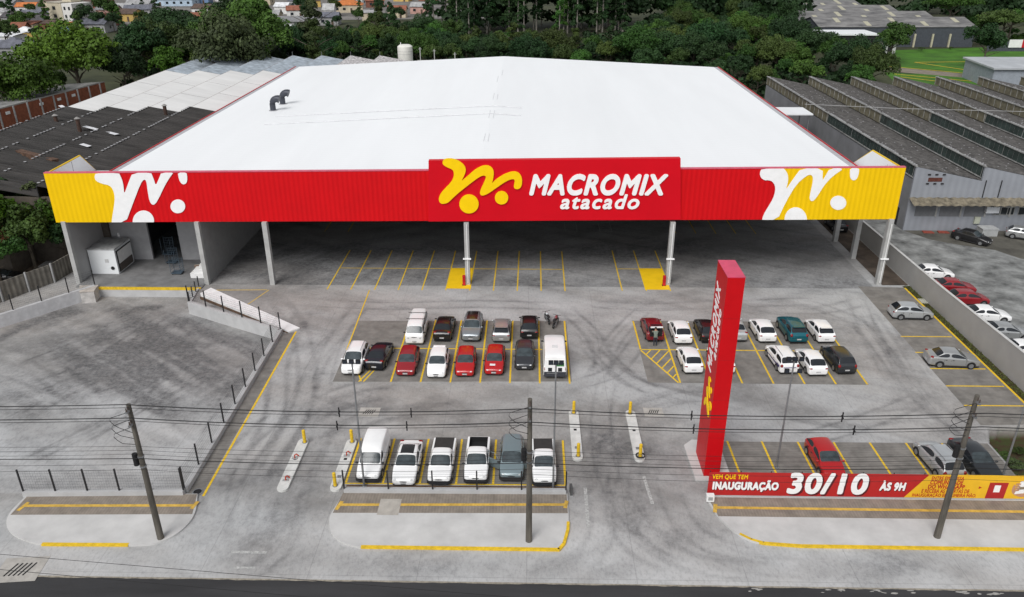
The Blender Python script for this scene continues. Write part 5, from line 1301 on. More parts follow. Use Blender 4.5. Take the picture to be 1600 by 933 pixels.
# middle left bays, near row
nose('suv', 'white', 548.5, 585, "white car with large dark grille under the floodlight heads, leftmost of the near row", -.02, group=ML, opts=('rails',))
tail('sedan', 'ink', 587, 577, "black sedan with its tail to the street, parked askew beside the leftmost white car", -.07, group=ML)
nose('hatch', 'maroon', 633, 586, "wine red hatchback nose out, between the black sedan and the white hatchback", group=ML, opts=('blackmirror',))
nose('hatch', 'white', 681, 589, "white hatchback with black grille, nose out between two red cars", group=ML, opts=('blackmirror', 'spoiler'))
nose('hatch', 'red', 725.5, 587, "bright red hatchback with plain hood beside the white hatchback", .01, group=ML, opts=('blackmirror',))
nose('hatch', 'red', 772, 584.5, "bright red hatchback with a white sticker on its hood", -.02, group=ML, opts=('blackmirror', 'sticker'))
nose('hatch', 'dark grey', 819.5, 576.5, "dark grey hatchback, nose out beside the big white van", -.01, group=ML)
tail('van', 'white', 867, 589, "big white delivery van with dark rear bumper and green painted reflection", group=ML, cat="van", opts=('vandoors',))
# middle left bays, far row
nose('kombi', 'white', 647.5, 537, "old white minibus with two roof bars", .0, group=ML, cat="van", opts=('rack',))
tail('sedan', 'black', 691, 531.5, "black saloon backed beside the old white minibus, tail to the street", -.02, group=ML)
nose('suv', 'steel', 736, 532.5, "grey crossover with dark roof, nose out in the far row", -.02, group=ML, opts=('blackroof', 'rails'))
tail('hatch', 'silver', 783, 533, "silver hatchback with its tail to the street in the far row", group=ML, opts=('spoiler',))
tail('hatch', 'black', 827, 527.5, "black hatchback with bright red tail lamps next to the motorcycles", group=ML)
# middle right bays, far row
cR = tail('hatch', 'dark red', 1023, 531.5, "dark red hatchback with raised tailgate being loaded", .04, group=MR_, opts=('trunk',))
tail('hatch', 'white', 1067.5, 536, "white hatchback beside the dark red one being loaded, far row", .02, group=MR_)
tail('hatch', 'black', 1109, 534, "black hatchback half hidden by the red totem, far row", .02, group=MR_)
tail('sedan', 'pale silver', 1154, 532, "silver saloon mostly hidden behind the red totem, far row", .01, group=MR_)
tail('hatch', 'white', 1199, 533.5, "white hatchback left of the teal crossover, far row", .02, group=MR_)
tail('suv', 'teal', 1247, 535, "teal crossover between two white hatchbacks", .03, group=MR_, opts=('spoiler',))
tail('hatch', 'white', 1290.5, 534, "white hatchback with wide red tail lamps right of the teal crossover", .03, group=MR_, opts=('spoiler',))
# near row
tail('hatch', 'white', 1083, 582, "white hatchback beside the yellow hatched triangle", .03, group=MR_)
tail('hatch', 'white', 1133, 582, "white car nearly all hidden behind the red totem, near row", .03, group=MR_)
tail('wagon', 'white', 1231, 582, "white car with blue side stripe below the floodlight heads", .06, group=MR_, opts=('stripe', 'rails'))
tail('hatch', 'white', 1277, 585.5, "white hatchback between the blue striped car and the black estate", .04, group=MR_)
tail('wagon', 'graphite', 1321.5, 582.5, "black estate car at the right end of the near row", .05, group=MR_)
# right-hand bays, side on
p = at(1428, 501); car('hatch', 'pale silver', "silver hatchback parked sideways at the boundary wall, the farther one", (p.x - .05, p.y + .85), -.03, "cars along the boundary wall")
p = at(1492, 577); car('sedan', 'silver', "silver saloon parked sideways at the boundary wall, the nearer one", (p.x + .05, p.y + .95), -.07, "cars along the boundary wall")
# front left bays
nose('panelvan', 'white', 575, 752, "white panel van with black bumper, leftmost of the front row", -.02, group=FL, cat="van", opts=('blackbumper',))
nose('sedan', 'white', 630.5, 757.5, "white saloon with black roof in the front row", -.01, group=FL, opts=('blackroof', 'blackmirror'))
nose('pickup', 'white', 686, 756, "white pickup with black bed cover beside the black roofed saloon", -.01, group=FL, cat="pickup", opts=('blackbumper', 'cover'))
nose('pickup', 'white', 743, 754, "white pickup with an open black cargo bed", 0.0, group=FL, cat="pickup", opts=('blackbumper', 'openbed'))
nose('wagon', 'blue grey', 799, 750, "blue grey hatchback with both front doors open", 0.0, group=FL, opts=('blackbumper', 'opendoors', 'redpaper', 'blackmirror'))
nose('pickup', 'white', 850, 758, "white pickup with black bed cover behind the utility pole, rightmost of the front row", .02, group=FL, cat="pickup", opts=('blackbumper', 'cover'))
# front right bays
nose('hatch', 'red', 1303, 748, "bright red hatchback alone behind the banner", .03, group=FRg)
tail('wagon', 'pale silver', 1487, 752, "silver estate with its tail behind the yellow banner end", .07, group=FRg, opts=('rails',))
nose('sedan', 'graphite', 1547, 753, "dark saloon nose to the banner beside the earth pit", .10, group=FRg)
# gravel yard beyond the wall
p = at(1518, 378); car('sedan', 'black', "black saloon parked before the grey factory wall", (p.x, p.y + .2), -R(48), GY)
p = at(1596, 374); car('hatch', 'silver', "silver hatchback by the factory at the right edge of the picture", (p.x + .4, p.y + .4), -R(28), GY)
for i, (px_, py_, kind, col, lb) in enumerate([(1438, 421, 'sedan', 'white', "white saloon behind the boundary wall, farthest of that row"), (1470, 443, 'sedan', 'maroon', "wine red saloon behind the boundary wall, next to the farthest white one"), (1492, 461, 'hatch', 'maroon', "wine red hatchback behind the boundary wall, with a white car on its near side"),
        (1520, 486, 'sedan', 'white', "white saloon behind the boundary wall, between a red car and a silver one"), (1549, 513, 'sedan', 'silver', "silver saloon behind the boundary wall"), (1580, 541, 'sedan', 'white', "white saloon behind the boundary wall, between the silver one and a red roof"), (1606, 566, 'hatch', 'red', "bright red car behind the boundary wall at the picture's right edge")]):
    p = at(px_, py_, .9); car(kind, col, lb, (p.x + 1.35, p.y + .0), -.05 + .03 * (i % 3), GY)
p = at(1292, 360); car('sedan', 'black', "black car in the alley behind the right hand columns", (p.x + 1.4, p.y + 1.0), math.pi / 2, "cars beside the store")
p = at(4, 441); car('sedan', 'black', "black car at the left edge of the picture behind the panel fence", (p.x, p.y), R(15), "cars beside the store")

# ------------------------------------------------------------------ motorcycles
def moto(x, y, rz, label, col):
    t = thing("motorcycle", label, "motorcycle", (x, y, .006), rz, "motorcycles at the end of the far row")
    for xw in (.62, -.60):
        wh = MB().tube([(xw + .27 * math.cos(a), 0, .32 + .27 * math.sin(a)) for a in [i * R(30) for i in range(13)]], .05, 6).build("wheel", M_tyre, t, smooth=True)
        sp_ = MB()
        for k in range(5): a = k * R(72); sp_.cyl((xw, 0, .32), (xw + .25 * math.cos(a), 0, .32 + .25 * math.sin(a)), .012, seg=4)
        sp_.build("spokes", M_rim, wh)
    MB().tube([(.62, .07, .32), (.42, .07, .95)], .03, 6).tube([(.62, -.07, .32), (.42, -.07, .95)], .03, 6).build("fork", M_steel, t)
    MB().tube([(.40, -.38, 1.02), (.42, -.1, .97), (.42, .1, .97), (.40, .38, 1.02)], .022, 6).build("handlebar", M_trim, t)
    MB().tube([(.42, 0, .85), (.15, 0, .55), (-.2, 0, .40), (-.60, 0, .34)], .04, 6).tube([(.42, 0, .85), (0, 0, .70), (-.55, 0, .66)], .03, 6).build("frame", M_trim, t)
    MB().tube([(.36, 0, .84), (.24, 0, .88), (.05, 0, .86), (-.08, 0, .78)], [.06, .14, .14, .07], 10).build("fuel_tank", PAINT[col], t, smooth=True)
    MB().tube([(-.06, 0, .80), (-.3, 0, .80), (-.62, 0, .84), (-.78, 0, .84)], [.08, .13, .11, .05], 8).build("seat", M_trim, t, smooth=True)
    MB().box((.05, 0, .45), (.32, .22, .28)).build("engine", M_steel, t); MB().tube([(.1, -.12, .35), (-.3, -.15, .3), (-.75, -.16, .38)], .04, 6).build("exhaust", M_steel, t)
    MB().cyl((.50, 0, .88), (.58, 0, .87), .09, seg=10).build("headlight", M_lampc, t)
    MB().cyl((-.15, .1, .3), (-.2, .25, .02), .02, seg=5).build("kickstand", M_steel, t)
p = at(855, 506); moto(p.x, p.y + .4, R(105), "black motorcycle with pale tank, larger of the two behind the white van", "pale silver")
p = at(868, 510); moto(p.x, p.y + .1, R(70), "dark red motorcycle, smaller of the two behind the white van", "dark red")
# ------------------------------------------------------------------ person loading the car
def skin_person(loc, rz, label):
    t = thing("person", label, "person", loc, rz)
    J = {'pel': (0, 0, .93, .15), 'ab': (.05, 0, 1.12, .15), 'ch': (.16, 0, 1.33, .165), 'nk': (.24, 0, 1.48, .06), 'hd': (.29, 0, 1.60, .095), 'hd2': (.30, 0, 1.70, .085),
         'hl': (0, .10, .86, .10), 'kl': (.03, .11, .48, .07), 'al': (-.04, .11, .09, .045), 'tl': (.12, .12, .04, .04), 'hr': (0, -.10, .86, .10), 'kr': (.05, -.11, .48, .07), 'ar': (-.03, -.12, .09, .045), 'tr': (.13, -.13, .04, .04),
         'sl': (.17, .19, 1.40, .065), 'el': (.38, .27, 1.22, .045), 'wl': (.62, .22, 1.20, .034), 'fl': (.72, .20, 1.19, .03), 'sr': (.17, -.19, 1.40, .065), 'er': (.36, -.29, 1.24, .045), 'wr': (.60, -.20, 1.28, .034), 'fr': (.70, -.17, 1.29, .03)}
    E = [('pel', 'ab'), ('ab', 'ch'), ('ch', 'nk'), ('nk', 'hd'), ('hd', 'hd2'), ('pel', 'hl'), ('hl', 'kl'), ('kl', 'al'), ('al', 'tl'), ('pel', 'hr'), ('hr', 'kr'), ('kr', 'ar'), ('ar', 'tr'), ('ch', 'sl'), ('sl', 'el'), ('el', 'wl'), ('wl', 'fl'), ('ch', 'sr'), ('sr', 'er'), ('er', 'wr'), ('wr', 'fr')]
    names = list(J)
    me = bpy.data.meshes.new("body"); me.from_pydata([J[n_][:3] for n_ in names], [(names.index(a), names.index(b)) for a, b in E], [])
    o = bpy.data.objects.new("body_tmp", me); C.objects.link(o)
    md = o.modifiers.new("skin", 'SKIN'); o.modifiers.new("sub", 'SUBSURF').levels = 2
    for i, n_ in enumerate(names): me.skin_vertices[0].data[i].radius = (J[n_][3],) * 2
    me.skin_vertices[0].data[names.index('pel')].use_root = True
    dg = bpy.context.evaluated_depsgraph_get(); dg.update()
    m2 = bpy.data.meshes.new_from_object(o.evaluated_get(dg)); bpy.data.objects.remove(o)
    m2.materials.clear()
    for mm in (mat("shirt_grey_green", (.16, .19, .16), .9, var=.2, scale=6), mat("dark_jeans", (.025, .03, .045), .9), mat("skin", (.32, .18, .12), .6), mat("shoes", (.03, .03, .03), .7)): m2.materials.append(mm)
    for p_ in m2.polygons:
        c_ = p_.center
        p_.material_index = 2 if (c_.z > 1.47 or (c_.x > .42 and c_.z > 1.05)) else (0 if c_.z > .93 else (3 if c_.z < .10 else 1)); p_.use_smooth = True
    m2.name = "body"; link("body", m2, t)
    MB().tube([(.22, 0, 1.66), (.28, 0, 1.76), (.34, 0, 1.74)], [.085, .098, .05], 10).build("hair", mat("dark_hair", (.02, .015, .012), .8), t, smooth=True)
    hm = mat("skin", (.32, .18, .12))
    for s, hx in ((1, (.74, .20, 1.19)), (-1, (.72, -.17, 1.29))):
        mb = MB()
        for k in range(4): mb.tube([(hx[0] - .02, hx[1] + (k - 1.5) * .02, hx[2]), (hx[0] + .05, hx[1] + (k - 1.5) * .022, hx[2] - .01), (hx[0] + .085 - .008 * abs(k - 1.5), hx[1] + (k - 1.5) * .022, hx[2] - .04)], .009, 5)
        mb.tube([(hx[0] - .03, hx[1] - s * .03, hx[2]), (hx[0] + .02, hx[1] - s * .055, hx[2] - .01), (hx[0] + .05, hx[1] - s * .05, hx[2] - .03)], .010, 5)
        mb.build("fingers", hm, t, smooth=True)
p = at(1023.5, 541.5); skin_person((p.x, p.y + .1, .006), R(90), "person in grey shirt and dark trousers leaning into the open car boot")
# ------------------------------------------------------------------ neighbouring factories
M_black_roof = mat("weathered_black_sheets", (.044, .041, .039), .9, var=.35, scale=.35, stretch=(.4, 1.5, 1))
M_brown_roof = mat("weathered_brown_sheets", (.088, .083, .079), .9, var=.45, scale=1.3)
M_cap = mat("pale_fixings", (.36, .36, .37), .8)
def ribbed_slope(mb, x0, z0, x1, z1, y0, y1, per, dep, caps=False):
    """corrugated sheet sloping along X, ribs spaced along Y"""
    n_ = max(1, int((y1 - y0) / per)); p_ = (y1 - y0) / n_
    k0 = len(mb.v); prof = []
    for i in range(n_):
        y = y0 + i * p_; prof += [(y, 0), (y + p_ * .35, 0), (y + p_ * .5, dep), (y + p_ * .85, dep)]
    prof.append((y1, 0))
    for y, d in prof: mb.v += [(x0, y, z0 + d), (x1, y, z1 + d)]
    for i in range(len(prof) - 1):
        a = k0 + 2 * i; mb.f.append((a, a + 1, a + 3, a + 2)); mb.mi.append(mb.m)
rr_ = random.Random(5)
f = thing("factory_building", "grey factory with brown sawtooth roofs and glazed clerestories right of the store", "factory", (48, 95.6, 0))
NX, PX, FXX = 11, 8.35, 47.45; FY0, FY1 = 95.6, 163.0; ZR_, ZV_ = 8.25, 6.55
M_fw = mat("blue_grey_tiled_wall", (.27, .285, .315), .8, var=.06, scale=.5, wave=('X', .8, .008, .12))
M_fs = mat("grey_plaster_wall", (.22, .225, .235), .85, var=.12, scale=.4)
M_olive = mat("olive_panel", (.15, .135, .09), .8, var=.25, scale=1.0)
M_cler = mat("green_clerestory_glass", (.038, .055, .050), .25, var=.3, scale=.6)
M_mull = mat("pale_mullion", (.32, .32, .31), .7, var=.3, scale=1)
fw = [(FXX, 0)]; pts = [(FXX, ZR_)]
for i in range(NX):
    x0 = FXX + i * PX
    pts.append((x0 + PX, ZV_ - .05)); 
    if i < NX - 1: pts.append((x0 + PX + .01, ZR_))
MFY = Matrix(((1, 0, 0, 0), (0, 0, -1, FY0), (0, 1, 0, 0), (0, 0, 0, 1)))
front = MB().prism([(FXX, 0)] + pts + [(FXX + NX * PX, 0)], -.3, 0, MFY).build("front_wall", M_fw, f, ws=True)
MB().bb(FXX, FXX + .3, FY0 + .31, FY1, 0, 6.6).build("side_wall", M_fs, f, ws=True)
MB().bb(FXX + .3, FXX + NX * PX, FY1 - .3, FY1, 0, 6.4).build("back_wall", M_fs, f, ws=True)
for i in range(NX):
    x0 = FXX + i * PX
    mb = MB(); ribbed_slope(mb, x0 + .05, ZR_ + .02, x0 + PX - .02, ZV_ + .02, FY0 + .02, FY1, .62, .10)
    mb.m = 1
    for k in range(int((FY1 - FY0) / .62)):
        y = FY0 + .3 + k * .62
        if rr_.random() < .8: mb.box((x0 + .12, y + .1, ZR_ + .16), (.22, .22, .06))
        for q_ in range(3):
            if rr_.random() < .22: xx = rr_.uniform(.6, PX - .4); mb.box((x0 + xx, y + .1, ZR_ + .13 - (ZR_ - ZV_) * xx / PX), (.16, .12, .03))
    rb_ = mb.build("roof_bay", [M_brown_roof, M_cap], f, ws=True)
    ysplit = 128.0 + rr_.uniform(-1, 1)
    mb = MB(); mb.face([(x0 - .02, FY0 + .3, ZV_ + .35), (x0 - .02, ysplit, ZV_ + .35), (x0 + .06, ysplit, ZR_ - .05), (x0 + .06, FY0 + .3, ZR_ - .05)][::-1])
    cl = mb.build("clerestory_glass", M_cler, f, ws=True)
    mb = MB()
    for k in range(28):
        y = FY0 + .5 + k * (ysplit - FY0 - .5) / 27; w_ = .10 if k % 9 == 0 else .02
        mb.face([(x0 - .05, y, ZV_ + .33), (x0 - .05, y + w_, ZV_ + .33), (x0 + .03, y + w_, ZR_ - .02), (x0 + .03, y, ZR_ - .02)][::-1])
    mb.bb(x0 - .08, x0 - .03, FY0 + .3, ysplit, ZV_ + .22, ZV_ + .36); mb.bb(x0 - .12, x0 + .12, FY0 - .1, ysplit, ZR_ + .0, ZR_ + .12)
    mb.build("mullion", M_mull, cl, ws=True)
    mb = MB(); mb.face([(x0 - .02, ysplit + .2, ZV_ + .2), (x0 - .02, FY1, ZV_ + .2), (x0 + .06, FY1, ZR_ - .05), (x0 + .06, ysplit + .2, ZR_ - .05)][::-1])
    op = mb.build("olive_panel", M_olive, f, ws=True)
    mb = MB()
    for k in range(18): y = ysplit + .4 + k * (FY1 - ysplit - .6) / 17; mb.bb(x0 - .05, x0 + .02, y, y + .05, ZV_ + .25, ZR_ - .1)
    mb.bb(x0 - .12, x0 + .12, ysplit, FY1, ZR_, ZR_ + .10)
    mb.build("panel_batten", M_mull, op, ws=True)
# street front awning, windows, pilasters
aw = MB(); k0 = 0
n_ = 90
for i in range(n_):
    xa = FXX - .1 + i * 1.0; 
    aw.face([(xa, FY0 - 1.7, 3.75), (xa + .5, FY0 - 1.7, 3.86), (xa + .5, FY0 - .02, 4.42), (xa, FY0 - .02, 4.31)])
    aw.face([(xa + .5, FY0 - 1.7, 3.86), (xa + 1, FY0 - 1.7, 3.75), (xa + 1, FY0 - .02, 4.31), (xa + .5, FY0 - .02, 4.42)])
aw.build("awning", mat("mossy_awning", (.19, .165, .12), .9, var=.4, scale=1.5), f, ws=True)
rl = MB()
for x in range(48, 90, 4): rl.cyl((x, FY0 - .15, 4.3), (x, FY0 - .15, 4.6), .06, seg=6)
for i in range(8):
    xw = 49.0 + i * 3.05
    if i < 3: MB().bb(xw - .55, xw + 1.9, FY0 - .03, FY0 - .005, 1.9, 3.5).build("blind_bay", mat("dark_bay_panel", (.15, .155, .165), .85), f, ws=True)
    else:
        fr_ = MB().bb(xw, xw + 2.6, FY0 - .05, FY0 - .005, 2.1, 3.2).build("window", M_mull, f, ws=True)
        for q_ in range(3): MB().bb(xw + .08 + q_ * .85, xw + .80 + q_ * .85, FY0 - .07, FY0 - .052, 2.2, 3.1).build("pane", M_glass, fr_, ws=True)
    MB().bb(xw + 2.25 - .3, xw + 2.45 - .3, FY0 - .12, FY0 - .06, 1.9, 3.7).build("pilaster", M_mull, f, ws=True)
MB().bb(57.0, 58.6, FY0 - .5, FY0 - .1, 2.5, 3.3).build("tilted_sash", mat("white_sash", (.6, .62, .65), .4), f, ws=True)
MB().bb(56.0, 56.7, FY0 - .22, FY0 - .01, 1.0, 1.9).build("meter_cabinet", mat("cream_box", (.40, .42, .34), .7), f, ws=True)
MB().bb(49.2, 50.9, FY0 - .04, FY0 - .003, 6.4, 6.9).build("faded_sign", mat("rusty_sign", (.10, .03, .02), .8, var=.4, scale=3), f, ws=True)
for i in range(3):
    for z in (6.15, 7.3): MB().box((49.2 + i * .9, FY0 - .06, z), (.34, .1, .16)).build("wall_bracket", M_dark, f, ws=True)
for x in (56.3, 58.2): MB().cyl((x, FY0 - .08, 4.4), (x, FY0 - .08, 6.6), .06, seg=6).build("downpipe", M_dark, f, ws=True)
MB().bb(FXX - .02, FXX + .05, FY0 + 2, FY0 + 3.2, 0, 2.3).build("side_door", M_dark, f, ws=True)
MB().tube([(FXX - 2, 133, 8.6), (60, 130, 8.5), (90, 126, 8.6)], .04, 5).build("roof_conduit", mat("conduit_grey", (.4, .4, .4)), f, ws=True)
for i in range(3):
    tag(MB().prism([(49.6 + i * 1.9, 94.6), (50.9 + i * 1.9, 94.5), (50.8 + i * 1.9, 95.2), (49.7 + i * 1.9, 95.3)], 0, .12).build("red_wheel_stop", mat("faded_red", (.26, .06, .04), .8)), "faded red wheel stop at the foot of the factory wall, %s from the corner" % ("first", "second", "third")[i], "wheel stop", "red wheel stops at the factory wall")
t = thing("concrete_tank", "pale concrete box behind the black saloon at the factory wall", "tank", (57.2, 94.2, 0)); MB().box((0, 0, .45), (1.9, 1.4, .9)).build("tank_body", mat("tank_grey", (.35, .36, .36), .9), t); MB().box((0, 0, .94), (2.0, 1.5, .07)).build("lid", mat("tank_lid", (.42, .43, .43), .9), t)

# left-hand factory: black sheets in front, white painted sheets, grey and reddish ends
f = thing("factory_building", "left factory with black corrugated roof in front and white painted sawtooth bays behind", "factory", (-66, 84, 0))
LZR, LZV, LP, LXS = 9.0, 7.75, 6.72, -74.9
M_wsheet = mat("white_painted_sheets", (.74, .735, .72), .7, var=.06, scale=.3, stretch=(.3, 1, 1), wave=('Y', .8, .015, .06))
M_gsheet = mat("blue_grey_sheets", (.36, .41, .46), .8, var=.28, scale=.9)
M_rsheet = mat("reddish_lichen_sheets", (.30, .24, .24), .85, var=.55, scale=2.2, col2=(.52, .50, .50))
for i in range(7):
    x0 = LXS + i * LP; x1 = x0 + LP
    pass
    ybk = 187.0
    if i < 4:
        xe = min(x1, -47.75)
        ze = LZR - (LZR - LZV) * (xe - x0) / LP
        if xe > x0:
            mb = MB(); ribbed_slope(mb, x0 + .05, LZR, xe, ze, 83.5 + (.0), 126.9, .80, .27)
            mb.m = 1
            for k in range(54):
                if rr_.random() < .75: mb.box((x0 + .12, 83.9 + k * .8, LZR + .30), (.3, .26, .05))
            mb.build("black_roof_bay", [M_black_roof, M_cap], f, ws=True)
            yw = 127.0 if i not in (3,) else 131.0
            mb = MB()
            for (a, b) in ((127.0, 139.5), (139.6, 151.5), (151.6, 165.0)): mb.face([(x0 + .05, a, LZR + .05), (xe, a, ze + .05), (xe, b, ze + .05), (x0 + .05, b, LZR + .05)][::1])
            mb.build("white_roof_bay", M_wsheet, f, ws=True)
            mb = MB(); mb.bb(x0 - .06, x0 + .04, 127, 187, LZV, LZR + .04); mb.build("bay_riser", mat("rusty_brown_riser", (.20, .15, .13), .85, var=.3, scale=2), f, ws=True)
            mb = MB(); mb.bb(x0 - .06, x0 + .04, 83.5, 126.9, LZV - .1, LZR + .0); mb.build("bay_riser", M_dark, f, ws=True)
    mb = MB(); mb.face([(x0 + .05, 165.1, LZR + .05), (x1, 165.1, LZV + .05), (x1, ybk, LZV + .05), (x0 + .05, ybk, LZR + .05)])
    mb.build("grey_roof_bay" if i < 5 else "reddish_roof_bay", M_gsheet if i < 5 else M_rsheet, f, ws=True)
    if i >= 4: MB().bb(x0 - .06, x0 + .04, 165.1, 187, LZV, LZR + .04).build("bay_riser", M_grey, f, ws=True)
    MB().cyl((x0 + .1, 186.8, LZR), (x0 + .1, 186.8, LZR + .9), .05, seg=5).build("finial", M_steel, f, ws=True)
M_ffw = mat("factory_dark_front", (.10, .085, .07), .9, var=.2)
MB().bb(LXS, -47.8, 83.6, 83.9, 0, 7.7).build("front_wall", M_ffw, f, ws=True); MB().bb(LXS, LXS + .3, 84, 187, 0, 7.7).build("side_wall", M_ffw, f, ws=True)
MB().bb(LXS + .4, -28, 186.6, 186.9, 0, 7.7).build("back_wall", M_ffw, f, ws=True); MB().bb(-48.1, -47.8, 84, 165, 0, 7.6).build("side_wall", M_ffw, f, ws=True)
for px_, py_, h in ((125, 205, 1.7), (259, 178, 1.2), (88, 190, .8)):
    p = at(px_, py_, 8.6); c_ = MB().cyl((p.x, p.y, 7.8), (p.x, p.y, 8.6 + h), .28, seg=10).build("chimney", mat("rusty_pipe", (.07, .04, .03), .8, var=.3), f, ws=True)
    MB().cyl((p.x, p.y, 8.7 + h), (p.x, p.y, 8.95 + h), .45, .1, seg=10).build("cowl", mat("cowl_grey", (.25, .24, .23)), c_, ws=True)
for a, b in (((133, 202), (184, 215)), ((128, 230), (141, 234)), ((95, 169), (100, 172))):
    p, q_ = at(*a, 8.6), at(*b, 8.4); d_ = (q_ - p).normalized(); n_ = Vector((-d_.y, d_.x, 0)) * .35
    MB().face([p - n_ + Vector((0, 0, .45)), q_ - n_ + Vector((0, 0, .45)), q_ + n_ + Vector((0, 0, .45)), p + n_ + Vector((0, 0, .45))]).build("white_skylight", mat("skylight_white", (.7, .7, .72), .4), f, ws=True)
p, q_ = at(30, 240, 8.5), at(88, 258, 8.3)
MB().box(((p.x + q_.x) / 2, (p.y + q_.y) / 2, 8.65), ((q_ - p).length, .9, .7), math.atan2(q_.y - p.y, q_.x - p.x)).build("rusty_box_gutter", mat("rust", (.10, .055, .035), .9, var=.4, scale=2), f, ws=True)
# terracotta roof strip at the front left corner
t = thing("tiled_lean_to", "low terracotta lean-to roof in front of the black factory roof at left", "lean-to", (-64, 80, 0))
p0, p1 = at(-20, 285, 5.2), at(62, 283, 5.2)
MB().face([(p0.x - 4, 78.5, 4.2), (-56.5, 78.5, 4.2), (-56.5, 83.4, 5.8), (p0.x - 4, 83.4, 5.8)]).build("roof", mat("terracotta_old", (.24, .085, .045), .9, var=.3, scale=1, wave=('X', .35, .03, .4)), t, ws=True)
MB().bb(p0.x - 3.8, -56.8, 79, 83.3, 0, 4.2).build("wall", M_ffw, t, ws=True)
# brick shed farther left
t = thing("brick_shed", "long brick shed with grey sheet roof beyond the black factory roof", "shed", (-97, 155, 0))
ZB_ = 6.0
a, b = at(-15, 174, ZB_), at(163, 128, ZB_); d_ = (b - a).normalized(); n_ = Vector((-d_.y, d_.x, 0)); far = 9
def q3(p, z): return (p.x, p.y, z)
bw_ = MB(); bw_.face([q3(a, 0), q3(b, 0), q3(b, ZB_), q3(a, ZB_)]); e_, g_ = a + n_ * far, b + n_ * far
bw_.face([q3(a, 0), q3(e_, 0), q3(e_, ZB_ - .8), q3(a, ZB_)]); bw_.face([q3(b, 0), q3(g_, 0), q3(g_, ZB_ - .8), q3(b, ZB_)]); bw_.face([q3(g_, 0), q3(e_, 0), q3(e_, ZB_ - .8), q3(g_, ZB_ - .8)])
bw_.build("wall", mat("orange_brick", (.30, .10, .055), .9, var=.2, scale=1.5), t, ws=True)
MB().face([q3(a + n_ * .1 , ZB_ + .05), q3(b + n_ * .1, ZB_ + .05), q3(g_, ZB_ - .7), q3(e_, ZB_ - .7)]).build("roof", mat("old_grey_sheets", (.24, .24, .235), .85, var=.3, scale=.5), t, ws=True)
for k in range(9):
    p = a.lerp(b, (k + .5) / 9); MB().box((p.x, p.y, ZB_ / 2), (.3, .3, ZB_ + .1), math.atan2(d_.y, d_.x)).build("pilaster", M_lgrey, t, ws=True)
for k in (1.05, 3.5, 4.9, 6.1):
    p = a.lerp(b, k / 9); MB().box((p.x - n_.x * .1, p.y - n_.y * .1, ZB_ - 1.0), (1.0, .1, .5), math.atan2(d_.y, d_.x)).build("window", M_wlogo, t, ws=True)
MB().face([q3(a - n_ * .12, ZB_ - .05), q3(b - n_ * .12, ZB_ - .05), q3(b - n_ * .12, ZB_ + .18), q3(a - n_ * .12, ZB_ + .18)]).build("coping", mat("coping_grey", (.38, .36, .34)), t, ws=True)
# water tank and masts behind the store
t = thing("water_tank", "white cylindrical water tank behind the store's roof ridge", "tank", (-29.2, 190.5, 0))
MB().cyl((0, 0, 0), (0, 0, 10.6), 1.75, seg=24).build("shell", mat("tank_white", (.70, .69, .64), .6, var=.06), t, smooth=True)
MB().cyl((0, 0, 10.6), (0, 0, 11.0), 1.75, 1.2, seg=24).build("lid", mat("tank_white", (.7, .69, .64)), t, smooth=True)
rg = MB()
for z in (9.0, 9.6): rg.cyl((0, 0, z), (0, 0, z + .06), 1.79, seg=24)
rg.build("hoop", mat("hoop_grey", (.5, .5, .48)), t); MB().cyl((-.9, -.3, 11.0), (-.9, -.3, 11.5), .1, seg=6).build("vent_pipe", M_white, t)
for px_, py_, pt, lb in ((657, 92, 74, "thin pale mast right of the white water tank, nearer to the tank"), (679, 92, 77, "thin pale mast right of the white water tank, farther from the tank"), (711, 94, 82, "short pale vent mast at the left slope of the store's far roof edge")):
    p = at(px_, py_, 6); h_ = aty(px_, pt, p.y).z
    t = thing("mast", lb, "mast", (p.x, p.y, 0), 0, "masts behind the store"); MB().cyl((0, 0, 0), (0, 0, h_), .12, seg=6).build("pole", mat("mast_white", (.5, .5, .48)), t)
    MB().box((0, 0, h_ - .4), (.8, .08, .08)).build("crossarm", mat("mast_white", (.5, .5, .48)), t)
# lattice gate by the masts
t = thing("lattice_frame", "small white lattice frame beside the masts behind the store", "frame", (-24.5, 190, 0)); mb = MB()
for i in range(4): mb.bb(-1.8 + i * 1.1, -1.72 + i * 1.1, -.05, .05, 0, 7.6)
for z in (6.2, 6.9, 7.5): mb.bb(-1.8, 1.6, -.04, .04, z, z + .08)
mb.build("bars", mat("mast_white", (.5, .5, .48)), t)

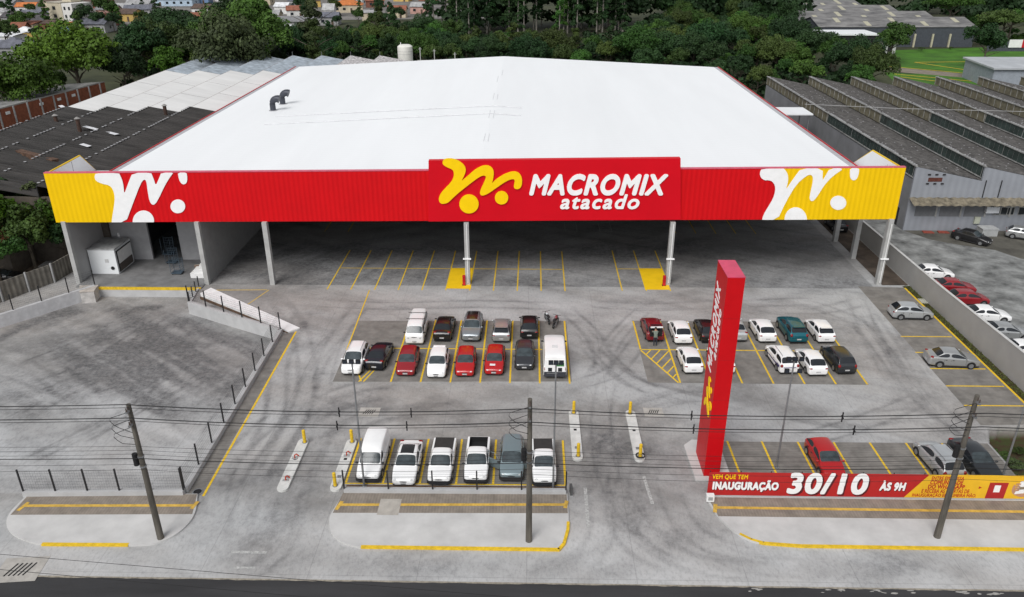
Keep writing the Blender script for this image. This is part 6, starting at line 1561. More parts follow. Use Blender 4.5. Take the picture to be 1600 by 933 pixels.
# ------------------------------------------------------------------ warehouse beyond the lawn
t = thing("warehouse", "dark grey warehouse with four sheet roofs and pale skylights beyond the lawn", "warehouse", (121, 274, 0))
M_whr = mat("grey_sheet_roof", (.15, .15, .155), .85, var=.3, scale=.4, stretch=(.5, 1, 1), col2=(.19, .185, .18))
M_whw = mat("dark_grey_wall", (.06, .067, .08), .85, var=.12)
M_sky = mat("yellowed_skylight", (.42, .40, .30), .6, var=.1)
bays = [(94.0, 146.0, 274.0, 19.0), (94.0, 137.5, 293.0, 19.0), (98.0, 128.0, 312.0, 22.0), (105.0, 122.0, 334.0, 24.0)]
bays = [(94.5, 146.0, 274.0, 20.0), (94.0, 143.0, 294.5, 24.0), (99.0, 141.0, 319.0, 28.0), (106.0, 138.0, 347.5, 32.0)]
for i, (x0, x1, y0, dp) in enumerate(bays):
    ze, zr = 6.3, 8.6
    rb = MB(); rb.face([(x0, y0, ze), (x1, y0, ze), (x1, y0 + dp / 2, zr), (x0, y0 + dp / 2, zr)]); rb.face([(x0, y0 + dp / 2, zr), (x1, y0 + dp / 2, zr), (x1, y0 + dp, ze), (x0, y0 + dp, ze)])
    rbo = rb.build("roof", M_whr, t, ws=True)
    for k in range(5):
        xs_ = x0 + (x1 - x0) * (.12 + .19 * k) + rr_.uniform(-1, 1); a_, b_ = (.12, .55) if (k + i) % 2 else (.45, .9)
        MB().face([(xs_, y0 + dp / 2 * a_, ze + (zr - ze) * a_ + .05), (xs_ + 1.6, y0 + dp / 2 * a_, ze + (zr - ze) * a_ + .05), (xs_ + 1.6, y0 + dp / 2 * b_, ze + (zr - ze) * b_ + .05), (xs_, y0 + dp / 2 * b_, ze + (zr - ze) * b_ + .05)]).build("skylight", M_sky, rbo, ws=True)
    w_ = MB()
    for xx in (x0 + .4, x1 - .4): w_.face([(xx, y0 + .3, 0), (xx, y0 + dp - .3, 0), (xx, y0 + dp - .3, ze), (xx, y0 + dp / 2, zr - .1), (xx, y0 + .3, ze)])
    w_.face([(x0 + .4, y0 + .3, 0), (x1 - .4, y0 + .3, 0), (x1 - .4, y0 + .3, ze), (x0 + .4, y0 + .3, ze)])
    w_.build("wall", M_whw, t, ws=True)
for x in (126.0, 131.8, 137.4, 120): MB().bb(x, x + .5, 273.7, 274.25, 0, 4.2).build("pilaster", mat("cream_pilaster", (.45, .42, .30)), t, ws=True)
t = thing("black_annex", "low black building with a white flat roof in front of the warehouse", "building", (98, 262, 0))
MB().bb(92, 108, 260, 271, 0, 5.3).build("wall", M_dark, t, ws=True); MB().bb(91.5, 108.4, 259.5, 271.5, 5.32, 5.8).build("roof", M_wclad, t, ws=True)
t = thing("gate_house", "small white fronted porch building by the lawn's left end", "building", (108, 262, 0))
MB().bb(105.5, 113.5, 257.5, 261.8, 0, 3.0).build("wall", M_lgrey, t, ws=True); MB().bb(105, 114, 256.8, 262, 3.02, 3.25).build("roof", mat("porch_roof", (.28, .25, .23)), t, ws=True); MB().bb(106.3, 110, 257.42, 257.48, .6, 2.4).build("window", M_wlogo, t, ws=True); MB().bb(111, 112.4, 257.42, 257.48, 0, 2.3).build("door", M_dark, t, ws=True)
t = thing("flat_shed", "light grey flat roofed shed beyond the factory's sawtooth roofs", "shed", (114, 205, 0))
a_, b_, c_, d2 = at(1490, 113, 5), at(1600, 113, 5), at(1600, 132, 5), at(1492, 130, 5)
MB().prism([(110.5, 196), (145, 196), (145, 215), (112.5, 215)], 4.6, 5.0).build("roof", mat("pale_sheet_roof", (.42, .44, .46), .7, var=.1, scale=.3), t, ws=True); MB().prism([(111, 196.6), (144, 196.6), (144, 214), (112.8, 214)], 0, 4.59).build("wall", mat("shed_wall", (.30, .33, .37), .8, var=.1), t, ws=True)
t = thing("small_signboard", "small white signboard on a dark wall at the right end of the lawn", "signboard", (153, 262, 0))
MB().bb(145, 175, 264, 264.3, 0, 3.0).build("wall", M_whw, t, ws=True); MB().bb(151.5, 156.5, 263.8, 263.97, 1.2, 3.6).build("board", M_white, t, ws=True); MB().bb(155.6, 156.5, 263.7, 263.79, 1.2, 3.6).build("red_edge", M_redt, t, ws=True)
# ------------------------------------------------------------------ the town far left
hr = random.Random(21)
HW = {'white': (.62, .62, .60), 'cream': (.52, .45, .33), 'grey': (.33, .33, .33), 'yellow': (.55, .38, .12), 'blue': (.16, .25, .40), 'pale blue': (.42, .52, .62), 'brick': (.22, .09, .06), 'pink': (.45, .27, .23)}
HR = {'orange tiled': (.46, .15, .045), 'terracotta': (.24, .09, .055), 'dark grey': (.085, .08, .085), 'grey sheet': (.21, .21, .215), 'brown': (.11, .075, .06), 'white sheet': (.62, .63, .64), 'slate': (.12, .125, .15), 'pale sheet': (.36, .36, .36)}
def house(px, py, wpx, wall, roof, label, hh=3.4, dpt=None, style='gable', rz=None, group="houses of the town", rise=1.7, storeys=1, y_add=0):
    p = at(px, py, 0); dist = Vector((p.x, p.y, CAM_H)).length
    w = wpx * dist / FPX; d = dpt or w * .8; H_ = hh * storeys
    rz = hr.uniform(-.25, .25) if rz is None else rz
    t = thing("house", label, "house", (p.x, p.y + d * .5 + y_add, 0), rz, group)
    mw = mat("house_wall_" + wall.replace(" ", "_"), HW[wall], .85, var=.14, scale=.5, tint=.10); mr = mat("house_roof_" + roof.replace(" ", "_"), HR[roof], .85, var=.25, scale=.8, tint=.15)
    x, y = w / 2, d / 2; e = .35
    mb = MB()
    if style == 'gable':
        mb.prism([(-x, 0), (x, 0), (x, H_), (-x, H_)], -y, y, Matrix(((1, 0, 0, 0), (0, 0, 1, 0), (0, 1, 0, 0), (0, 0, 0, 1))))
        for s in (-1, 1): mb.face([(s * x, -y, H_), (s * x, y, H_), (s * x, 0, H_ + rise - .1)])
    else: mb.box((0, 0, H_ / 2), (w, d, H_))
    mb.build("wall", mw, t)
    mb = MB()
    if style == 'gable':
        for s in (-1, 1):
            q_ = [(-x - e, s * (y + e), H_ - .1), (x + e, s * (y + e), H_ - .1), (x + e, 0, H_ + rise), (-x - e, 0, H_ + rise)]
            mb.face(q_ if s < 0 else q_[::-1]); mb.face([(a, b, c - .18) for a, b, c in (q_[::-1] if s < 0 else q_)])
    elif style == 'hip':
        rl = max(.2, x - y); b_ = [(-x - e, -y - e, H_), (x + e, -y - e, H_), (x + e, y + e, H_), (-x - e, y + e, H_)]; r0, r1 = (-rl, 0, H_ + rise), (rl, 0, H_ + rise)
        mb.face([b_[0], b_[1], r1, r0]); mb.face([b_[2], b_[3], r0, r1]); mb.face([b_[1], b_[2], r1]); mb.face([b_[3], b_[0], r0])
    else: mb.face([(-x - e, -y - e, H_ + .1), (x + e, -y - e, H_ + .1), (x + e, y + e, H_ + rise * .5), (-x - e, y + e, H_ + rise * .5)]); mb.face([(-x - e, -y - e, H_ - .1), (-x - e, y + e, H_ + rise * .5 - .2), (x + e, y + e, H_ + rise * .5 - .2), (x + e, -y - e, H_ - .1)]); mb.face([(-x - e, -y - e, H_ - .1), (x + e, -y - e, H_ - .1), (x + e, -y - e, H_ + .1), (-x - e, -y - e, H_ + .1)])
    mb.build("roof", mr, t)
    nwin = max(1, int(w / 3.5))
    for s_ in range(storeys):
        for k in range(nwin):
            xx = -x + (k + .6) * w / (nwin + .2)
            if s_ == 0 and k == nwin // 2 and storeys == 1:
                MB().box((xx, -y - .03, 1.05), (.95, .08, 2.1)).build("door", mat("house_door", (.10, .065, .045), .7), t)
            else: MB().box((xx, -y - .02, s_ * hh + 1.75), (1.3, .06, 1.15)).build("window", M_glass, t)
    MB().box((x + .02, 0, 1.75), (.06, 1.2, 1.1)).build("window", M_glass, t)
    return t
HL = [(10, 16, 25, 'grey', 'grey sheet', "small grey house with one dark window at the picture's top left edge", 'gable', 1), (40, 22, 24, 'white', 'orange tiled', "white house with a bright orange tiled roof in the town", 'gable', 1), (86, 13, 40, 'cream', 'brown', "cream house with a broad brown hip roof, behind the cream apartment block", 'hip', 1),
      (76, 46, 42, 'yellow', 'dark grey', "yellow house with dark roof left of the cream apartment block", 'gable', 1), (8, 73, 32, 'white', 'white sheet', "white sheet roofed building at the left edge above the bright tree", 'shed', 1), (24, 92, 44, 'grey', 'slate', "house with slate grey roof left of the bright spreading tree", 'gable', 1),
      (48, 103, 36, 'white', 'pale sheet', "white walled shed at the foot of the bright spreading tree", 'shed', 1), (30, 58, 18, 'brick', 'terracotta', "small brick house above the white sheet roofed building", 'gable', 1), (22, 40, 30, 'grey', 'dark grey', "dark roofed house left of the yellow house, nearer the edge", 'gable', 1), (48, 36, 26, 'grey', 'slate', "slate roofed house between the orange roofed one and the yellow one", 'gable', 1),
      (70, 33, 22, 'blue', 'slate', "little blue house behind the yellow one", 'gable', 1), (140, 43, 50, 'brick', 'terracotta', "long terracotta roofed row right of the cream apartment block", 'gable', 1), (138, 52, 44, 'grey', 'slate', "long slate roofed building in front of the terracotta row", 'gable', 1), (197, 34, 30, 'yellow', 'brown', "yellow house with brown roof right of the terracotta row", 'gable', 1),
      (166, 27, 26, 'pink', 'grey sheet', "pink house with grey roof behind the terracotta row", 'gable', 1), (188, 24, 28, 'grey', 'pale sheet', "house with pale sheet roof behind the yellow one with brown roof", 'gable', 1), (138, 13, 40, 'brick', 'brown', "brown roofed house behind the apartment block, far row", 'hip', 1), (156, 9, 18, 'white', 'white sheet', "white two storey house in the far row", 'shed', 2),
      (212, 27, 34, 'grey', 'slate', "dark slate roofed house by the dark spreading tree", 'gable', 1), (214, 18, 30, 'grey', 'pale sheet', "pale roofed house behind the dark slate roofed one", 'gable', 1), (232, 15, 14, 'white', 'white sheet', "small white hut beside the pale blue hall", 'shed', 1), (250, 10, 86, 'pale blue', 'white sheet', "wide pale blue hall in the far row of the town", 'shed', 1),
      (316, 25, 26, 'white', 'brown', "white house half hidden by dark round trees", 'gable', 1), (305, 40, 16, 'brick', 'terracotta', "terracotta roof showing between the trees", 'gable', 1), (422, 36, 26, 'cream', 'pale sheet', "cream house with pale roof left of the long grey shed", 'gable', 1), (441, 22, 20, 'white', 'white sheet', "white gabled house behind the long grey shed", 'gable', 1),
      (461, 28, 26, 'white', 'terracotta', "white house with terracotta roof right behind the long grey shed", 'gable', 1), (450, 48, 58, 'grey', 'grey sheet', "long grey shed with sloping sheet roof among the trees", 'shed', 1), (466, 12, 26, 'grey', 'slate', "blue grey roofed house in the far row before the tall tree", 'gable', 1), (541, 20, 42, 'cream', 'orange tiled', "house with a steep orange hip roof left of the tall dark trees", 'hip', 1),
      (557, 9, 22, 'white', 'white sheet', "white house behind the steep orange roof", 'gable', 1), (584, 12, 26, 'brick', 'terracotta', "terracotta house right of the steep orange roof", 'gable', 1), (577, 33, 20, 'cream', 'pale sheet', "small cream house half hidden at the edge of the tall trees", 'shed', 1), (512, 40, 30, 'grey', 'slate', "slate roofed shed among the bushes under the orange roofed house", 'gable', 1),
      (514, 28, 16, 'white', 'pale sheet', "small white house left of the steep orange roof", 'gable', 1), (620, 28, 26, 'cream', 'terracotta', "cream house seen between the tall dark trunks", 'gable', 1), (655, 22, 24, 'pink', 'pale sheet', "pink house seen between the tall dark trunks", 'gable', 1)]
for a in HL: house(a[0], a[1], a[2], a[3], a[4], a[5], style=a[6], storeys=a[7], rise=2.6 if 'steep' in a[5] else 1.7, dpt=12 if a[2] > 60 else None)
cols_ = list(HW); rfs = list(HR); row = 0
for ry, x0, x1, st_ in ((30, -6, 30, 24), (52, 36, 110, 27), (66, 30, 60, 25), (86, -10, 40, 26), (24, 92, 130, 20), (-6, 0, 620, 37), (7, 268, 420, 33), (14, 480, 520, 30), (2, 620, 980, 40)):
    row += 1; k = 0; x = x0 + 8
    while x < x1:
        w_ = hr.choice(cols_); r_ = hr.choice(rfs); k += 1
        house(x, ry + hr.uniform(-3, 3), hr.uniform(20, 30) if row > 5 else hr.uniform(17, 24), w_, r_, "%s house, %s roof, no. %d from left, %s" % (w_, r_, k, ("top left corner", "row below the blue house", "row above the bright tree", "row by the left edge trees", "row behind the apartment block", "farthest town row", "row by the blue hall", "orange roof's left row", "row behind the trunks")[row - 1]), style=hr.choice(['gable', 'hip', 'gable', 'shed']), y_add=6 if row == 6 else 0)
        x += st_ * hr.uniform(.85, 1.2)
# cream apartment block
p = at(108, 46, 0); t = thing("apartment_block", "cream and white apartment block with rooftop tank room above the bright tree", "apartments", (p.x, p.y + 5, 0), -.35)
MB().box((-2.6, 0, 5), (7.4, 11, 10)).build("wall", mat("cream_block", (.50, .45, .34), .85, var=.06), t); MB().box((3.9, -.4, 4.9), (5.4, 10, 9.8)).build("side_wing", mat("white_block", (.66, .65, .62), .85, var=.05), t)
MB().box((-.2, 1, 11.4), (4.6, 4.6, 2.8)).build("tank_room", mat("cream_block", (.50, .45, .34)), t); MB().box((-2.6, 0, 10.1), (7.8, 11.4, .25)).build("parapet", mat("parapet_grey", (.42, .39, .32)), t)
for z in (2, 5, 8):
    for x in (2.6, 5.0): MB().box((x, -5.42, z), (1.0, .08, 1.2)).build("window", M_glass, t)
    MB().box((-3, -5.52, z), (1.6, .08, 1.3)).build("window", M_glass, t)
# tall grey box with white roof behind the left factory
t = thing("grey_hall", "blue grey box building with white roof behind the left factory", "building", (-88, 240, 0), .0)
p0, p1 = at(402, 92, 0), at(455, 92, 0)
MB().bb(p0.x, p1.x, 226, 252, 0, 9.0).build("wall", mat("hall_wall", (.30, .34, .38), .8, var=.08), t, ws=True); MB().bb(p0.x - .3, p1.x + .3, 225.7, 252.3, 9.02, 9.3).build("roof", M_wclad, t, ws=True)
poly_sheet("town_street", [(-215, 330), (-150, 338), (-80, 366), (-20, 372), (-10, 520), (-420, 520)], .03, mat("town_ground", (.17, .16, .15), .95, var=.35, scale=.06))

# ------------------------------------------------------------------ trees
def leaf_mat(nm, c):
    mt = bpy.data.materials.new(nm); mt.use_nodes = True; n, l = mt.node_tree.nodes, mt.node_tree.links; b = n["Principled BSDF"]
    b.inputs["Roughness"].default_value = .65; b.inputs["Specular IOR Level"].default_value = .25
    a = n.new("ShaderNodeAttribute"); a.attribute_name = "tone"
    rp = n.new("ShaderNodeValToRGB"); e = rp.color_ramp.elements
    e[0].position = 0; e[0].color = tuple(x * .58 for x in c) + (1,); e[1].position = 1; e[1].color = (min(1, c[0] * 1.5), min(1, c[1] * 1.45), c[2] * 1.25, 1)
    l.new(a.outputs["Fac"], rp.inputs[0])
    oi = n.new("ShaderNodeObjectInfo"); hs = n.new("ShaderNodeHueSaturation")
    m1 = n.new("ShaderNodeMapRange"); m1.inputs[3].default_value = .72; m1.inputs[4].default_value = 1.28; l.new(oi.outputs["Random"], m1.inputs[0]); l.new(m1.outputs[0], hs.inputs["Value"])
    m2 = n.new("ShaderNodeMath"); m2.operation = 'FRACT'; m3 = n.new("ShaderNodeMath"); m3.operation = 'MULTIPLY'; m3.inputs[1].default_value = 17.3
    l.new(oi.outputs["Random"], m3.inputs[0]); l.new(m3.outputs[0], m2.inputs[0]); m4 = n.new("ShaderNodeMapRange"); m4.inputs[3].default_value = .485; m4.inputs[4].default_value = .52; l.new(m2.outputs[0], m4.inputs[0]); l.new(m4.outputs[0], hs.inputs["Hue"])
    l.new(rp.outputs[0], hs.inputs["Color"]); l.new(hs.outputs[0], b.inputs["Base Color"])
    return mt
LEAF = {'bright': leaf_mat("leaf_bright", (.050, .108, .010)), 'mid': leaf_mat("leaf_mid", (.036, .086, .014)), 'dark': leaf_mat("leaf_dark", (.018, .046, .014)), 'dull': leaf_mat("leaf_dull", (.050, .070, .028)), 'brown': leaf_mat("leaf_brown", (.105, .080, .060)), 'olive': leaf_mat("leaf_olive", (.042, .070, .016))}
M_bark = mat("grey_bark", (.10, .085, .065), .95, var=.3, scale=2)
M_euc = mat("pale_eucalyptus_bark", (.25, .23, .20), .85, var=.35, scale=1.2, stretch=(1, 1, .3))
def crown_arrays(macro, n, size, seed, sub=9, subr=.42, flat=.6):
    r = np.random.RandomState(seed); lobes = []; tones = []
    for (cx_, cy_, cz_, rx_, ry_, rz_) in macro:
        mt_ = r.rand()
        for k in range(sub):
            d = r.normal(size=3); d /= np.linalg.norm(d); d[2] = abs(d[2]) * 1.0 - .25
            q = r.uniform(.55, .95)
            s = subr * r.uniform(.7, 1.25)
            lobes.append((cx_ + d[0] * rx_ * q, cy_ + d[1] * ry_ * q, cz_ + d[2] * rz_ * q, rx_ * s, ry_ * s, max(rz_ * s, rx_ * s * flat))); tones.append(.55 * mt_ + .45 * r.rand())
    lobes = np.array(lobes); tones = np.array(tones)
    a = (lobes[:, 3] * lobes[:, 5]); pr = a / a.sum(); li = r.choice(len(lobes), n, p=pr)
    d = r.normal(size=(n, 3)); d /= np.linalg.norm(d, axis=1)[:, None]; d[:, 2] = np.where(d[:, 2] < -.35, -d[:, 2], d[:, 2])
    q = r.uniform(.70, 1.05, n)[:, None]
    pos = lobes[li, :3] + d * lobes[li, 3:] * q
    nr = d + r.normal(scale=.45, size=(n, 3)); nr /= np.linalg.norm(nr, axis=1)[:, None]
    t1 = np.cross(nr, r.normal(size=(n, 3))); t1 /= np.linalg.norm(t1, axis=1)[:, None]; t2 = np.cross(nr, t1)
    s = (size * r.uniform(.55, 1.35, n))[:, None]; k = r.uniform(.5, .9, n)[:, None]
    v = np.stack([pos - t1 * s - t2 * s * k * .4, pos + t2 * s * k * -1, pos + t1 * s + t2 * s * k * .3, pos + t2 * s * k], 1).reshape(-1, 3)
    tone = np.repeat(np.clip(.65 * tones[li] + .35 * r.rand(n), 0, 1), 4)
    return v, tone
def crown_mesh(name, macro, n, size, seed, *a, **k): return leaf_mesh(name, [crown_arrays(macro, n, size, seed, *a, **k)])
def leaf_mesh(name, arrs):
    v = np.concatenate([q[0] for q in arrs]); tone = np.concatenate([q[1] for q in arrs]); n = len(v) // 4
    me = bpy.data.meshes.new(name); me.vertices.add(4 * n); me.vertices.foreach_set("co", v.astype(np.float32).ravel())
    me.loops.add(4 * n); me.loops.foreach_set("vertex_index", np.arange(4 * n, dtype=np.int32)); me.polygons.add(n)
    me.polygons.foreach_set("loop_start", np.arange(0, 4 * n, 4, dtype=np.int32)); me.polygons.foreach_set("loop_total", np.full(n, 4, np.int32)); me.update(calc_edges=True)
    at_ = me.attributes.new("tone", 'FLOAT', 'POINT'); at_.data.foreach_set("value", tone.astype(np.float32))
    me.materials.append(LEAF['mid'])
    return me
def trunk_mesh(h, r0, limbs, seed, mt_=None, lean=.03):
    r = random.Random(seed); mb = MB()
    top = (r.uniform(-lean, lean) * h, r.uniform(-lean, lean) * h, h)
    mb.tube([(0, 0, -.3), (top[0] * .4, top[1] * .4, h * .5), top], [r0, r0 * .75, r0 * .5], 8)
    for k in range(limbs):
        a = k * 2.4 + r.uniform(-.3, .3); z0 = h * r.uniform(.55, .95); L_ = h * r.uniform(.45, .8)
        p0 = (top[0] * z0 / h, top[1] * z0 / h, z0); p1 = (p0[0] + math.cos(a) * L_ * .5, p0[1] + math.sin(a) * L_ * .5, z0 + L_ * .3); p2 = (p0[0] + math.cos(a) * L_, p0[1] + math.sin(a) * L_, z0 + L_ * .5)
        mb.tube([p0, p1, p2], [r0 * .45, r0 * .3, r0 * .14], 5)
    return mb.mesh("trunk", mt_ or M_bark, True)
def mac(n_, R_, rz_, zc, seed, spread=.62):
    r = random.Random(seed); o = [(0, 0, zc + rz_ * .25, R_ * .62, R_ * .62, rz_ * .85)]
    for k in range(n_):
        a = 2 * math.pi * k / n_ + r.uniform(-.3, .3); d = R_ * spread * r.uniform(.75, 1.1); s = r.uniform(.38, .55)
        o.append((math.cos(a) * d, math.sin(a) * d, zc + r.uniform(-.35, .3) * rz_, R_ * s, R_ * s, rz_ * r.uniform(.55, .85)))
    return o
# prototypes: (crown mesh, trunk mesh, crown half width, crown mid height)
PROTO = {}
PROTO['spread'] = [(crown_mesh("crown", mac(8, 7.0, 2.4, 8.0, s), 9000, .24, s), trunk_mesh(7.0, .35, 7, s), 7.0, 8.2) for s in (1, 2)]
PROTO['dome'] = [(crown_mesh('crown', mac(9, 7.0, 4.6, 6.6, s, .58), 13000, .23, s, 12), trunk_mesh(5.5, .38, 6, s), 7.0, 7.0) for s in (14, 15)]
PROTO['round'] = [(crown_mesh("crown", mac(6, 4.0, 3.2, 5.6, s), 6000, .21, s), trunk_mesh(4.2, .25, 5, s), 4.0, 5.8) for s in (3, 4, 5)]
PROTO['tall'] = [(crown_mesh("crown", [(0.5 * math.sin(k * 2), .5 * math.cos(k * 2.2), 4.5 + 1.7 * k, 2.6 - .22 * k, 2.6 - .22 * k, 1.7) for k in range(6)], 4200, .26, s), trunk_mesh(9.0, .24, 6, s), 3.0, 8.5) for s in (6, 7)]
PROTO['bush'] = [(crown_mesh("crown", mac(5, 2.6, 1.8, 1.7, s, .6), 2400, .20, s), trunk_mesh(1.6, .12, 4, s), 2.6, 2.0) for s in (8, 9)]
def euc_macro(s):
    r = random.Random(s); o = []
    for k in range(13):
        z = 4.5 + k * 1.75; a = r.uniform(0, 6.3); d = r.uniform(.3, 2.2); q = r.uniform(1.1, 2.0)
        o.append((math.cos(a) * d, math.sin(a) * d, z, q, q, 1.5))
    return o
PROTO['euc'] = [(crown_mesh("crown", euc_macro(s), 4000, .26, s), trunk_mesh(25, .30, 0, s, M_euc, .012), 3.0, 18) for s in (11, 12, 13)]
TREE_N = [0]
trd = random.Random(99)
def tree(kind, x, y, sc, tone, label, group, name="tree", cat="tree", zs=1.0, z0=0.0):
    cm, tm, _, _ = PROTO[kind][trd.randrange(len(PROTO[kind]))]
    t = bpy.data.objects.new(name, None); C.objects.link(t); t.empty_display_size = .5
    t.location = (x, y, z0); t.rotation_euler = (0, 0, trd.uniform(0, 6.28)); t.scale = (sc, sc, sc * zs)
    tag(t, label, cat, group)
    a = bpy.data.objects.new("crown", cm); C.objects.link(a); a.parent = t
    a.material_slots[0].link = 'OBJECT'; a.material_slots[0].material = LEAF[tone]
    b = bpy.data.objects.new("trunk", tm); C.objects.link(b); b.parent = t
    return t
def tree_px(kind, px, py, wpx, tone, label, group="big trees beyond the left factory", zs=1.0, name="tree"):
    _, _, R_, zc = PROTO[kind][0]
    sc = 1.0
    for _ in range(4):
        p = at(px, py, min(zc * sc * zs, 26)); dist = Vector((p.x, p.y, CAM_H - p.z)).length; sc = (wpx / 2) * dist / FPX / R_
    return tree(kind, p.x, p.y, sc, tone, label, group, zs=zs, name=name)
TL_ = [('dome', 112, 84, 130, 'bright', "large bright green spreading tree behind the brick shed", 1.0), ('dome', 20, 128, 112, 'bright', "bright green tree at the left edge by the brick shed", 1.0), ('round', 84, 126, 36, 'mid', "rounder green tree between the two bright spreading trees", 1.0), ('round', -4, 146, 40, 'bright', "low bright tree at the very left edge below the spreading one", .8),
       ('spread', 270, 28, 105, 'dark', "dark flat topped tree in front of the pale blue hall", .9), ('dome', 352, 68, 130, 'dull', "wide dull grey green tree behind the left factory", 1.1), ('dome', 380, 42, 125, 'mid', "wide fresh green tree behind the dull grey green one", 1.0), ('round', 215, 66, 62, 'dark', "dark round tree right of the bright spreading one", 1.2), ('round', 262, 98, 54, 'bright', "bright leafy tree close to the left factory's far corner", 1.0),
       ('round', 190, 100, 60, 'dark', "deep shaded tree at the right foot of the bright spreading one", 1.2), ('dome', 240, 68, 95, 'olive', "olive green tree behind the deep shaded one", 1.0), ('round', 300, 80, 50, 'mid', "middle green tree left of the dull grey green one", 1.0), ('round', 325, 88, 52, 'olive', "olive round tree at the far edge of the left factory", .9), ('round', 395, 86, 50, 'mid', "green tree beside the grey hall, on its left", 1.0), ('round', 352, 16, 50, 'dark', "dark round tree behind the wide fresh green one", 1.0),
       ('round', 390, 14, 56, 'mid', "round tree in the far row above the wide fresh green one", 1.0), ('round', 30, 30, 30, 'mid', "small tree beside the white house with orange roof", .8), ('round', 128, 22, 30, 'dark', "dark small tree behind the apartment block", 1.0), ('round', 168, 12, 34, 'mid', "green tree beside the white two storey house", 1.0), ('round', 150, 28, 24, 'dark', "dark tree right of the apartment block", 1.0), ('round', 5, 46, 40, 'olive', "olive tree at the left edge below the grey house", .9), ('tall', 244, 12, 14, 'dark', "thin dark tree in front of the pale blue hall", 1.0), ('round', 175, 30, 22, 'dark', "dark tree between pink house and yellow house", 1.0),
       ('tall', 485, 30, 40, 'dull', "tall grey green tree standing over the long grey shed", 1.1), ('tall', 492, 70, 36, 'olive', "slim olive tree behind the left factory's grey bays", 1.0), ('round', 465, 62, 44, 'dark', "dark tree right of the grey hall", 1.2), ('round', 418, 56, 34, 'mid', "middle green tree behind the grey hall", 1.0), ('round', 405, 20, 40, 'mid', "green tree left of the white gabled house", 1.0), ('round', 470, 2, 26, 'dark', "dark tree in the far row above the long grey shed", 1.0)]
for a in TL_: tree_px(a[0], a[1], a[2], a[3], a[4], a[5], zs=a[6])
# near tree clump at the left edge, in front of the lean-to
for i, (x, y, s, tn, lb, kd) in enumerate([(-55.6, 86.6, .95, 'bright', "dense tree at the left edge touching the fascia's yellow end", 'round'), (-61.0, 80.5, 1.15, 'bright', "dense tree at the left edge under the lean-to roof", 'round'), (-55.6, 81.0, .85, 'olive', "darker tree in the clump by the panel fence, nearest the dock column", 'round'), (-65.5, 86.0, 1.2, 'olive', "olive tree deeper in the clump at the left edge", 'round'), (-60.0, 74.0, .8, 'mid', "small tree at the lower end of the clump by the panel fence", 'round'), (-56.8, 76.6, .7, 'mid', "round tree in the middle of the clump by the panel fence", 'round'), (-53.4, 83.6, .62, 'dark', "dark bush between the panel fence and the dock wall", 'round'), (-60.5, 86.5, 1.0, 'dark', "shaded tree at the back of the clump at the left edge", 'round')]):
    tree(kd, x, y, s, tn, lb, "tree clump at the left edge", name="leafy_tree")
tree('tall', -56.5, 84.8, .62, 'dull', "thin bare twigged tree in front of the clump at the left edge", "tree clump at the left edge", name="leafy_tree")
# fillers: one label per stand, nothing tells the single trees apart
def stand(poly, n, kinds, tones, label, group, smin, smax, mind, seed, name="tree", cat="tree"):
    r = random.Random(seed); pts = []; xs_ = [p[0] for p in poly]; ys_ = [p[1] for p in poly]; tries = 0
    while len(pts) < n and tries < n * 60:
        tries += 1; x, y = r.uniform(min(xs_), max(xs_)), r.uniform(min(ys_), max(ys_))
        if not in_poly(np.array([x]), np.array([y]), poly)[0]: continue
        if any((x - a) ** 2 + (y - b) ** 2 < mind ** 2 for a, b in pts): continue
        pts.append((x, y)); tree(r.choice(kinds), x, y, r.uniform(smin, smax), r.choice(tones), label, group, name=name, cat=cat, zs=r.uniform(.85, 1.2))
def gp(*px): return [tuple(at(x, y, 5)[:2]) for x, y in px]
stand(gp((480, 80), (600, 82), (700, 85), (790, 85), (900, 92), (985, 96), (985, 66), (860, 64), (720, 60), (700, 38), (640, 44), (560, 46), (480, 60)), 84, ['round', 'round', 'round', 'dome', 'tall'], ['dark', 'mid', 'dark', 'olive'], "bushy tree in the thicket between the store's roof and the tall trunks", "thicket behind the store", .55, .95, 4.6, 1, "bushy_tree")
stand(gp((985, 98), (1120, 106), (1205, 140), (1215, 116), (1330, 128), (1385, 118), (1335, 92), (1265, 66), (1225, 24), (1150, 12), (1060, 30), (985, 62)), 96, ['round', 'dome', 'round'], ['mid', 'olive', 'dark', 'mid', 'dark'], "broad crowned tree in the wood behind the store's right half", "wood behind the store", .7, 1.05, 5.6, 2, "bushy_tree")
stand([(150, 268), (165, 262), (180, 270), (180, 310), (150, 310)], 14, ['round', 'bush', 'spread'], ['mid', 'olive', 'mid'], "bushy tree right of the warehouse", "trees right of the warehouse", .8, 1.3, 6, 4)
stand(gp((700, 90), (790, 87), (900, 91), (900, 84), (800, 78), (720, 84)), 14, ['bush'], ['brown', 'brown', 'dull'], "dry brownish shrub just behind the store's roof", "dry shrubs behind the store", .8, 1.2, 2.6, 5, "shrub", "shrub")
stand(gp((170, 118), (240, 112), (310, 90), (400, 88), (480, 84), (490, 60), (420, 66), (330, 40), (210, 60)), 36, ['round', 'dome', 'round'], ['dark', 'mid', 'olive', 'dark'], "shaded tree among the big trees beyond the left factory", "trees beyond the left factory", .7, 1.05, 6.5, 6)
stand(gp((0, 60), (60, 50), (170, 45), (300, 30), (480, 30), (640, 34), (640, 4), (0, 4)), 34, ['round', 'round', 'tall', 'round'], ['dark', 'mid', 'olive'], "garden tree between the houses of the town", "garden trees of the town", .45, .85, 11, 7)
er = random.Random(31); k = 0
for i in range(50):
    px_ = er.uniform(668, 985); py_ = er.uniform(38, 62) - (0 if px_ < 900 else (px_ - 900) * .12)
    p = at(px_, py_, 0); tree('euc', p.x, p.y, er.uniform(.85, 1.15), er.choice(['dark', 'dark', 'dark', 'mid']), "tall pale trunked tree in the stand behind the store", "tall trees behind the store", name="eucalyptus_tree")
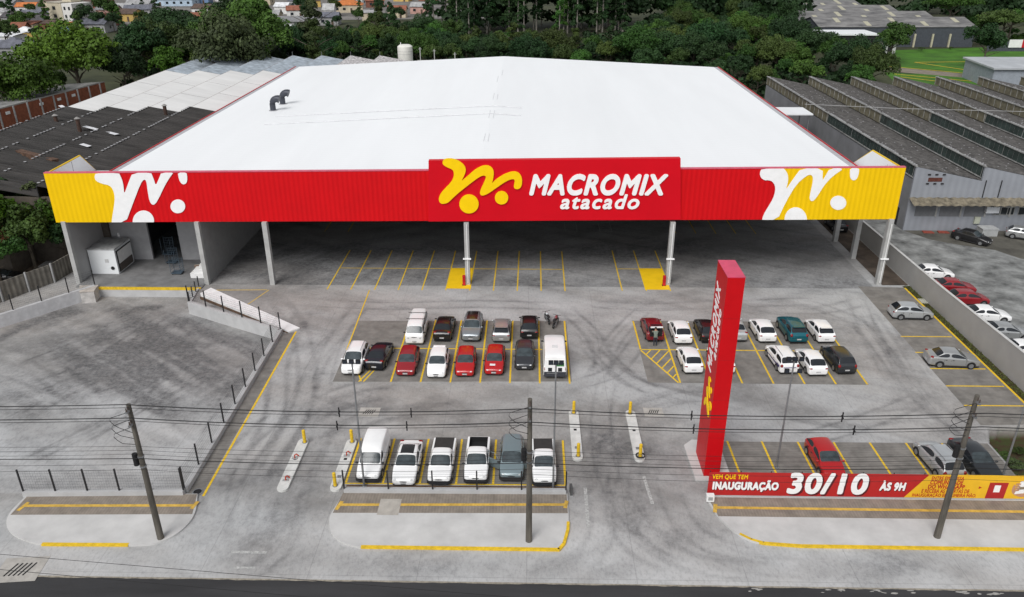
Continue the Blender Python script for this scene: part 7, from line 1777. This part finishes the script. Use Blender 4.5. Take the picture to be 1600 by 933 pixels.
# the far wood that closes the view behind the trunks and beyond the warehouse: one mass
fr2 = random.Random(12)
def mass(poly, n, rmin, rmax, zmax):
    xs_ = [p[0] for p in poly]; ys_ = [p[1] for p in poly]; k_ = 0; lob = []
    while k_ < n:
        x, y = fr2.uniform(min(xs_), max(xs_)), fr2.uniform(min(ys_), max(ys_))
        if not in_poly(np.array([x]), np.array([y]), poly)[0]: continue
        r_ = fr2.uniform(rmin, rmax); lob.append((x, y, fr2.uniform(1.0, zmax), r_, r_, r_ * .8)); k_ += 1
    return lob
farl = mass([(-34, 318), (70, 318), (110, 350), (-40, 350)], 130, 3.5, 6, 17) + mass([(60, 310), (95, 300), (110, 390), (60, 400)], 60, 4, 7, 14) + mass([(95, 390), (260, 335), (300, 420), (100, 430)], 80, 5, 8, 12)
nearl = mass(gp((690, 70), (985, 72), (985, 40), (900, 46), (700, 44)), 140, 1.8, 3.2, 2.2) + mass(gp((480, 60), (700, 66), (705, 34), (560, 40), (480, 48)), 150, 2.2, 3.6, 3.0) + mass(gp((498, 80), (985, 98), (1205, 142), (1385, 122), (1265, 66), (1150, 12), (860, 66), (600, 58)), 230, 1.8, 3.2, 1.6) + mass(gp((170, 118), (310, 92), (490, 84), (490, 60), (330, 40), (180, 60)), 80, 2.0, 3.4, 2.0)
wm = leaf_mesh("far_wood", [crown_arrays(farl, 60000, 1.0, 77, 4, .55), crown_arrays(nearl, 60000, .55, 78, 4, .6)])
wm.materials.clear(); wm.materials.append(LEAF['dark'])
tag(link("far_wood", wm), "dark wood closing the view behind the tall trunks and under the trees", "wood", kind="stuff")
for a in [('round', 1397, 58, 48, 'mid', "round green tree before the warehouse wall"), ('bush', 1348, 74, 18, 'dark', "small dark bush by the porch building"), ('bush', 1440, 76, 9, 'dull', "tiny shrub at the foot of the warehouse wall"), ('bush', 1486, 75, 6, 'olive', "tiny seedling at the warehouse wall, right of the shrub"), ('round', 1545, 62, 50, 'dark', "dark round tree at the right corner of the warehouse"), ('bush', 1590, 104, 34, 'olive', "bush behind the flat roofed shed at the right edge")]:
    tree_px(a[0], a[1], a[2], a[3], a[4], a[5], "trees round the lawn")
# weeds in the earth pit and the grass strip
for i, (px_, py_, w_, tn, lb) in enumerate([(1562, 716, 40, 'olive', "low weedy shrub in the earth pit behind the dark saloon"), (1583, 726, 34, 'dull', "dry shrub in the earth pit beside the floodlight pole"), (1534, 680, 18, 'brown', "yellowish dry plant at the rim of the earth pit"), (1592, 705, 26, 'olive', "shrub deeper in the earth pit at the picture's edge")]):
    p = at(px_, py_, -.8); tree('bush', p.x, p.y, w_ / 120.0, tn, lb, "weeds in the earth pit", "shrub", "shrub", .6, -1.0)
gm = MB(); gr = random.Random(8)
for i in range(1500):
    x, y = gr.uniform(40.08, 40.68), gr.uniform(52, 78); h_ = gr.uniform(.06, .22); a = gr.uniform(0, 6.28); dx, dy = math.cos(a) * .05, math.sin(a) * .05
    gm.face([(x - dx, y - dy, 0.0), (x + dx, y + dy, 0.0), (x + dy, y - dx, h_)])
tag(gm.build("grass_strip", mat("dry_grass", (.085, .10, .025), .9, var=.3, scale=2)), "narrow strip of rough grass along the boundary wall", "grass", kind="stuff")
